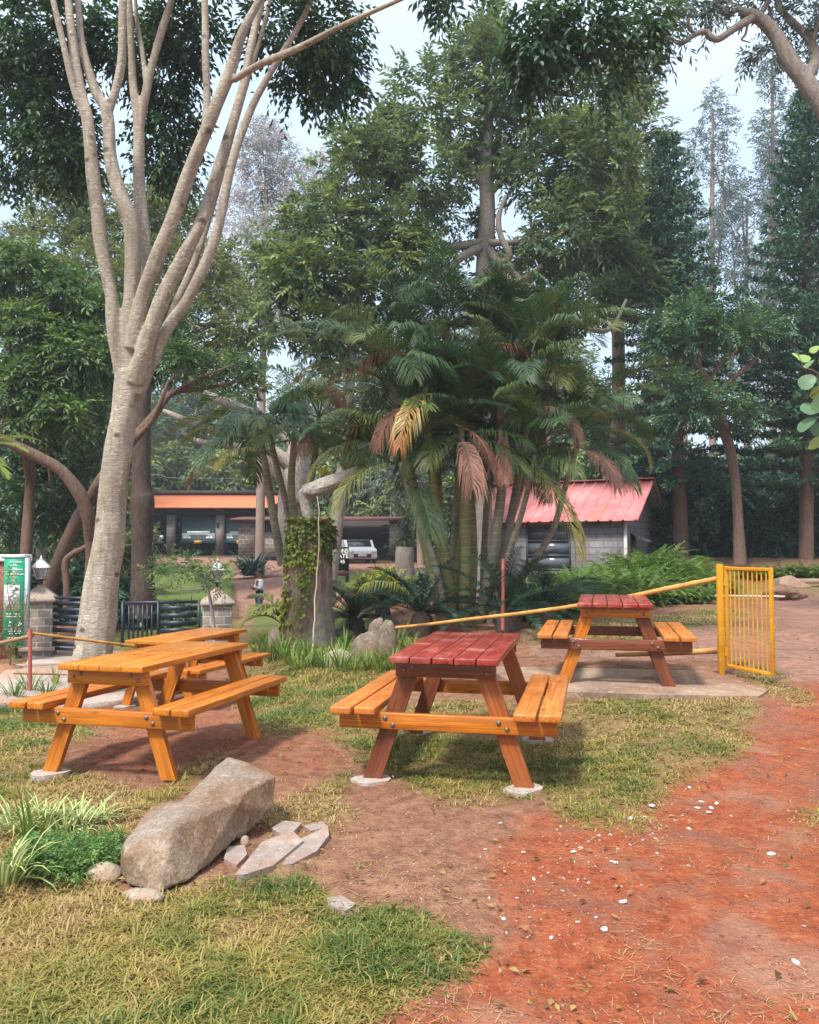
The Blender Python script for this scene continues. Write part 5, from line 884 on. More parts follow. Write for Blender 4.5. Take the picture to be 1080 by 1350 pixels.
for k, (h, d0) in enumerate(heads):
    m = 13 if k < 11 else 11; a0 = rs.uniform(0, 6)
    for q in range(m):
        az = a0 + q * 2.4 + rs.normal(0, .2); el = math.radians(rs.uniform(32, 88)); L = rs.uniform(1.2, 2.05); v = rs.uniform(.70, .98); v1 = v - rs.uniform(0, .15)
        if rs.rand() < .04: v1 = rs.uniform(.3, .5)
        near = q < 4; b = MB() if near else rest; frond(b, h + d0 * .1, az, el, L, rs.uniform(.8, 1.9), 66 if near else 52, rs.uniform(.46, .62), .0135 if near else .016, v, v1, seed=nf, hang=rs.uniform(.25, .6), roll=rs.normal(0, .25), rw=.012); nf += 1
        if near: b.build('frond', M_PALM, PC)
for k, (h, d0) in enumerate(heads):
    for q in range(6 if k < 11 else 3):
        v = rs.choice([.76, .82, .88, .92, .96]); frond(rest, h - d0 * rs.uniform(.0, .35), k * 1.3 + q * 1.5 + rs.normal(0, .3), math.radians(rs.uniform(-30, 28)), rs.uniform(1.0, 1.65), rs.uniform(.7, 1.4), 54, rs.uniform(.40, .52), .013, v, v - rs.uniform(.02, .3), seed=700 + 9 * k + q, hang=rs.uniform(.45, .85), rw=.011)
tag(rest.build('fronds', M_PALM, PC), kind='stuff')
def special(px, py, D, az, el, L, droop, v0, v1, label, mat=None, ll=.42, hang=.7, nl=54, lw=.014, roll=0, side=0, root=None, oo=None):
    global nf
    L *= .78 if mat is not None else .9; ll *= .85
    b = MB(); o = PB if oo is None else oo; frond(b, P(px, py, D) - o, math.radians(az), math.radians(el), L, droop, nl, ll, lw, v0, v1, seed=900 + nf, hang=hang, roll=roll, side_only=side); nf += 1
    x = b.build('frond', mat or M_PALM, root or PC); x['label'] = label; return x
special(565, 545, 12.0, 215, 10, 1.9, 1.6, .25, .0, 'long hanging pinkish dead frond left of the middle stem', M_DEAD, .45, .9); special(575, 520, 11.9, 200, -5, 1.9, 1.3, .62, .15, 'hanging frond turning orange and pink', None, .5, .9)
special(606, 575, 11.9, 170, -25, 1.4, 1.2, .45, .6, 'pinkish brown dead frond hanging over the middle stem', M_DEAD, .5, .9); special(600, 560, 12.0, 120, -20, 1.3, 1.4, .4, .3, 'short brown dead frond above the middle stem', M_DEAD, .4, .9)
special(540, 470, 12.2, 258, 20, 1.05, 1.5, .45, .35, 'curled brown and cream dead frond', M_DEAD, .42, 1.0, lw=.034); special(530, 560, 12.1, 275, 35, 1.0, 2.0, .68, .08, 'frond with an orange yellow tip drooping to the left', None, .5, 1.0, lw=.034)
special(640, 455, 12.3, 80, 8, 1.0, .8, .0, .12, 'rust red dead frond high on the right', M_DEAD, .38, .9, lw=.036); special(680, 590, 12.1, 140, -35, 2.2, .9, .66, .42, 'wide yellow green frond hanging to the ground on the right', None, .62, .9, 52); special(672, 600, 12.0, 110, -30, 2.0, 1.0, .42, .12, 'hanging frond turning orange on the right', None, .6, .9, 48)
special(660, 560, 12.2, 175, -50, 1.3, .6, .3, .5, 'brown dead frond hanging along the right grey stem', M_DEAD, .3, .9); special(765, 575, 12.8, 100, 20, 1.5, 1.9, .62, .40, 'yellowing frond arching down over the pink roof'); special(766, 570, 12.8, 75, 35, 1.7, 1.6, .85, .7, 'green frond reaching right of the clump'); special(770, 560, 12.8, 95, 60, 1.9, 2.0, .8, .6, 'green frond arching over to the right')
special(760, 590, 12.6, 150, -10, 1.5, 1.2, .3, .5, 'pinkish dead frond in front of the pink roof', M_DEAD, .45, .9); special(520, 590, 12.3, 245, 15, 1.8, 1.6, .68, .45, 'light green frond drooping to the lower left'); special(530, 610, 12.2, 225, 0, 1.7, 1.3, .66, .5, 'light green frond hanging low on the left', None, .55, .8); special(535, 560, 12.3, 262, 50, 1.9, 1.7, .75, .55, 'green frond arching to the left over the stump')
special(505, 500, 12.4, 265, 30, 1.3, 1.7, .2, .05, 'withered grey brown frond hanging on the left side', M_DEAD, .4, .9); special(690, 450, 12.8, 60, 40, 1.2, 2.4, .75, .55, 'withered buff frond at the top right', M_DEAD, .4, .9); special(700, 540, 12.4, 120, 10, 1.4, 2.0, .8, .6, 'dry straw coloured frond in the right half', M_DEAD, .4, .9); special(548, 800, 12.0, 240, 55, 1.1, 1.5, .62, .5, 'short bright frond of a young shoot low on the left')
special(600, 450, 12.6, 190, 70, 2.0, 1.2, .9, .95, 'bluish green upright frond at the top', None, .55, .25); special(640, 440, 12.6, 60, 72, 1.9, 1.2, .92, .95, 'dark green upright frond at the top right', None, .55, .25); special(700, 470, 12.6, 40, 65, 1.4, 1.3, .62, .5, 'yellow green frond at the upper right', None, .5, .25); special(690, 520, 12.2, 190, 40, 1.7, 1.8, .95, .9, 'glossy deep green frond in the middle right', None, .55, .4)
# smaller palms left of the clump
PL = P(372, 735, 15.2); PL[2] = gz(PL[0], PL[1])[0]; P2 = empty('palm_clump', PL, 0, 'smaller palm clump behind the ivy stump with light drooping fronds', 'palm')
for k, sp in enumerate([[(372, 745, 15.2, 12), (362, 690, 15, 11), (354, 640, 14.9, 10), (346, 590, 14.8, 8)], [(392, 745, 15.2, 12), (388, 690, 15.1, 11), (384, 640, 15, 10), (388, 580, 15, 8)], [(384, 745, 15.4, 11), (400, 680, 15.4, 10), (414, 610, 15.4, 9), (420, 550, 15.4, 7)], [(398, 745, 15.6, 11), (374, 650, 15.6, 9), (352, 560, 15.6, 7)]]):
    p, w = pl(sp); b = MB(); limb(b, np.array(p) - PL, w, 10, 6, .04, k); b.build('stem', M_STEM2, P2, True); h = np.array(p[-1]) - PL; a0 = rs.uniform(0, 6)
    for q in range(9): b = MB(); v = rs.uniform(.62, .92); frond(b, h, a0 + q * 2.4, math.radians(rs.uniform(12, 80)), rs.uniform(1.4, 2.1), rs.uniform(1.3, 2.1), 40, rs.uniform(.45, .6), .03, v, v - rs.uniform(.0, .2), seed=300 + 20 * k + q, hang=rs.uniform(.3, .6)); b.build('frond', M_PALM, P2)
kw = dict(root=P2, oo=PL)
special(335, 610, 14.4, 262, 20, 1.5, 1.7, .6, .02, 'frond with a rusty drooping tip over the shed', None, .5, .8, **kw); special(330, 590, 14.5, 255, 45, 1.7, 2.1, .6, .5, 'yellow green frond drooping in front of the shed', **kw); special(350, 600, 14.2, 225, 20, 1.3, 1.6, .58, .45, 'light frond hanging in front of the shed roof', **kw); special(410, 560, 14.6, 180, -10, 1.5, 1.1, .15, .05, 'rust brown dead frond between the two clumps', M_DEAD, .4, .9, **kw); special(425, 510, 14.6, 150, 0, 1.2, 1.5, .2, .4, 'grey withered frond between the clumps', M_DEAD, .4, .9, **kw); special(405, 480, 14.8, 200, 60, 1.5, 1.4, .65, .6, 'bright young frond of the small clump', **kw)
p = P(372, 830, 13.6); p[2] = gz(p[0], p[1])[0]; yp = empty('young_palm', p, 0, 'short young palm with pale fronds between the person and the stump', 'palm'); b = MB(); b.tube([(0, 0, 0), (.0, 0, .35)], .05, 8); b.build('stem', M_SHEATH, yp)
for q in range(9): b = MB(); frond(b, (0, 0, .3), q * 2.4 + 3.4, math.radians(rs.uniform(35, 75)), rs.uniform(.7, 1.1), 1.7, 26, .42, .028, rs.uniform(.5, .75), .55, seed=500 + q, hang=.4); b.build('frond', M_PALM, yp)
# cut palm trunk behind the bed, cycads
p = G(533, 790); b = MB(); q = curve([p - [0, 0, .2], p + [0, 0, .5], p + [.02, 0, 1.25]], 6); b.tube(q, np.interp(np.linspace(0, 1, 13), [0, .25, 1], [.30, .23, .20]), 14, wob=.25, seed=4); tag(b.build('tree_stump', M_BK_GREY, None, True), 'grey fibrous old trunk standing left of the palm stems', 'tree trunk')
def cycad(px, py, label, n, L, seed, cone=False, s=1.):
    p = G(px, py); r = empty('cycad', p, 0, label, 'cycad', 'dark cycads round the palm stems'); b = MB(); b.lathe([(.14, -.05), (.17, .1), (.15, .25), (.06, .33)], 12); b.build('stem', M_BK_DARK, r); rs = np.random.RandomState(seed); b = MB()
    for q in range(n): frond(b, (0, 0, .28), q * 2.4, math.radians(rs.uniform(8, 70)), L * rs.uniform(.8, 1.15), rs.uniform(.7, 1.3), 46, .17, .013, rs.uniform(.2, .8), seed=seed + q, hang=.05, ang=70, vang=.5, start=.1, rw=.011)
    b.build('frond', M_CYCAD, r)
    if cone: b = MB(); leaves(b, np.zeros((60, 3)) + [0, -.03, .38], rs.normal(0, 1, (60, 3)) * [1, 1, .5] + [0, 0, .3], rs.normal(0, 1, (60, 3)), .20, .05, rs.rand(60)); b.build('cone', m_leaf('orange_cone', [(.40, .13, .04), (.62, .28, .09)], .1, .7, .2), r)
cycad(468, 838, 'dark green cycad with an orange woolly centre right of the ivy stump', 26, 1.05, 11, True); cycad(556, 836, 'dark cycad just left of the palm stems', 24, 1.0, 12); cycad(668, 832, 'large dark cycad under the hanging yellow frond', 26, 1.2, 13); cycad(718, 822, 'dark cycad furthest right, before the fern bank', 22, 1.1, 14); cycad(505, 815, 'dark cycad behind the standing rocks', 20, .9, 15)
def bushy(nm, px, py, r, mat, n, L, Wd, label, seed, cat='bush', D=None, zoff=.6, **kw):
    p = G(px, py); rt = empty(nm, p, 0, label, cat); rs = np.random.RandomState(seed); c = [(rs.normal(0, r[0] * .45), rs.normal(0, r[1] * .4), r[2] * t, r[0] * .6, r[1] * .6, r[2] * .4) for t in (.3, .5, .7, .45, .65)]; b = MB(); twigs(b, (0, 0, -.05), [q[:3] for q in c], .015, seed); b.build('stem', M_BK_BROWN, rt); crown(c, n, 8, L, Wd, L * 2.2, seed, gap=.3, vb=.5, vs=.2, **kw).build('foliage', mat, rt); return rt
bushy('yellow_shrub', 495, 796, (.9, .7, .75), M_LF_YEL, 700, .10, .04, 'small yellow green leafy shrub behind the orange centred cycad', 21); bushy('leafy_bush', 95, 815, (1.5, .9, 1.1), M_LF_BUSH, 900, .15, .07, 'dark leafy bush behind the left gate pillar', 22); bushy('leafy_bush', 70, 800, (1.2, .8, 1.0), M_LF_BUSH, 600, .15, .07, 'low dark bush behind the gate lantern', 23); bushy('leafy_bush', 200, 825, (.9, .7, .6), M_LF_BUSH, 400, .13, .06, 'small dark bush just inside the gate', 24)
bushy('leafy_bush', 75, 745, (2.2, 1.2, 1.6), M_LF_YEL, 600, .2, .09, 'light green shrub below the crooked branches', 25); bushy('leafy_bush', 90, 720, (2.0, 1.2, 2.4), M_LF_LIGHT, 600, .2, .09, 'bright green young shrub behind the crooked tree', 26); bushy('leafy_bush', 575, 790, (.8, .6, .6), M_LF_BUSH, 300, .12, .06, 'dark low shrub at the back of the palm stems', 27)
p = G(332, 762); rt = empty('strap_leaf_bush', p, 0, 'dark rounded clump of strap leaves beside the lane near the shed', 'bush'); b = MB(); straps(b, (0, 0, .1), 170, 1.5, .09, .35, .2, (15, 85), 1.5, 3, .5); b.build('foliage', M_LF_BUSH, rt)
p = P(285, 845, 13.6); p[2] = gz(p[0], p[1])[0]; l = [pl([(283, 850, 13.6, 5), (279, 800, 13.6, 4.5), (268, 765, 13.5, 4), (245, 748, 13.4, 3), (222, 738, 13.3, 2)]), pl([(274, 775, 13.55, 3), (250, 778, 13.4, 2.2), (225, 776, 13.3, 1.5), (200, 772, 13.2, 1)]), pl([(270, 765, 13.5, 3), (278, 750, 13.5, 2), (284, 738, 13.5, 1)])]
tree('small_tree', p, 'thin white stemmed bush with sparse grey green leaves at the right gate pillar', l, M_BK_WHITE, cl([(235, 742, 13.3, 30, 12), (262, 755, 13.5, 26, 12), (285, 752, 13.5, 20, 12), (215, 750, 13.2, 22, 8), (205, 772, 13.2, 14, 6), (290, 770, 13.6, 12, 9)]), M_LF_LIGHT, 190, 9, .07, .022, .22, 41, cat='shrub', vb=.5, vs=.2, gap=.35)
# ================================================================== ferns
def fern_proto(seed, n=62, L=.80):
    rs = np.random.RandomState(seed); b = MB()
    for q in range(n): v = rs.uniform(.25, .7); frond(b, (rs.normal(0, .12), rs.normal(0, .1), 0), q * 2.4 + rs.normal(0, .2), math.radians(rs.uniform(35, 85)), L * rs.uniform(.6, 1.15), rs.uniform(1.0, 1.9), 19, .15, .027, v, v + .15, seed=seed * 50 + q, hang=.15, ang=75, start=.12, rw=.007, prof=lambda t: np.clip(1.15 - t, .05, 1) ** .7)
    return b.mesh('fern_plant')
fm = [fern_proto(k) for k in (1, 2, 3)]
for m in fm: m.materials.append(M_FERN)
fx = [(705, 812, 1.0), (730, 808, 1.1), (755, 806, 1.15), (782, 800, 1.2), (808, 798, 1.25), (834, 796, 1.3), (860, 793, 1.3), (885, 791, 1.2), (912, 789, 1.1), (935, 789, .9), (720, 800, 1.1), (745, 797, 1.2), (770, 794, 1.25), (797, 790, 1.35), (824, 787, 1.5), (850, 785, 1.65), (874, 784, 1.6), (900, 783, 1.35), (925, 783, 1.0), (760, 785, 1.2), (840, 780, 1.7), (866, 778, 1.8), (815, 781, 1.5), (885, 779, 1.5), (735, 787, 1.1)]
fx += [(px + 13, py - 6, s * .95) for px, py, s in fx] + [(px - 6, py + 6, s * .7) for px, py, s in fx[:10]]
for k, (px, py, s) in enumerate(fx):
    o = bpy.data.objects.new('fern_plant', fm[k % 3]); COL.objects.link(o); o.location = G(px, py); o.rotation_euler[2] = k * 1.3; o.scale = (s, s, s); tag(o, 'big green fern growing in the bank before the block hut', 'fern', 'ferns banked before the block hut')
for k, (px, py, s) in enumerate([(1000, 764, .6), (1020, 762, .65), (1040, 760, .6), (1062, 762, .7), (1085, 762, .7), (985, 762, .5)]):
    o = bpy.data.objects.new('fern_plant', fm[k % 3]); COL.objects.link(o); o.location = G(px, py); o.rotation_euler[2] = k * 1.9; o.scale = (s * 1.3, s, s); tag(o, 'low fern in the ground cover beyond the yellow gate', 'fern', 'low ferns beyond the yellow gate')
# ================================================================== small plants in front
def strap_plant(nm, px, py, n, L, W, mat, label, seed, v=.5, cream=None, el=(40, 85), bend=1.3, spread=.08, group=None, cat='plant'):
    p = G(px, py); b = MB(); straps(b, (0, 0, -.01), n, L, W, v, .15, el, bend, seed, spread, cream); o = b.build(nm, mat, loc=p); return tag(o, label, cat, group)
for k, (px, py, n, L) in enumerate([(60, 1092, 60, .22), (105, 1090, 60, .21), (20, 1097, 50, .25), (135, 1087, 34, .18), (85, 1102, 40, .19)]):
    strap_plant('spider_plant', px, py, n, L, .018, M_VARIEG, ['spider plant with cream striped leaves in the middle of the row', 'spider plant with cream striped leaves, second from the right end', 'tall striped spider plant at the left edge of the row', 'small striped spider plant at the right end of the row nearest the table', 'low striped spider plant in front of the row'][k], 30 + k, .25, .95, (35, 80), 1.6, .10, 'variegated spider plants at the left edge')
strap_plant('spider_plant', 2, 1165, 46, .31, .022, M_VARIEG, 'largest striped spider plant cut off by the left edge, below the row', 39, .25, .9, (30, 80), 1.5, .1, 'variegated spider plants at the left edge'); strap_plant('grass_tuft', 45, 1118, 16, .30, .016, M_FERN, 'upright plain green strap leaves between the spider plants', 40, .7, None, (60, 88), .5, .05); strap_plant('yellow_leaf_plant', 152, 1142, 12, .10, .05, M_IVY, 'tiny yellow green leafy plant beside the boulder', 41, .85, None, (10, 60), .8, .02)
bushy('ground_cover_bush', 92, 1160, (.30, .20, .16), M_LF_MID, 1500, .018, .009, 'low feathery bright green bush left of the boulder', 28, seed_=0) if False else None
p = G(95, 1150); rt = empty('ground_cover_bush', p, 0, 'low feathery green bush on the grass left of the boulder', 'bush'); c = [(x, y, .035, .12, .11, .065) for x, y in ((-.16, .0), (0, .04), (.12, .02), (-.06, .16), (.10, .16), (-.2, .14), (.02, -.06))]
b = crown(c, 2600, 9, .017, .008, .05, 77, gap=.3, vb=.45, vs=.2); b.build('foliage', m_leaf('bluish_leaf', [(.07, .155, .045), (.12, .24, .06), (.22, .34, .09)], .3), rt); b = MB(); twigs(b, (0, 0, -.02), [q[:3] for q in c], .005, 4); b.build('stem', M_BK_BROWN, rt)
rs = np.random.RandomState(55)
for k, (px, py) in enumerate([(395, 884), (412, 880), (430, 886), (448, 884), (466, 886), (484, 884), (502, 886), (518, 884), (404, 872), (440, 872), (476, 874), (512, 872), (345, 866), (358, 872), (372, 868), (384, 875), (352, 852), (455, 858), (520, 858), (540, 862)]):
    strap_plant('strap_leaf_plant', px, py, 34, rs.uniform(.30, .46), .017, M_FERN, 'green strap leaved plant in the bed at the foot of the ivy stump', 60 + k, rs.uniform(.5, .8), None, (50, 88), .9, .12, 'strap leaved plants in the stump bed')
for k, (px, py, L) in enumerate([(40, 915, .36), (62, 918, .32), (20, 922, .3)]): strap_plant('strap_leaf_plant', px, py, 30, L, .016, M_FERN, 'grassy plant beside the driveway stake', 90 + k, .45, None, (45, 88), .9, .08, 'grassy plants beside the driveway stake')
strap_plant('weed', 72, 878 + 30, 14, .30, .02, M_IVY, 'spindly weed with upright yellowish leaves by the driveway', 95, .5, None, (60, 88), .4, .05)
# tall weeds before the green sign
p = G(12, 885); rt = empty('feathery_weed', p, 0, 'tall thin feathery weed in front of the green sign board', 'plant'); b = MB(); q = curve([(0, 0, 0), (.05, 0, .6), (-.05, 0, 1.2), (.02, 0, 1.55)], 6); b.tube(q, np.linspace(.012, .003, len(q)), 5); b.tube(curve([(0.05, 0, .5), (.2, 0, .8), (.24, .0, 1.1)], 5), .005, 5); b.build('stem', M_BK_BROWN, rt); crown([(0, 0, .7, .14, .14, .3), (-.03, 0, 1.2, .14, .14, .3), (.2, 0, .9, .12, .1, .2), (.02, 0, .3, .12, .12, .2)], 240, 8, .035, .012, .12, 88, gap=.25, vb=.6).build('foliage', M_LF_OLIVE, rt)
b = MB(); b.blob((0, 0, 0), (.36, .26, .10), 9, .3, 3); tag(b.build('soil_mound', m_rock('ochre_soil', (.22, .12, .07), (.30, .18, .11), (.38, .24, .16), 5), loc=G(5, 885)), 'ochre soil heap at the foot of the green sign board', 'soil heap')
# broad leaved shrub at the right edge, and feathery shoot at the left edge
p = on(2.55, 4.1); rt = empty('broad_leaved_shrub', p, 0, 'shrub with large round grey green leaves poking in at the right edge', 'shrub'); b = MB(); e1 = P(1085, 520, 4.0) - p; limb(b, [(0, 0, -.05), (.0, 0, 1.0), (-.1, 0, 1.7), e1], [.03, .025, .018, .008], 8, 6); limb(b, [(-.1, 0, 1.7), (.1, 0, 2.2), (.2, .1, 2.7)], [.018, .012, .006], 8, 6); b.build('stem', M_BK_BROWN, rt, True)
M_BIG = m_leaf('broad_grey_green_leaf', [(.06, .15, .075), (.14, .25, .14), (.28, .40, .09)], .3, .45, .35); b = MB()
def broad(b, p, d, up, L, v, Wf=.95):
    d = nrm(d); s = nrm(np.cross(d, up)); u = np.cross(s, d); m = 12; th = np.linspace(0, 2 * PI, m, endpoint=False); rr = 1 + .10 * np.cos(3 * th) + .05 * np.random.rand(m); V = [p + d * L * .5] + [p + d * L * (.5 - .5 * math.cos(t) * r) + s * L * Wf * .5 * math.sin(t) * r + u * L * (.10 * abs(math.sin(t)) - .08 * (1 - math.cos(t))) for t, r in zip(th, rr)]
    b.add(np.array(V), [(0, 1 + k, 1 + (k + 1) % m) for k in range(m)], v)
np.random.seed(5); b2 = MB()
for px, py, D, L, v in [(1052, 487, 4.0, .10, .4), (1068, 500, 3.95, .10, .3), (1060, 535, 4, .11, .35), (1075, 525, 3.9, .10, .5), (1070, 555, 3.95, .12, .2), (1078, 470, 4.05, .09, .9), (1066, 478, 4.05, .08, .6), (1082, 495, 4, .1, .3), (1076, 512, 4.1, .09, .95), (1090, 540, 4, .12, .4), (1095, 480, 4, .12, .4), (1105, 560, 4.1, .12, .4), (1110, 510, 4, .12, .3), (1078, 572, 4, .09, .15), (1074, 460, 4.1, .06, .9)]:
    broad(b, P(px + 6, py - 3, D) - p, np.random.normal(0, .5, 3) + [-.55, -.1, -.35], np.random.normal(0, .45, 3) + [0, -.6, .6], L * .82, v)
for q in ((1052, 487), (1066, 525), (1076, 560)): limb(b2, [e1 + [.12, 0, -.1], (e1 + P(q[0] + 14, q[1] - 6, 4) - p) / 2 + [.02, 0, .02], P(q[0] + 4, q[1] - 3, 4) - p], [.008, .005, .003], 6, 5)
b2.build('twig', M_BK_BROWN, rt, True)
for k in range(46): broad(b, e1 * .5 + np.array([.25, .05, 1.3]) + np.random.normal(0, .3, 3) * [.6, 1, 1], np.random.normal(0, .6, 3) + [0, 0, -.3], np.random.normal(0, .35, 3) + [0, -.3, .8], .11, np.random.rand()) if k % 1 == 0 else 0
b.build('foliage', M_BIG, rt)
p = on(-4.75, 7.6); rt = empty('feathery_shrub', p, 0, 'bright feathery branch tips poking in at the left edge', 'shrub'); e1 = P(-45, 590, 7.2) - p; b = MB(); limb(b, [(0, 0, -.05), (-.1, 0, 1.2), e1], [.05, .04, .02], 8, 6); b.build('stem', M_BK_BROWN, rt, True)
for k, (az, el) in enumerate([(95, 12), (110, -12), (70, 25), (140, 5), (230, 20), (300, 20), (10, 30)]): b = MB(); frond(b, e1, math.radians(az), math.radians(el), .62, .7, 40, .15, .010, .8, .9, seed=k, hang=.3, start=.1, rw=.006); b.build('frond', M_FERN, rt)
# ================================================================== block hut with the pink roof
M_BLOCK = m_brick('grey_concrete_block', (.215, .20, .21), (.275, .26, .27), (.17, .16, .165), .42, .20, .9, .012, .014)
M_PINK = m_rock('pink_metal_roof', (.47, .15, .155), (.57, .20, .205), (.62, .27, .265), 1.3, .002); M_PINKW = m_plain('weathered_underside', (.28, .24, .17), .7, 0, .3, 5)
M_DKGREY = m_plain('dark_window_frame', (.07, .085, .10), .5, .2); M_VOID = m_plain('dark_interior', (.012, .012, .014), .9)
def m_glass(name, col, rough=.12):
    t = NT(name); return t.done(t.pbsdf(col, rough, 0, None, .6))
M_GLASS = m_glass('dull_window_glass', (.10, .115, .14), .18)
th = math.radians(27); hc = P(826, 790, 23.6); hz = -.12
H = empty('block_hut', (hc[0], hc[1], hz), -th, 'small grey block hut with a pink ribbed metal roof behind the palms', 'hut')
# local: x to the right along the front (origin = right front corner), y back
WL, DP, EV, RG = 4.9, 4.6, P(826, 686, 23.6)[2] - hz, P(850, 632, 25.5)[2] - hz
b = MB(); b.box((-.8, .1, EV / 2), (1.6, .2, EV)); b.box(((-WL - 3) / 2, .1, EV / 2), (WL - 3, .2, EV)); b.box((-2.3, .1, .35), (1.4, .2, .7)); b.box((-2.3, .1, .795), (1.4, .2, .19)); b.box((-2.3, .1, EV - .05), (1.4, .2, .1))
b.prism([(-.2, .2, 0), (-.2, .62, 0), (-.2, .62, EV + .3), (-.2, .2, EV)], (.2, 0, 0)); b.prism([(-.2, .62, 0), (-.2, 1.35, 0), (-.2, 1.35, 1.2), (-.2, .62, 1.2)], (.2, 0, 0)); b.prism([(-.2, 1.35, 0), (-.2, DP, 0), (-.2, DP, EV), (-.2, DP / 2, RG - .1), (-.2, 1.35, EV + .55)], (.2, 0, 0)); b.prism([(-.2, .62, 2.05), (-.2, 1.35, 2.05), (-.2, 1.35, EV + .55), (-.2, .62, EV + .3)], (.2, 0, 0))
b.box((-WL + .1, DP / 2, EV / 2), (.2, DP - .41, EV)); b.box((-WL / 2, DP - .1, EV / 2), (WL - .41, .2, EV)); b.build('wall', M_BLOCK, H)
b = MB(); b.box((-2.3, .35, 1.5), (1.39, .02, 1.4)); b.build('interior', M_VOID, H)
b = MB(); b.box((-1.63, .05, 1.58), (.06, .1, 1.34)); b.box((-2.97, .05, 1.58), (.06, .1, 1.34)); 
for z in (.94, 1.36, 1.80, 2.22): b.box((-2.3, .05, z), (1.27, .08, .05))
wf = b.build('window', M_DKGREY, H); b = MB()
for z0, z1 in ((.97, 1.33), (1.39, 1.77), (1.83, 2.19)): b.box((-2.3, .055, (z0 + z1) / 2), (1.27, .012, z1 - z0))
b.build('pane', M_GLASS, wf)
b = MB(); b.box((-.1, .985, 1.625), (.06, .70, .83)); w2 = b.build('side_window', M_VOID, H); b = MB(); 
for z in (1.4, 1.6, 1.8): b.box((-.02, .985, z), (.03, .72, .02))
for y in (.8, 1.0, 1.2): b.box((-.02, y, 1.625), (.025, .018, .83))
b.build('bars', M_DKGREY, w2); b = MB(); b.box((.24, .99, 1.90), (.55, .80, .025), Matrix.Rotation(math.radians(28), 3, 'Y')); b.build('flap', m_plain('grey_flap', (.26, .28, .29), .5), w2, bevel=.004)
def roofpane(y0, z0, y1, z1, x0, x1, side):
    """ribbed sheet metal"""
    b = MB(); xs = []; x = x0
    while x < x1: xs += [(x, 0), (x + .26, 0), (x + .285, .04), (x + .325, .04), (x + .35, 0)]; x += .35
    xs = [(min(a, x1), c) for a, c in xs]; n = len(xs); s = nrm([0, y1 - y0, z1 - z0]); nn = np.cross([1, 0, 0], s); V = []
    for k in range(5):
        t = k / 4; st = .02 * (k in (2,))
        V += [[a, y0 + (y1 - y0) * t, z0 + (z1 - z0) * t] + nn * (c + st) for a, c in xs]
    f = [(r * n + q, r * n + q + 1, (r + 1) * n + q + 1, (r + 1) * n + q) for r in range(4) for q in range(n - 1)]; b.add(np.array(V), f); return b
sl = (RG - EV) / (DP / 2 + .35); b = roofpane(-.35, EV - .02, DP / 2, RG, -WL - .3, .42, 1); b2 = roofpane(DP + .35, EV - .02, DP / 2, RG, -WL - .3, .42, 1)
for q in range(len(b2.v)): b.add(b2.v[q], b2.f[q])
rf = b.build('roof', [M_PINK], H); so = rf.modifiers.new('thick', 'SOLIDIFY'); so.thickness = .012
b = MB(); mid = (-.35 + DP / 2) / 2
b.beam((-WL / 2, DP / 2 - .03, RG + .03), (.45, DP / 2 - .03, RG + .03), .3, .03); b.beam((-WL - .3, DP / 2 - .03, RG + .03), (-WL / 2 - .002, DP / 2 - .03, RG + .03), .3, .03); b.build('ridge_cap', M_PINK, rf, bevel=.006)
b = MB(); b.prism([(.40, DP / 2 + .02, RG - .06), (.40, DP + .35, EV - .08), (.40, DP + .35, EV - .20), (.40, DP / 2 + .02, RG - .2)], (.03, 0, 0)); b.beam((.15, DP / 2 + .1, RG - .12), (.15, DP + .3, EV - .1), .5, .02); b.build('barge_board', M_PINKW, rf); b = MB(); b.box((-.0, -.005, EV / 2), (.09, .09, EV - .1)); b.build('corner_post', m_plain('pale_plaster', (.5, .47, .46), .8), H)
# ================================================================== vehicle shed
M_TILE = m_plain('orange_roof_sheet', (.52, .135, .035), .6, 0, .18, 2.2, .004); M_SHB = m_brick('pale_block_pillar', (.30, .265, .24), (.38, .34, .31), (.24, .21, .19), .40, .21, .9, .01); M_STN = m_brick('stone_masonry', (.20, .17, .15), (.36, .32, .29), (.46, .42, .39), .36, .22, .9, .03, .035); M_DK = m_plain('dark_timber', (.04, .028, .022), .8); M_CLAY = m_plain('red_brown_eave', (.13, .045, .035), .8, 0, .25)
D1 = 54.; gx = lambda px, D=D1: (px - 540) / F * D
g0 = P(190, 728, D1)[2]; S = empty('vehicle_shed', (gx(250), D1, g0), 0, 'long open vehicle shed with an orange roof behind the lane', 'shed'); X = lambda px: gx(px) - gx(250)
zE, zT = P(0, 669, D1)[2] - g0, P(0, 655, D1)[2] - g0
b = MB()
for px in (172, 224.5, 289.5, 356): b.box((X(px), .3, zE / 2 - .1), (.52, .5, zE + .1), a=.5); 
for px in (172, 224.5, 289.5, 356): pass
pobj = b; b = MB()
for px in (172, 224.5, 289.5, 356): q = MB(); q.box((X(px), .3, zE / 2 - .12), (.52, .5, zE + .1)); q.build('pillar', M_SHB, S)
b.prism([(X(150), -.6, zE), (X(150), 4.2, zT + .42), (X(150), 4.2, zT + .32), (X(150), -.6, zE - .1)], (X(362) - X(150), 0, 0)); b.build('roof', M_TILE, S); b = MB(); b.beam((X(150), 4.1, zT + .55), (X(362), 4.1, zT + .55), .4, .3); b.beam((X(150), .05, zE - .35), (X(362), .05, zE - .35), .12, .3); b.build('roof_beam', M_DK, S)
b = MB(); b.box(((X(150) + X(362)) / 2, 8, zE / 2 - .12), (X(362) - X(150), .3, zE)); b.box((X(150), 4.2, zE / 2), (.3, 7.2, zE)); b.build('wall', M_DK, S); b = MB(); b.prism([(X(150), 4.3, zT + .36), (X(150), 8.5, zE), (X(150), 8.5, zE - .1), (X(150), 4.3, zT + .26)], (X(362) - X(150), 0, 0)); b.build('back_roof', M_TILE, S)
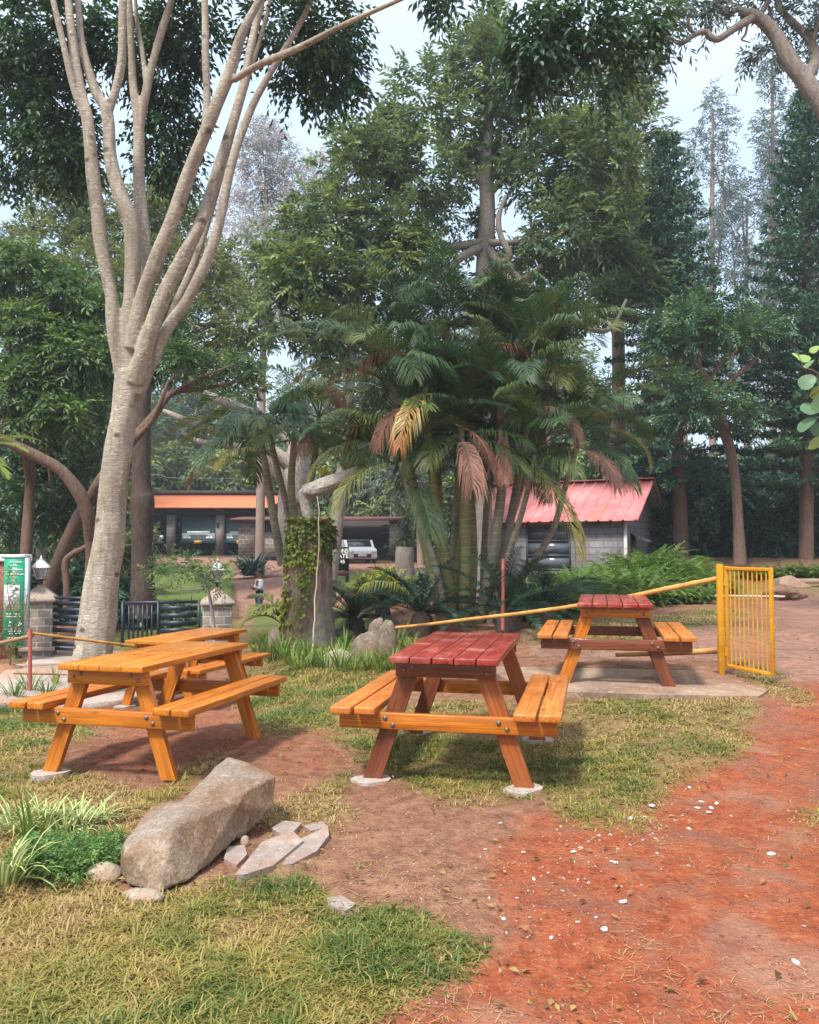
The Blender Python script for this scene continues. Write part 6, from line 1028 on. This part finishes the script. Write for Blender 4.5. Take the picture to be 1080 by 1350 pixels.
g2 = P(430, 730, 50)[2]; S2 = empty('stone_shed', (gx(430, 50), 50, g2), 0, 'low stone pillared shed with a red brown eave right of the orange roofed one', 'shed'); X2 = lambda px: gx(px, 50) - gx(430, 50); z2 = P(0, 684, 50)[2] - g2
for px, w in ((325, 1.0), (432, .95), (523, .9)): q = MB(); q.box((X2(px), .4, z2 / 2 - .1), (w, .8, z2 + .1)); q.build('pillar', M_STN, S2)
b = MB(); b.prism([(X2(305), -.5, z2), (X2(305), 4, z2 + .3), (X2(305), 4, z2 + .18), (X2(305), -.5, z2 - .12)], (X2(640) - X2(305), 0, 0)); b.build('roof', M_CLAY, S2); b = MB(); b.box(((X2(305) + X2(640)) / 2, 4.5, z2 / 2), (X2(640) - X2(305), .3, z2 + .2)); b.build('wall', M_DK, S2); b = MB(); b.box((X2(365), .35, .55), (1.9, .5, 1.5)); b.build('low_wall', M_STN, S2)
# ================================================================== vehicles
M_TRGRN = m_plain('dark_green_paint', (.012, .055, .055), .35, 0, .1); M_TRGRY = m_plain('pale_grey_paint', (.34, .40, .42), .4, 0, .1); M_TYRE = m_plain('tyre_rubber', (.02, .02, .02), .8); M_LAMP = m_plain('headlamp_glass', (.75, .75, .72), .15); M_PLY = m_plain('yellow_plate', (.75, .38, .01), .5); M_BLKP = m_plain('black_plastic', (.02, .02, .022), .5); M_SCREEN = m_glass('windscreen_glass', (.02, .03, .035), .08); M_WHT = m_plain('white_car_paint', (.62, .61, .60), .3, 0, .05); M_WHTL = m_plain('white_letter_paint', (.78, .77, .74), .6)
def wheel(par, x, y, r, w=.22):
    b = MB(); b.lathe([(r * .55, -w / 2), (r * .93, -w / 2), (r, -w * .3), (r, w * .3), (r * .93, w / 2), (r * .55, w / 2)], 20); o = b.build('wheel', M_TYRE, par, True, loc=(x, y, r), rot=(0, PI / 2, 0)); b = MB(); b.lathe([(.01, w * .30), (r * .5, w * .36), (r * .56, w * .45), (r * .56, -w * .45), (r * .5, -w * .36), (.01, -w * .30)], 16); b.build('rim', M_TRGRY, o); return o
def truck(px, D, label, hw=1.12):
    z = g0 + .02; r = empty('lorry', (gx(px, D), D, z), 0, label, 'lorry', None)
    b = MB(); b.prism([(-hw, 0, .55), (-hw, 0, 1.35), (-hw, .28, 2.35), (-hw, 2.0, 2.35), (-hw, 2.0, .55)], (2 * hw, 0, 0)); b.box((0, 4.6, 1.5), (2 * hw + .1, 5.0, 1.6)); b.build('body', M_TRGRN, r, bevel=.05)
    s = nrm([0, .28, 1.0]); b = MB(); b.beam((0, .065, 1.5), (0, .27, 2.22), 2 * hw - .22, .03, up=(0, -1, .28)); b.build('windscreen', M_SCREEN, r)
    b = MB(); b.box((0, -.03, 1.02), (2 * hw - .08, .06, .40)); b.build('grille', M_TRGRY, r, bevel=.02); b = MB()
    for k in range(3): b.box((0, -.065, .92 + .09 * k), (1.2, .02, .035))
    b.build('grille_slats', M_BLKP, r); b = MB(); b.box((0, -.02, 1.29), (1.5, .05, .13)); b.build('name_panel', M_WHTL, r); b = MB(); b.box((0, -.1, .68), (2 * hw + .04, .2, .22)); b.build('bumper', M_TRGRN, r, bevel=.03)
    for x in (-.85, -.6, .6, .85): b = MB(); b.box((x, -.075, .93), (.19, .05, .13)); b.build('headlight', M_LAMP, r, bevel=.02)
    b = MB(); b.box((0, -.21, .64), (.48, .02, .22)); b.build('number_plate', M_PLY, r)
    for sx in (-1, 1): b = MB(); b.tube([(sx * hw, .1, 1.9), (sx * (hw + .16), -.05, 1.95), (sx * (hw + .16), -.05, 1.6)], .015, 6); b.box((sx * (hw + .16), -.07, 1.75), (.14, .05, .32)); b.build('mirror', M_BLKP, r)
    for sx in (-1, 1): wheel(r, sx * (hw - .15), .95, .46); wheel(r, sx * (hw - .15), 5.4, .46, .4)
    return r
truck(262, 54.1, 'green and grey lorry with a yellow number plate parked in the shed'); truck(318, 54.4, 'second green and grey lorry half hidden by the stone pillar', 1.05)
z = g0 + .02; r = empty('jeep', (gx(203, 54.2), 54.2, z), 0, 'dark jeep with round white headlight parked left of the lorry in the shed', 'jeep'); b = MB(); b.box((0, 1.2, .85), (1.4, 2.4, .55)); b.box((0, 2.6, 1.0), (1.5, 1.4, .9)); b.build('body', M_BLKP, r, bevel=.05); b = MB(); b.beam((0, 1.55, 1.15), (0, 1.75, 1.75), 1.35, .04, up=(0, -1, .2)); b.build('windscreen', M_SCREEN, r)
for x in (-.5, .5): b = MB(); b.lathe([(0, .09), (.10, .07), (.14, .02), (.15, 0)], 16); b.build('headlight', M_LAMP, r, loc=(x, -.02, .95), rot=(PI / 2, 0, 0))
b = MB(); b.box((0, -.12, .6), (1.5, .16, .14)); b.build('bumper', M_BLKP, r, bevel=.02); b = MB(); b.box((-.35, -.21, .60), (.5, .015, .16)); b.box((-.62, -.03, .93), (.12, .04, .1)); b.build('number_plate', M_PLY, r)
for sx in (-1, 1): wheel(r, sx * .62, .5, .36); wheel(r, sx * .62, 2.8, .36)
cz = gz(gx(484, 46), 46)[0]; r = empty('white_car', (gx(478, 46), 46, cz), math.radians(12), 'white hatchback car parked facing the lane behind the name board', 'car'); hw = .83
prof = [(0, .25), (-.02, .55), (.06, .78), (.95, .92), (1.7, 1.34), (2.9, 1.36), (3.5, 1.0), (3.6, .3)]; b = MB(); b.prism([(-hw, y, z) for y, z in prof[::-1]], (2 * hw, 0, 0)); b.build('body', M_WHT, r, bevel=.08); b = MB(); b.beam((0, 1.0, .96), (0, 1.66, 1.33), 1.36, .02, up=(0, -1, 1)); b.build('windscreen', M_SCREEN, r); b = MB(); b.box((0, -.03, .45), (1.0, .05, .2)); b.build('grille', M_BLKP, r, bevel=.02); b = MB(); b.box((0, -.065, .46), (.48, .015, .12)); b.build('number_plate', M_WHTL, r)
for x in (-.66, .66): b = MB(); b.box((x, -.0, .68), (.32, .1, .15)); b.build('headlight', M_LAMP, r, bevel=.03)
for sx in (-1, 1): wheel(r, sx * .76, .6, .28, .18); wheel(r, sx * .76, 2.9, .28, .18)
# ================================================================== gate pillars, lanterns, gates
M_PIL = m_brick('squared_granite', (.24, .20, .175), (.40, .35, .31), (.56, .51, .46), .235, .145, .85, .03, .016); M_CAP = m_rock('cap_stone', (.27, .225, .19), (.36, .31, .27), (.44, .385, .34), 5, .006); M_NAVY = m_plain('navy_gate_paint', (.022, .028, .048), .45, .2, .1); M_LANT = m_plain('white_lantern_metal', (.66, .63, .66), .4, .1, .06)
t = NT('lantern_glass'); M_LGL = t.done(t.pbsdf((.34, .36, .38), .25, 0, None, .5))
def pillar(px, D, ytop, label, wid=.50):
    b0 = P(px, 864, D); z0 = gz(b0[0], b0[1])[0]; ze = P(px, ytop + 25, D)[2] - z0; r = empty('gate_pillar', (b0[0], b0[1], z0), math.radians(14), label, 'gate pillar'); b = MB(); b.box((0, 0, ze / 2 - .1), (wid, wid, ze + .2)); b.build('shaft', M_PIL, r, bevel=.012); b = MB(); b.box((0, 0, .16), (wid + .10, wid + .10, .07)); b.build('plinth', M_CAP, r, bevel=.01)
    h = P(px, ytop, D)[2] - P(px, ytop + 25, D)[2]; b = MB(); w = wid / 2 + .045; b.box((0, 0, ze + .025), (2 * w, 2 * w, .05)); V = np.array([(-w, -w, ze + .052), (w, -w, ze + .052), (w, w, ze + .052), (-w, w, ze + .052), (0, 0, ze + h)]); b.add(V, [(0, 1, 4), (1, 2, 4), (2, 3, 4), (3, 0, 4)]); b.build('cap', M_CAP, r); return r, z0 + ze + h
def lantern(r, zt, label):
    l = empty('lantern', (r.location[0], r.location[1], zt - .05), math.radians(14), label, 'lantern'); sq = lambda w, z: [(-w, -w, z), (w, -w, z), (w, w, z), (-w, w, z)]
    b = MB(); b.tube([(0, 0, 0), (0, 0, .09)], .035, 8); b.box((0, 0, .10), (.13, .13, .02)); b.build('stem', M_BLKP, l)
    b = MB(); lo, hi, z1, z2 = .065, .115, .125, .315; A_, B_ = np.array(sq(lo, z1)), np.array(sq(hi, z2))
    for k in range(4): b.beam(A_[k], B_[k], .014, .014); b.beam(A_[k], A_[(k + 1) % 4], .014, .014); b.beam(B_[k], B_[(k + 1) % 4], .018, .018)
    b.build('frame', M_LANT, l); b = MB(); A2, B2 = np.array(sq(lo - .006, z1 + .004)), np.array(sq(hi - .008, z2 - .004)); b.add(np.vstack([A2, B2]), [(k, (k + 1) % 4, 4 + (k + 1) % 4, 4 + k) for k in range(4)]); b.build('pane', M_LGL, l)
    b = MB(); V = np.array(sq(.145, z2 + .01) + sq(.06, z2 + .125) + sq(.045, z2 + .135) + sq(.055, z2 + .155)); b.add(V, [(4 * j + k, 4 * j + (k + 1) % 4, 4 * j + 4 + (k + 1) % 4, 4 * j + 4 + k) for j in range(3) for k in range(4)]); b.add(V[:4], [(3, 2, 1, 0)]); b.add(V[-4:], [(0, 1, 2, 3)]); b.lathe([(.03, z2 + .155), (.035, z2 + .17), (.012, z2 + .185), (.02, z2 + .205), (.002, z2 + .235)], 10); b.build('cap', M_LANT, l); return l
rl, zt = pillar(52, 15, 768, 'square stone gate pillar with a pointed cap beside the green sign board'); lantern(rl, zt, 'white lantern on the stone pillar beside the green sign board')
rr_, zt2 = pillar(286, 14.6, 772, 'square stone gate pillar with a pointed cap behind the white stemmed bush'); lantern(rr_, zt2, 'white lantern on the stone pillar behind the white stemmed bush')
def gate(p0, p1, zb, zt, parts, label):
    p0 = np.array([p0[0], p0[1], 0.]); p1 = np.array([p1[0], p1[1], 0.]); r = empty('driveway_gate', (p0[0], p0[1], zb), 0, label, 'gate'); d = nrm(p1 - p0); L = np.linalg.norm(p1 - p0); H_ = zt - zb; b = MB(); q = lambda s, z: d * s + np.array([0, 0, z])
    for s in [0] + [x[1] * L for x in parts]: b.beam(q(s, -.0), q(s, H_), .05, .05, up=d)
    b.beam(q(.026, H_ - .025), q(L - .026, H_ - .025), .045, .05); b.beam(q(.026, .03), q(L - .026, .03), .045, .05); b.build('gate_frame', M_NAVY, r); b = MB()
    for (s0, s1, kind, n) in parts:
        s0, s1 = s0 * L + .03, s1 * L - .03
        for k in range(1, n + 1):
            if kind == 'h': z = H_ * k / (n + 1); b.beam(q(s0, z), q(s1, z), .03, .075)
            else: s = s0 + (s1 - s0) * k / (n + 1); b.beam(q(s, .06), q(s, H_ - .055), .035, .03, up=d)
    b.build('slats', M_NAVY, r); return r
a0, a1 = P(66, 860, 14.9), P(126, 858, 14.6); gate((a0[0], a0[1]), (a1[0], a1[1]), P(66, 857, 14.9)[2], P(66, 786, 14.9)[2], [(0, 1, 'h', 7)], 'navy metal gate leaf with level slats left of the pale tree trunk')
a0, a1 = P(161, 858, 14.2), P(262, 858, 14.5); gate((a0[0], a0[1]), (a1[0], a1[1]), P(161, 853, 14.2)[2], P(161, 793, 14.2)[2], [(0, .46, 'v', 6), (.46, 1, 'h', 5)], 'navy metal gate with upright bars on one half, right of the pale tree trunk')
# ================================================================== sign boards
M_SIGN = m_plain('green_sign_paint', (.006, .30, .17), .45, 0, .06); M_ALU = m_plain('aluminium_edge', (.42, .46, .50), .4, .5); M_PIC = m_plain('white_picture_panel', (.72, .72, .74), .6, 0, .1)
sp = P(17.5, 846, 14.2); z0 = P(22, 852, 14.2)[2]; z1 = P(22, 736, 14.2)[2]; r = empty('green_sign', (sp[0], sp[1], z0), math.radians(8), 'upright green notice board with white lettering at the left edge', 'sign'); w = .34; Hs = z1 - z0
b = MB(); b.box((0, 0, Hs / 2), (w, .03, Hs)); b.build('panel', M_SIGN, r); b = MB(); b.box((w / 2 + .035, .03, Hs / 2), (.068, .10, Hs + .02)); b.box((-.0, .03, Hs + .02), (w + .1, .10, .04)); b.build('frame', M_ALU, r); b = MB(); b.box((-.03, -.02, Hs * .55), (w * .74, .01, Hs * .29)); b.build('picture', M_PIC, r)
b = MB(); rs = np.random.RandomState(5); leaves(b, np.column_stack([.07 - np.linspace(0, .15, 26) ** 1.0 + rs.normal(0, .012, 26), np.full(26, -.028), Hs * .55 + np.linspace(.19, -.19, 26)]), np.column_stack([rs.normal(0, .5, 26) - .6, 0 * np.ones(26), rs.normal(0, .6, 26)]), np.tile([0, -1., 0], (26, 1)), .075, .022, .5, 0, 0); b.build('picture_print', m_plain('grey_print', (.14, .15, .17), .7), r)
b = MB()
def scrawl(z, x0, x1, h, seed):
    rs = np.random.RandomState(seed); x = x0
    while x < x1: wv = rs.uniform(.010, .022); b.box((x + wv / 2, -.0185, z + rs.uniform(-.002, .002)), (wv * .8, .005, h * rs.uniform(.6, 1))); x += wv * rs.choice([1, 1, 1, 1.7])
for z, x0, x1, h in ((.955, -.10, .13, .03), (.915, -.05, .06, .024), (.87, -.14, .16, .03), (.815, -.17, .17, .034), (.365, -.16, .13, .024), (.335, -.16, .14, .024), (.17, -.1, .15, .022), (.145, -.08, .14, .022), (.095, -.12, .10, .022)): scrawl(Hs * z, x0 * .8, x1 * .8, h, int(z * 1000))
for z in (.845, .195): b.box((0, -.0185, Hs * z), (.28, .005, .006))
for x, z in ((.10, .27), (.12, .25), (.09, .235), (-.05, .27), (-.06, .23)): b.box((x, -.0185, Hs * z), (.035, .005, .03))
b.build('lettering', M_WHTL, r)
wp = P(6, 850, 14.6); zb = gz(wp[0], wp[1])[0] - .1; r = empty('brick_wall', (wp[0] - .6, wp[1], zb), math.radians(6), 'red painted brick wall end with a white coping behind the green sign', 'wall'); zt = P(6, 740, 14.6)[2] - zb; b = MB(); b.box((0, 0, zt / 2), (1.5, .3, zt)); b.build('wall', m_brick('red_brick', (.46, .13, .11), (.52, .19, .16), (.42, .30, .26), .23, .08, .85, .008, .008), r); b = MB(); b.box((.05, 0, zt + .06), (1.8, .4, .12)); b.build('coping', M_WHTL, r, bevel=.01)
bp_ = P(440, 765, 29); z0 = gz(bp_[0], bp_[1])[0]; r = empty('name_board', (P(437, 765, 29)[0], 29, z0), 0, 'black board with white lettering on posts right of the ivy stump', 'sign'); zz = lambda py: P(440, py, 29)[2] - z0; xx = lambda px: (px - 437) / F * 29
b = MB(); b.box((0, 0, (zz(721) + zz(752)) / 2), (xx(460) * 2, .05, zz(721) - zz(752))); b.build('panel', m_plain('black_board', (.012, .013, .022), .5), r); b = MB(); b.box((0, .01, (zz(753) + zz(759)) / 2), (xx(460) * 2, .07, zz(753) - zz(759.5))); b.build('lower_rail', m_plain('maroon_rail', (.12, .03, .03), .6), r)
for px in (416, 457.5): b = MB(); b.box((xx(px), .06, zz(745) / 2), (.13, .07, zz(740))); b.build('post', M_DK, r)
def text(s, x, z, h, par, align='RIGHT', width=None, nm='lettering'):
    cu = bpy.data.curves.new(nm, 'FONT'); cu.body = s; cu.size = h; cu.align_x = align; cu.extrude = .004; cu.offset = h * .022; cu.materials.append(M_WHTL); o = bpy.data.objects.new(nm, cu); COL.objects.link(o); o.parent = par; o.location = (x, -.031, z); o.rotation_euler = (PI / 2, 0, 0)
    bpy.context.view_layer.update(); dg = bpy.context.evaluated_depsgraph_get(); me = bpy.data.meshes.new_from_object(o.evaluated_get(dg)); q = bpy.data.objects.new(nm, me); COL.objects.link(q); q.parent = par; q.location = o.location; q.rotation_euler = o.rotation_euler
    if width: q.scale = (width / max(o.dimensions[0], .01), 1, 1)
    bpy.data.objects.remove(o); q['kind'] = 'stuff' if False else 'thing'; del q['kind']; return q
text('TATIONS', xx(459.5), zz(729), .22, r, width=xx(459.5) - xx(429)); text('ESTATE', xx(459.5), zz(735.5), .21, r, width=xx(459.5) - xx(434)); text('2 8', xx(444), zz(742.2), .19, r); text('45', xx(455), zz(742.5), .17, r); text('NE 1', xx(447), zz(749.5), .17, r)
# ================================================================== person in the lane
def skin(nm, joints, edges, mat, par, sub=2, smooth=True):
    me = bpy.data.meshes.new(nm); ks = list(joints); me.from_pydata([joints[k][:3] for k in ks], [(ks.index(a), ks.index(c)) for a, c in edges], []); o = bpy.data.objects.new(nm, me); COL.objects.link(o); o.parent = par; o.modifiers.new('skin', 'SKIN'); me.materials.append(mat)
    for i, k in enumerate(ks): rr = joints[k][3]; me.skin_vertices[0].data[i].radius = rr if isinstance(rr, tuple) else (rr, rr); me.skin_vertices[0].data[i].use_root = i == 0
    s = o.modifiers.new('sub', 'SUBSURF'); s.levels = s.render_levels = sub; return o
pp = P(341, 823, 26); z0 = gz(pp[0], pp[1])[0]; pr = empty('person', (pp[0], pp[1], z0), math.radians(-62), 'person in a white shirt with navy band and dark striped trousers, arms folded', 'person')
M_SKIN = m_plain('brown_skin', (.16, .075, .045), .5); M_HAIR = m_plain('black_hair', (.012, .010, .010), .6)
t = NT('shirt_cloth'); o = t.obj(); s = t.n('ShaderNodeSeparateXYZ'); t.link(o, s.inputs[0]); z = s.outputs[2]; band = t.math('MULTIPLY', t.math('GREATER_THAN', z, 1.0), t.math('LESS_THAN', z, 1.105)); M_SHIRT = t.done(t.pbsdf(t.mix(band, (.62, .63, .68), (.025, .03, .09)), .8, 0, t.bump(t.noise(o, 7, 3), .03), .2))
t = NT('trouser_cloth'); o = t.obj(); wv = t.n('ShaderNodeTexWave', wave_type='BANDS', bands_direction='X'); wv.inputs['Scale'].default_value = 7; t.link(o, wv.inputs['Vector']); M_TROU = t.done(t.pbsdf(t.mix(wv.outputs[1], (.05, .06, .075), (.17, .19, .21)), .8))
# local: facing -y
J = dict(pel=(0, .02, .95, (.13, .10)), wa=(0, .02, 1.08, (.13, .095)), ch=(0, .01, 1.30, (.165, .105)), nk=(0, .02, 1.47, .055), hd0=(0, .0, 1.56, (.062, .075)), hd1=(0, -.01, 1.66, (.075, .092)), hd2=(0, .0, 1.72, (.055, .065)), sl=(-.18, .02, 1.40, .058), el=(-.25, -.02, 1.12, .045), wl=(-.06, -.23, 1.17, .032), hl=(.06, -.25, 1.19, (.028, .04)), sr=(.18, .02, 1.40, .058), er=(.25, -.02, 1.12, .045), wr=(.07, -.22, 1.20, .032), hr=(-.05, -.25, 1.22, (.028, .04)),
         tl=(-.09, .02, .88, .085), kl=(-.10, -.02, .50, .058), al=(-.11, .03, .09, .04), fl=(-.12, -.13, .035, (.035, .028)), t2=(.09, .02, .88, .085), kr=(.10, .0, .50, .058), ar=(.10, .06, .09, .04), fr=(.12, -.10, .035, (.035, .028)))
skin('body', J, [('pel', 'wa'), ('wa', 'ch'), ('ch', 'nk'), ('nk', 'hd0'), ('hd0', 'hd1'), ('hd1', 'hd2'), ('ch', 'sl'), ('sl', 'el'), ('el', 'wl'), ('wl', 'hl'), ('ch', 'sr'), ('sr', 'er'), ('er', 'wr'), ('wr', 'hr'), ('pel', 'tl'), ('tl', 'kl'), ('kl', 'al'), ('al', 'fl'), ('pel', 't2'), ('t2', 'kr'), ('kr', 'ar'), ('ar', 'fr')], M_SKIN, pr)
K = dict(wa=(0, .02, 1.08, (.165, .125)), pel=(0, .02, .93, (.17, .135)), ch=(0, .01, 1.30, (.20, .135)), nk=(0, .02, 1.43, (.09, .07)), sl=(-.19, .02, 1.40, .075), el=(-.255, -.01, 1.17, .065), sr=(.19, .02, 1.40, .075), er=(.255, -.01, 1.17, .065), e2=(-.20, -.07, 1.14, .055), e3=(.20, -.07, 1.15, .055)); skin('shirt', K, [('wa', 'pel'), ('wa', 'ch'), ('ch', 'nk'), ('ch', 'sl'), ('sl', 'el'), ('el', 'e2'), ('ch', 'sr'), ('sr', 'er'), ('er', 'e3')], M_SHIRT, pr)
K = dict(pel=(0, .02, .96, (.15, .12)), tl=(-.09, .02, .85, .10), kl=(-.10, -.015, .50, .080), al=(-.11, .03, .08, .072), t2=(.09, .02, .85, .10), kr=(.10, .005, .50, .080), ar=(.10, .06, .08, .072)); skin('trousers', K, [('pel', 'tl'), ('tl', 'kl'), ('kl', 'al'), ('pel', 't2'), ('t2', 'kr'), ('kr', 'ar')], M_TROU, pr)
b = MB(); b.blob((0, .022, 1.70), (.085, .10, .085), 3, .06, 3); b.build('hair', M_HAIR, pr, True); b = MB(); b.blob((0, -.105, 1.645), (.016, .022, .022), 1, .05, 2); b.build('nose', M_SKIN, pr, True)
for sx in (-1, 1):
    b = MB()
    for k in range(4): b.tube(curve([(sx * .05 * -1 + sx * 0, -.265, 1.235 - .018 * k), (-sx * .09, -.27, 1.235 - .018 * k), (-sx * .12, -.25, 1.23 - .018 * k)], 3), .009, 6)
    b.build('hand', M_SKIN, pr, True)
for sx in (-1, 1): b = MB(); b.blob((sx * (.11), -.06 + .02 * (sx > 0), .04), (.05, .13, .045), 2, .06, 2); b.build('shoe', M_BLKP, pr, True)
# overhead wires
M_WIRE = m_plain('grey_wire', (.35, .33, .31), .6)
b = MB(); b.tube(curve([P(-40, 640, 30), P(90, 645, 31), P(190, 626, 32), P(230, 630, 32.5), P(330, 630, 33), P(420, 620, 34)], 8), .018, 5); tag(b.build('overhead_wire', M_WIRE, None, True), 'pale slack wire crossing in front of the shed roof', 'wire')
# ------------------------------------------------------------------ air
b = MB(); b.box((0, 0, 18.0), (1460, 1460, 44)); hz_ = tag(b.build('haze', [], None), 'thin pale air haze', 'haze', kind='stuff'); hm = bpy.data.materials.new('haze_air'); hm.use_nodes = True; ht = hm.node_tree; ht.nodes.clear()
ho = ht.nodes.new('ShaderNodeOutputMaterial'); hv = ht.nodes.new('ShaderNodeVolumePrincipled'); hv.inputs['Color'].default_value = (.86, .91, 1, 1); hv.inputs['Density'].default_value = .0012; hv.inputs['Anisotropy'].default_value = .2; ht.links.new(hv.outputs[0], ho.inputs['Volume']); hz_.data.materials.append(hm)
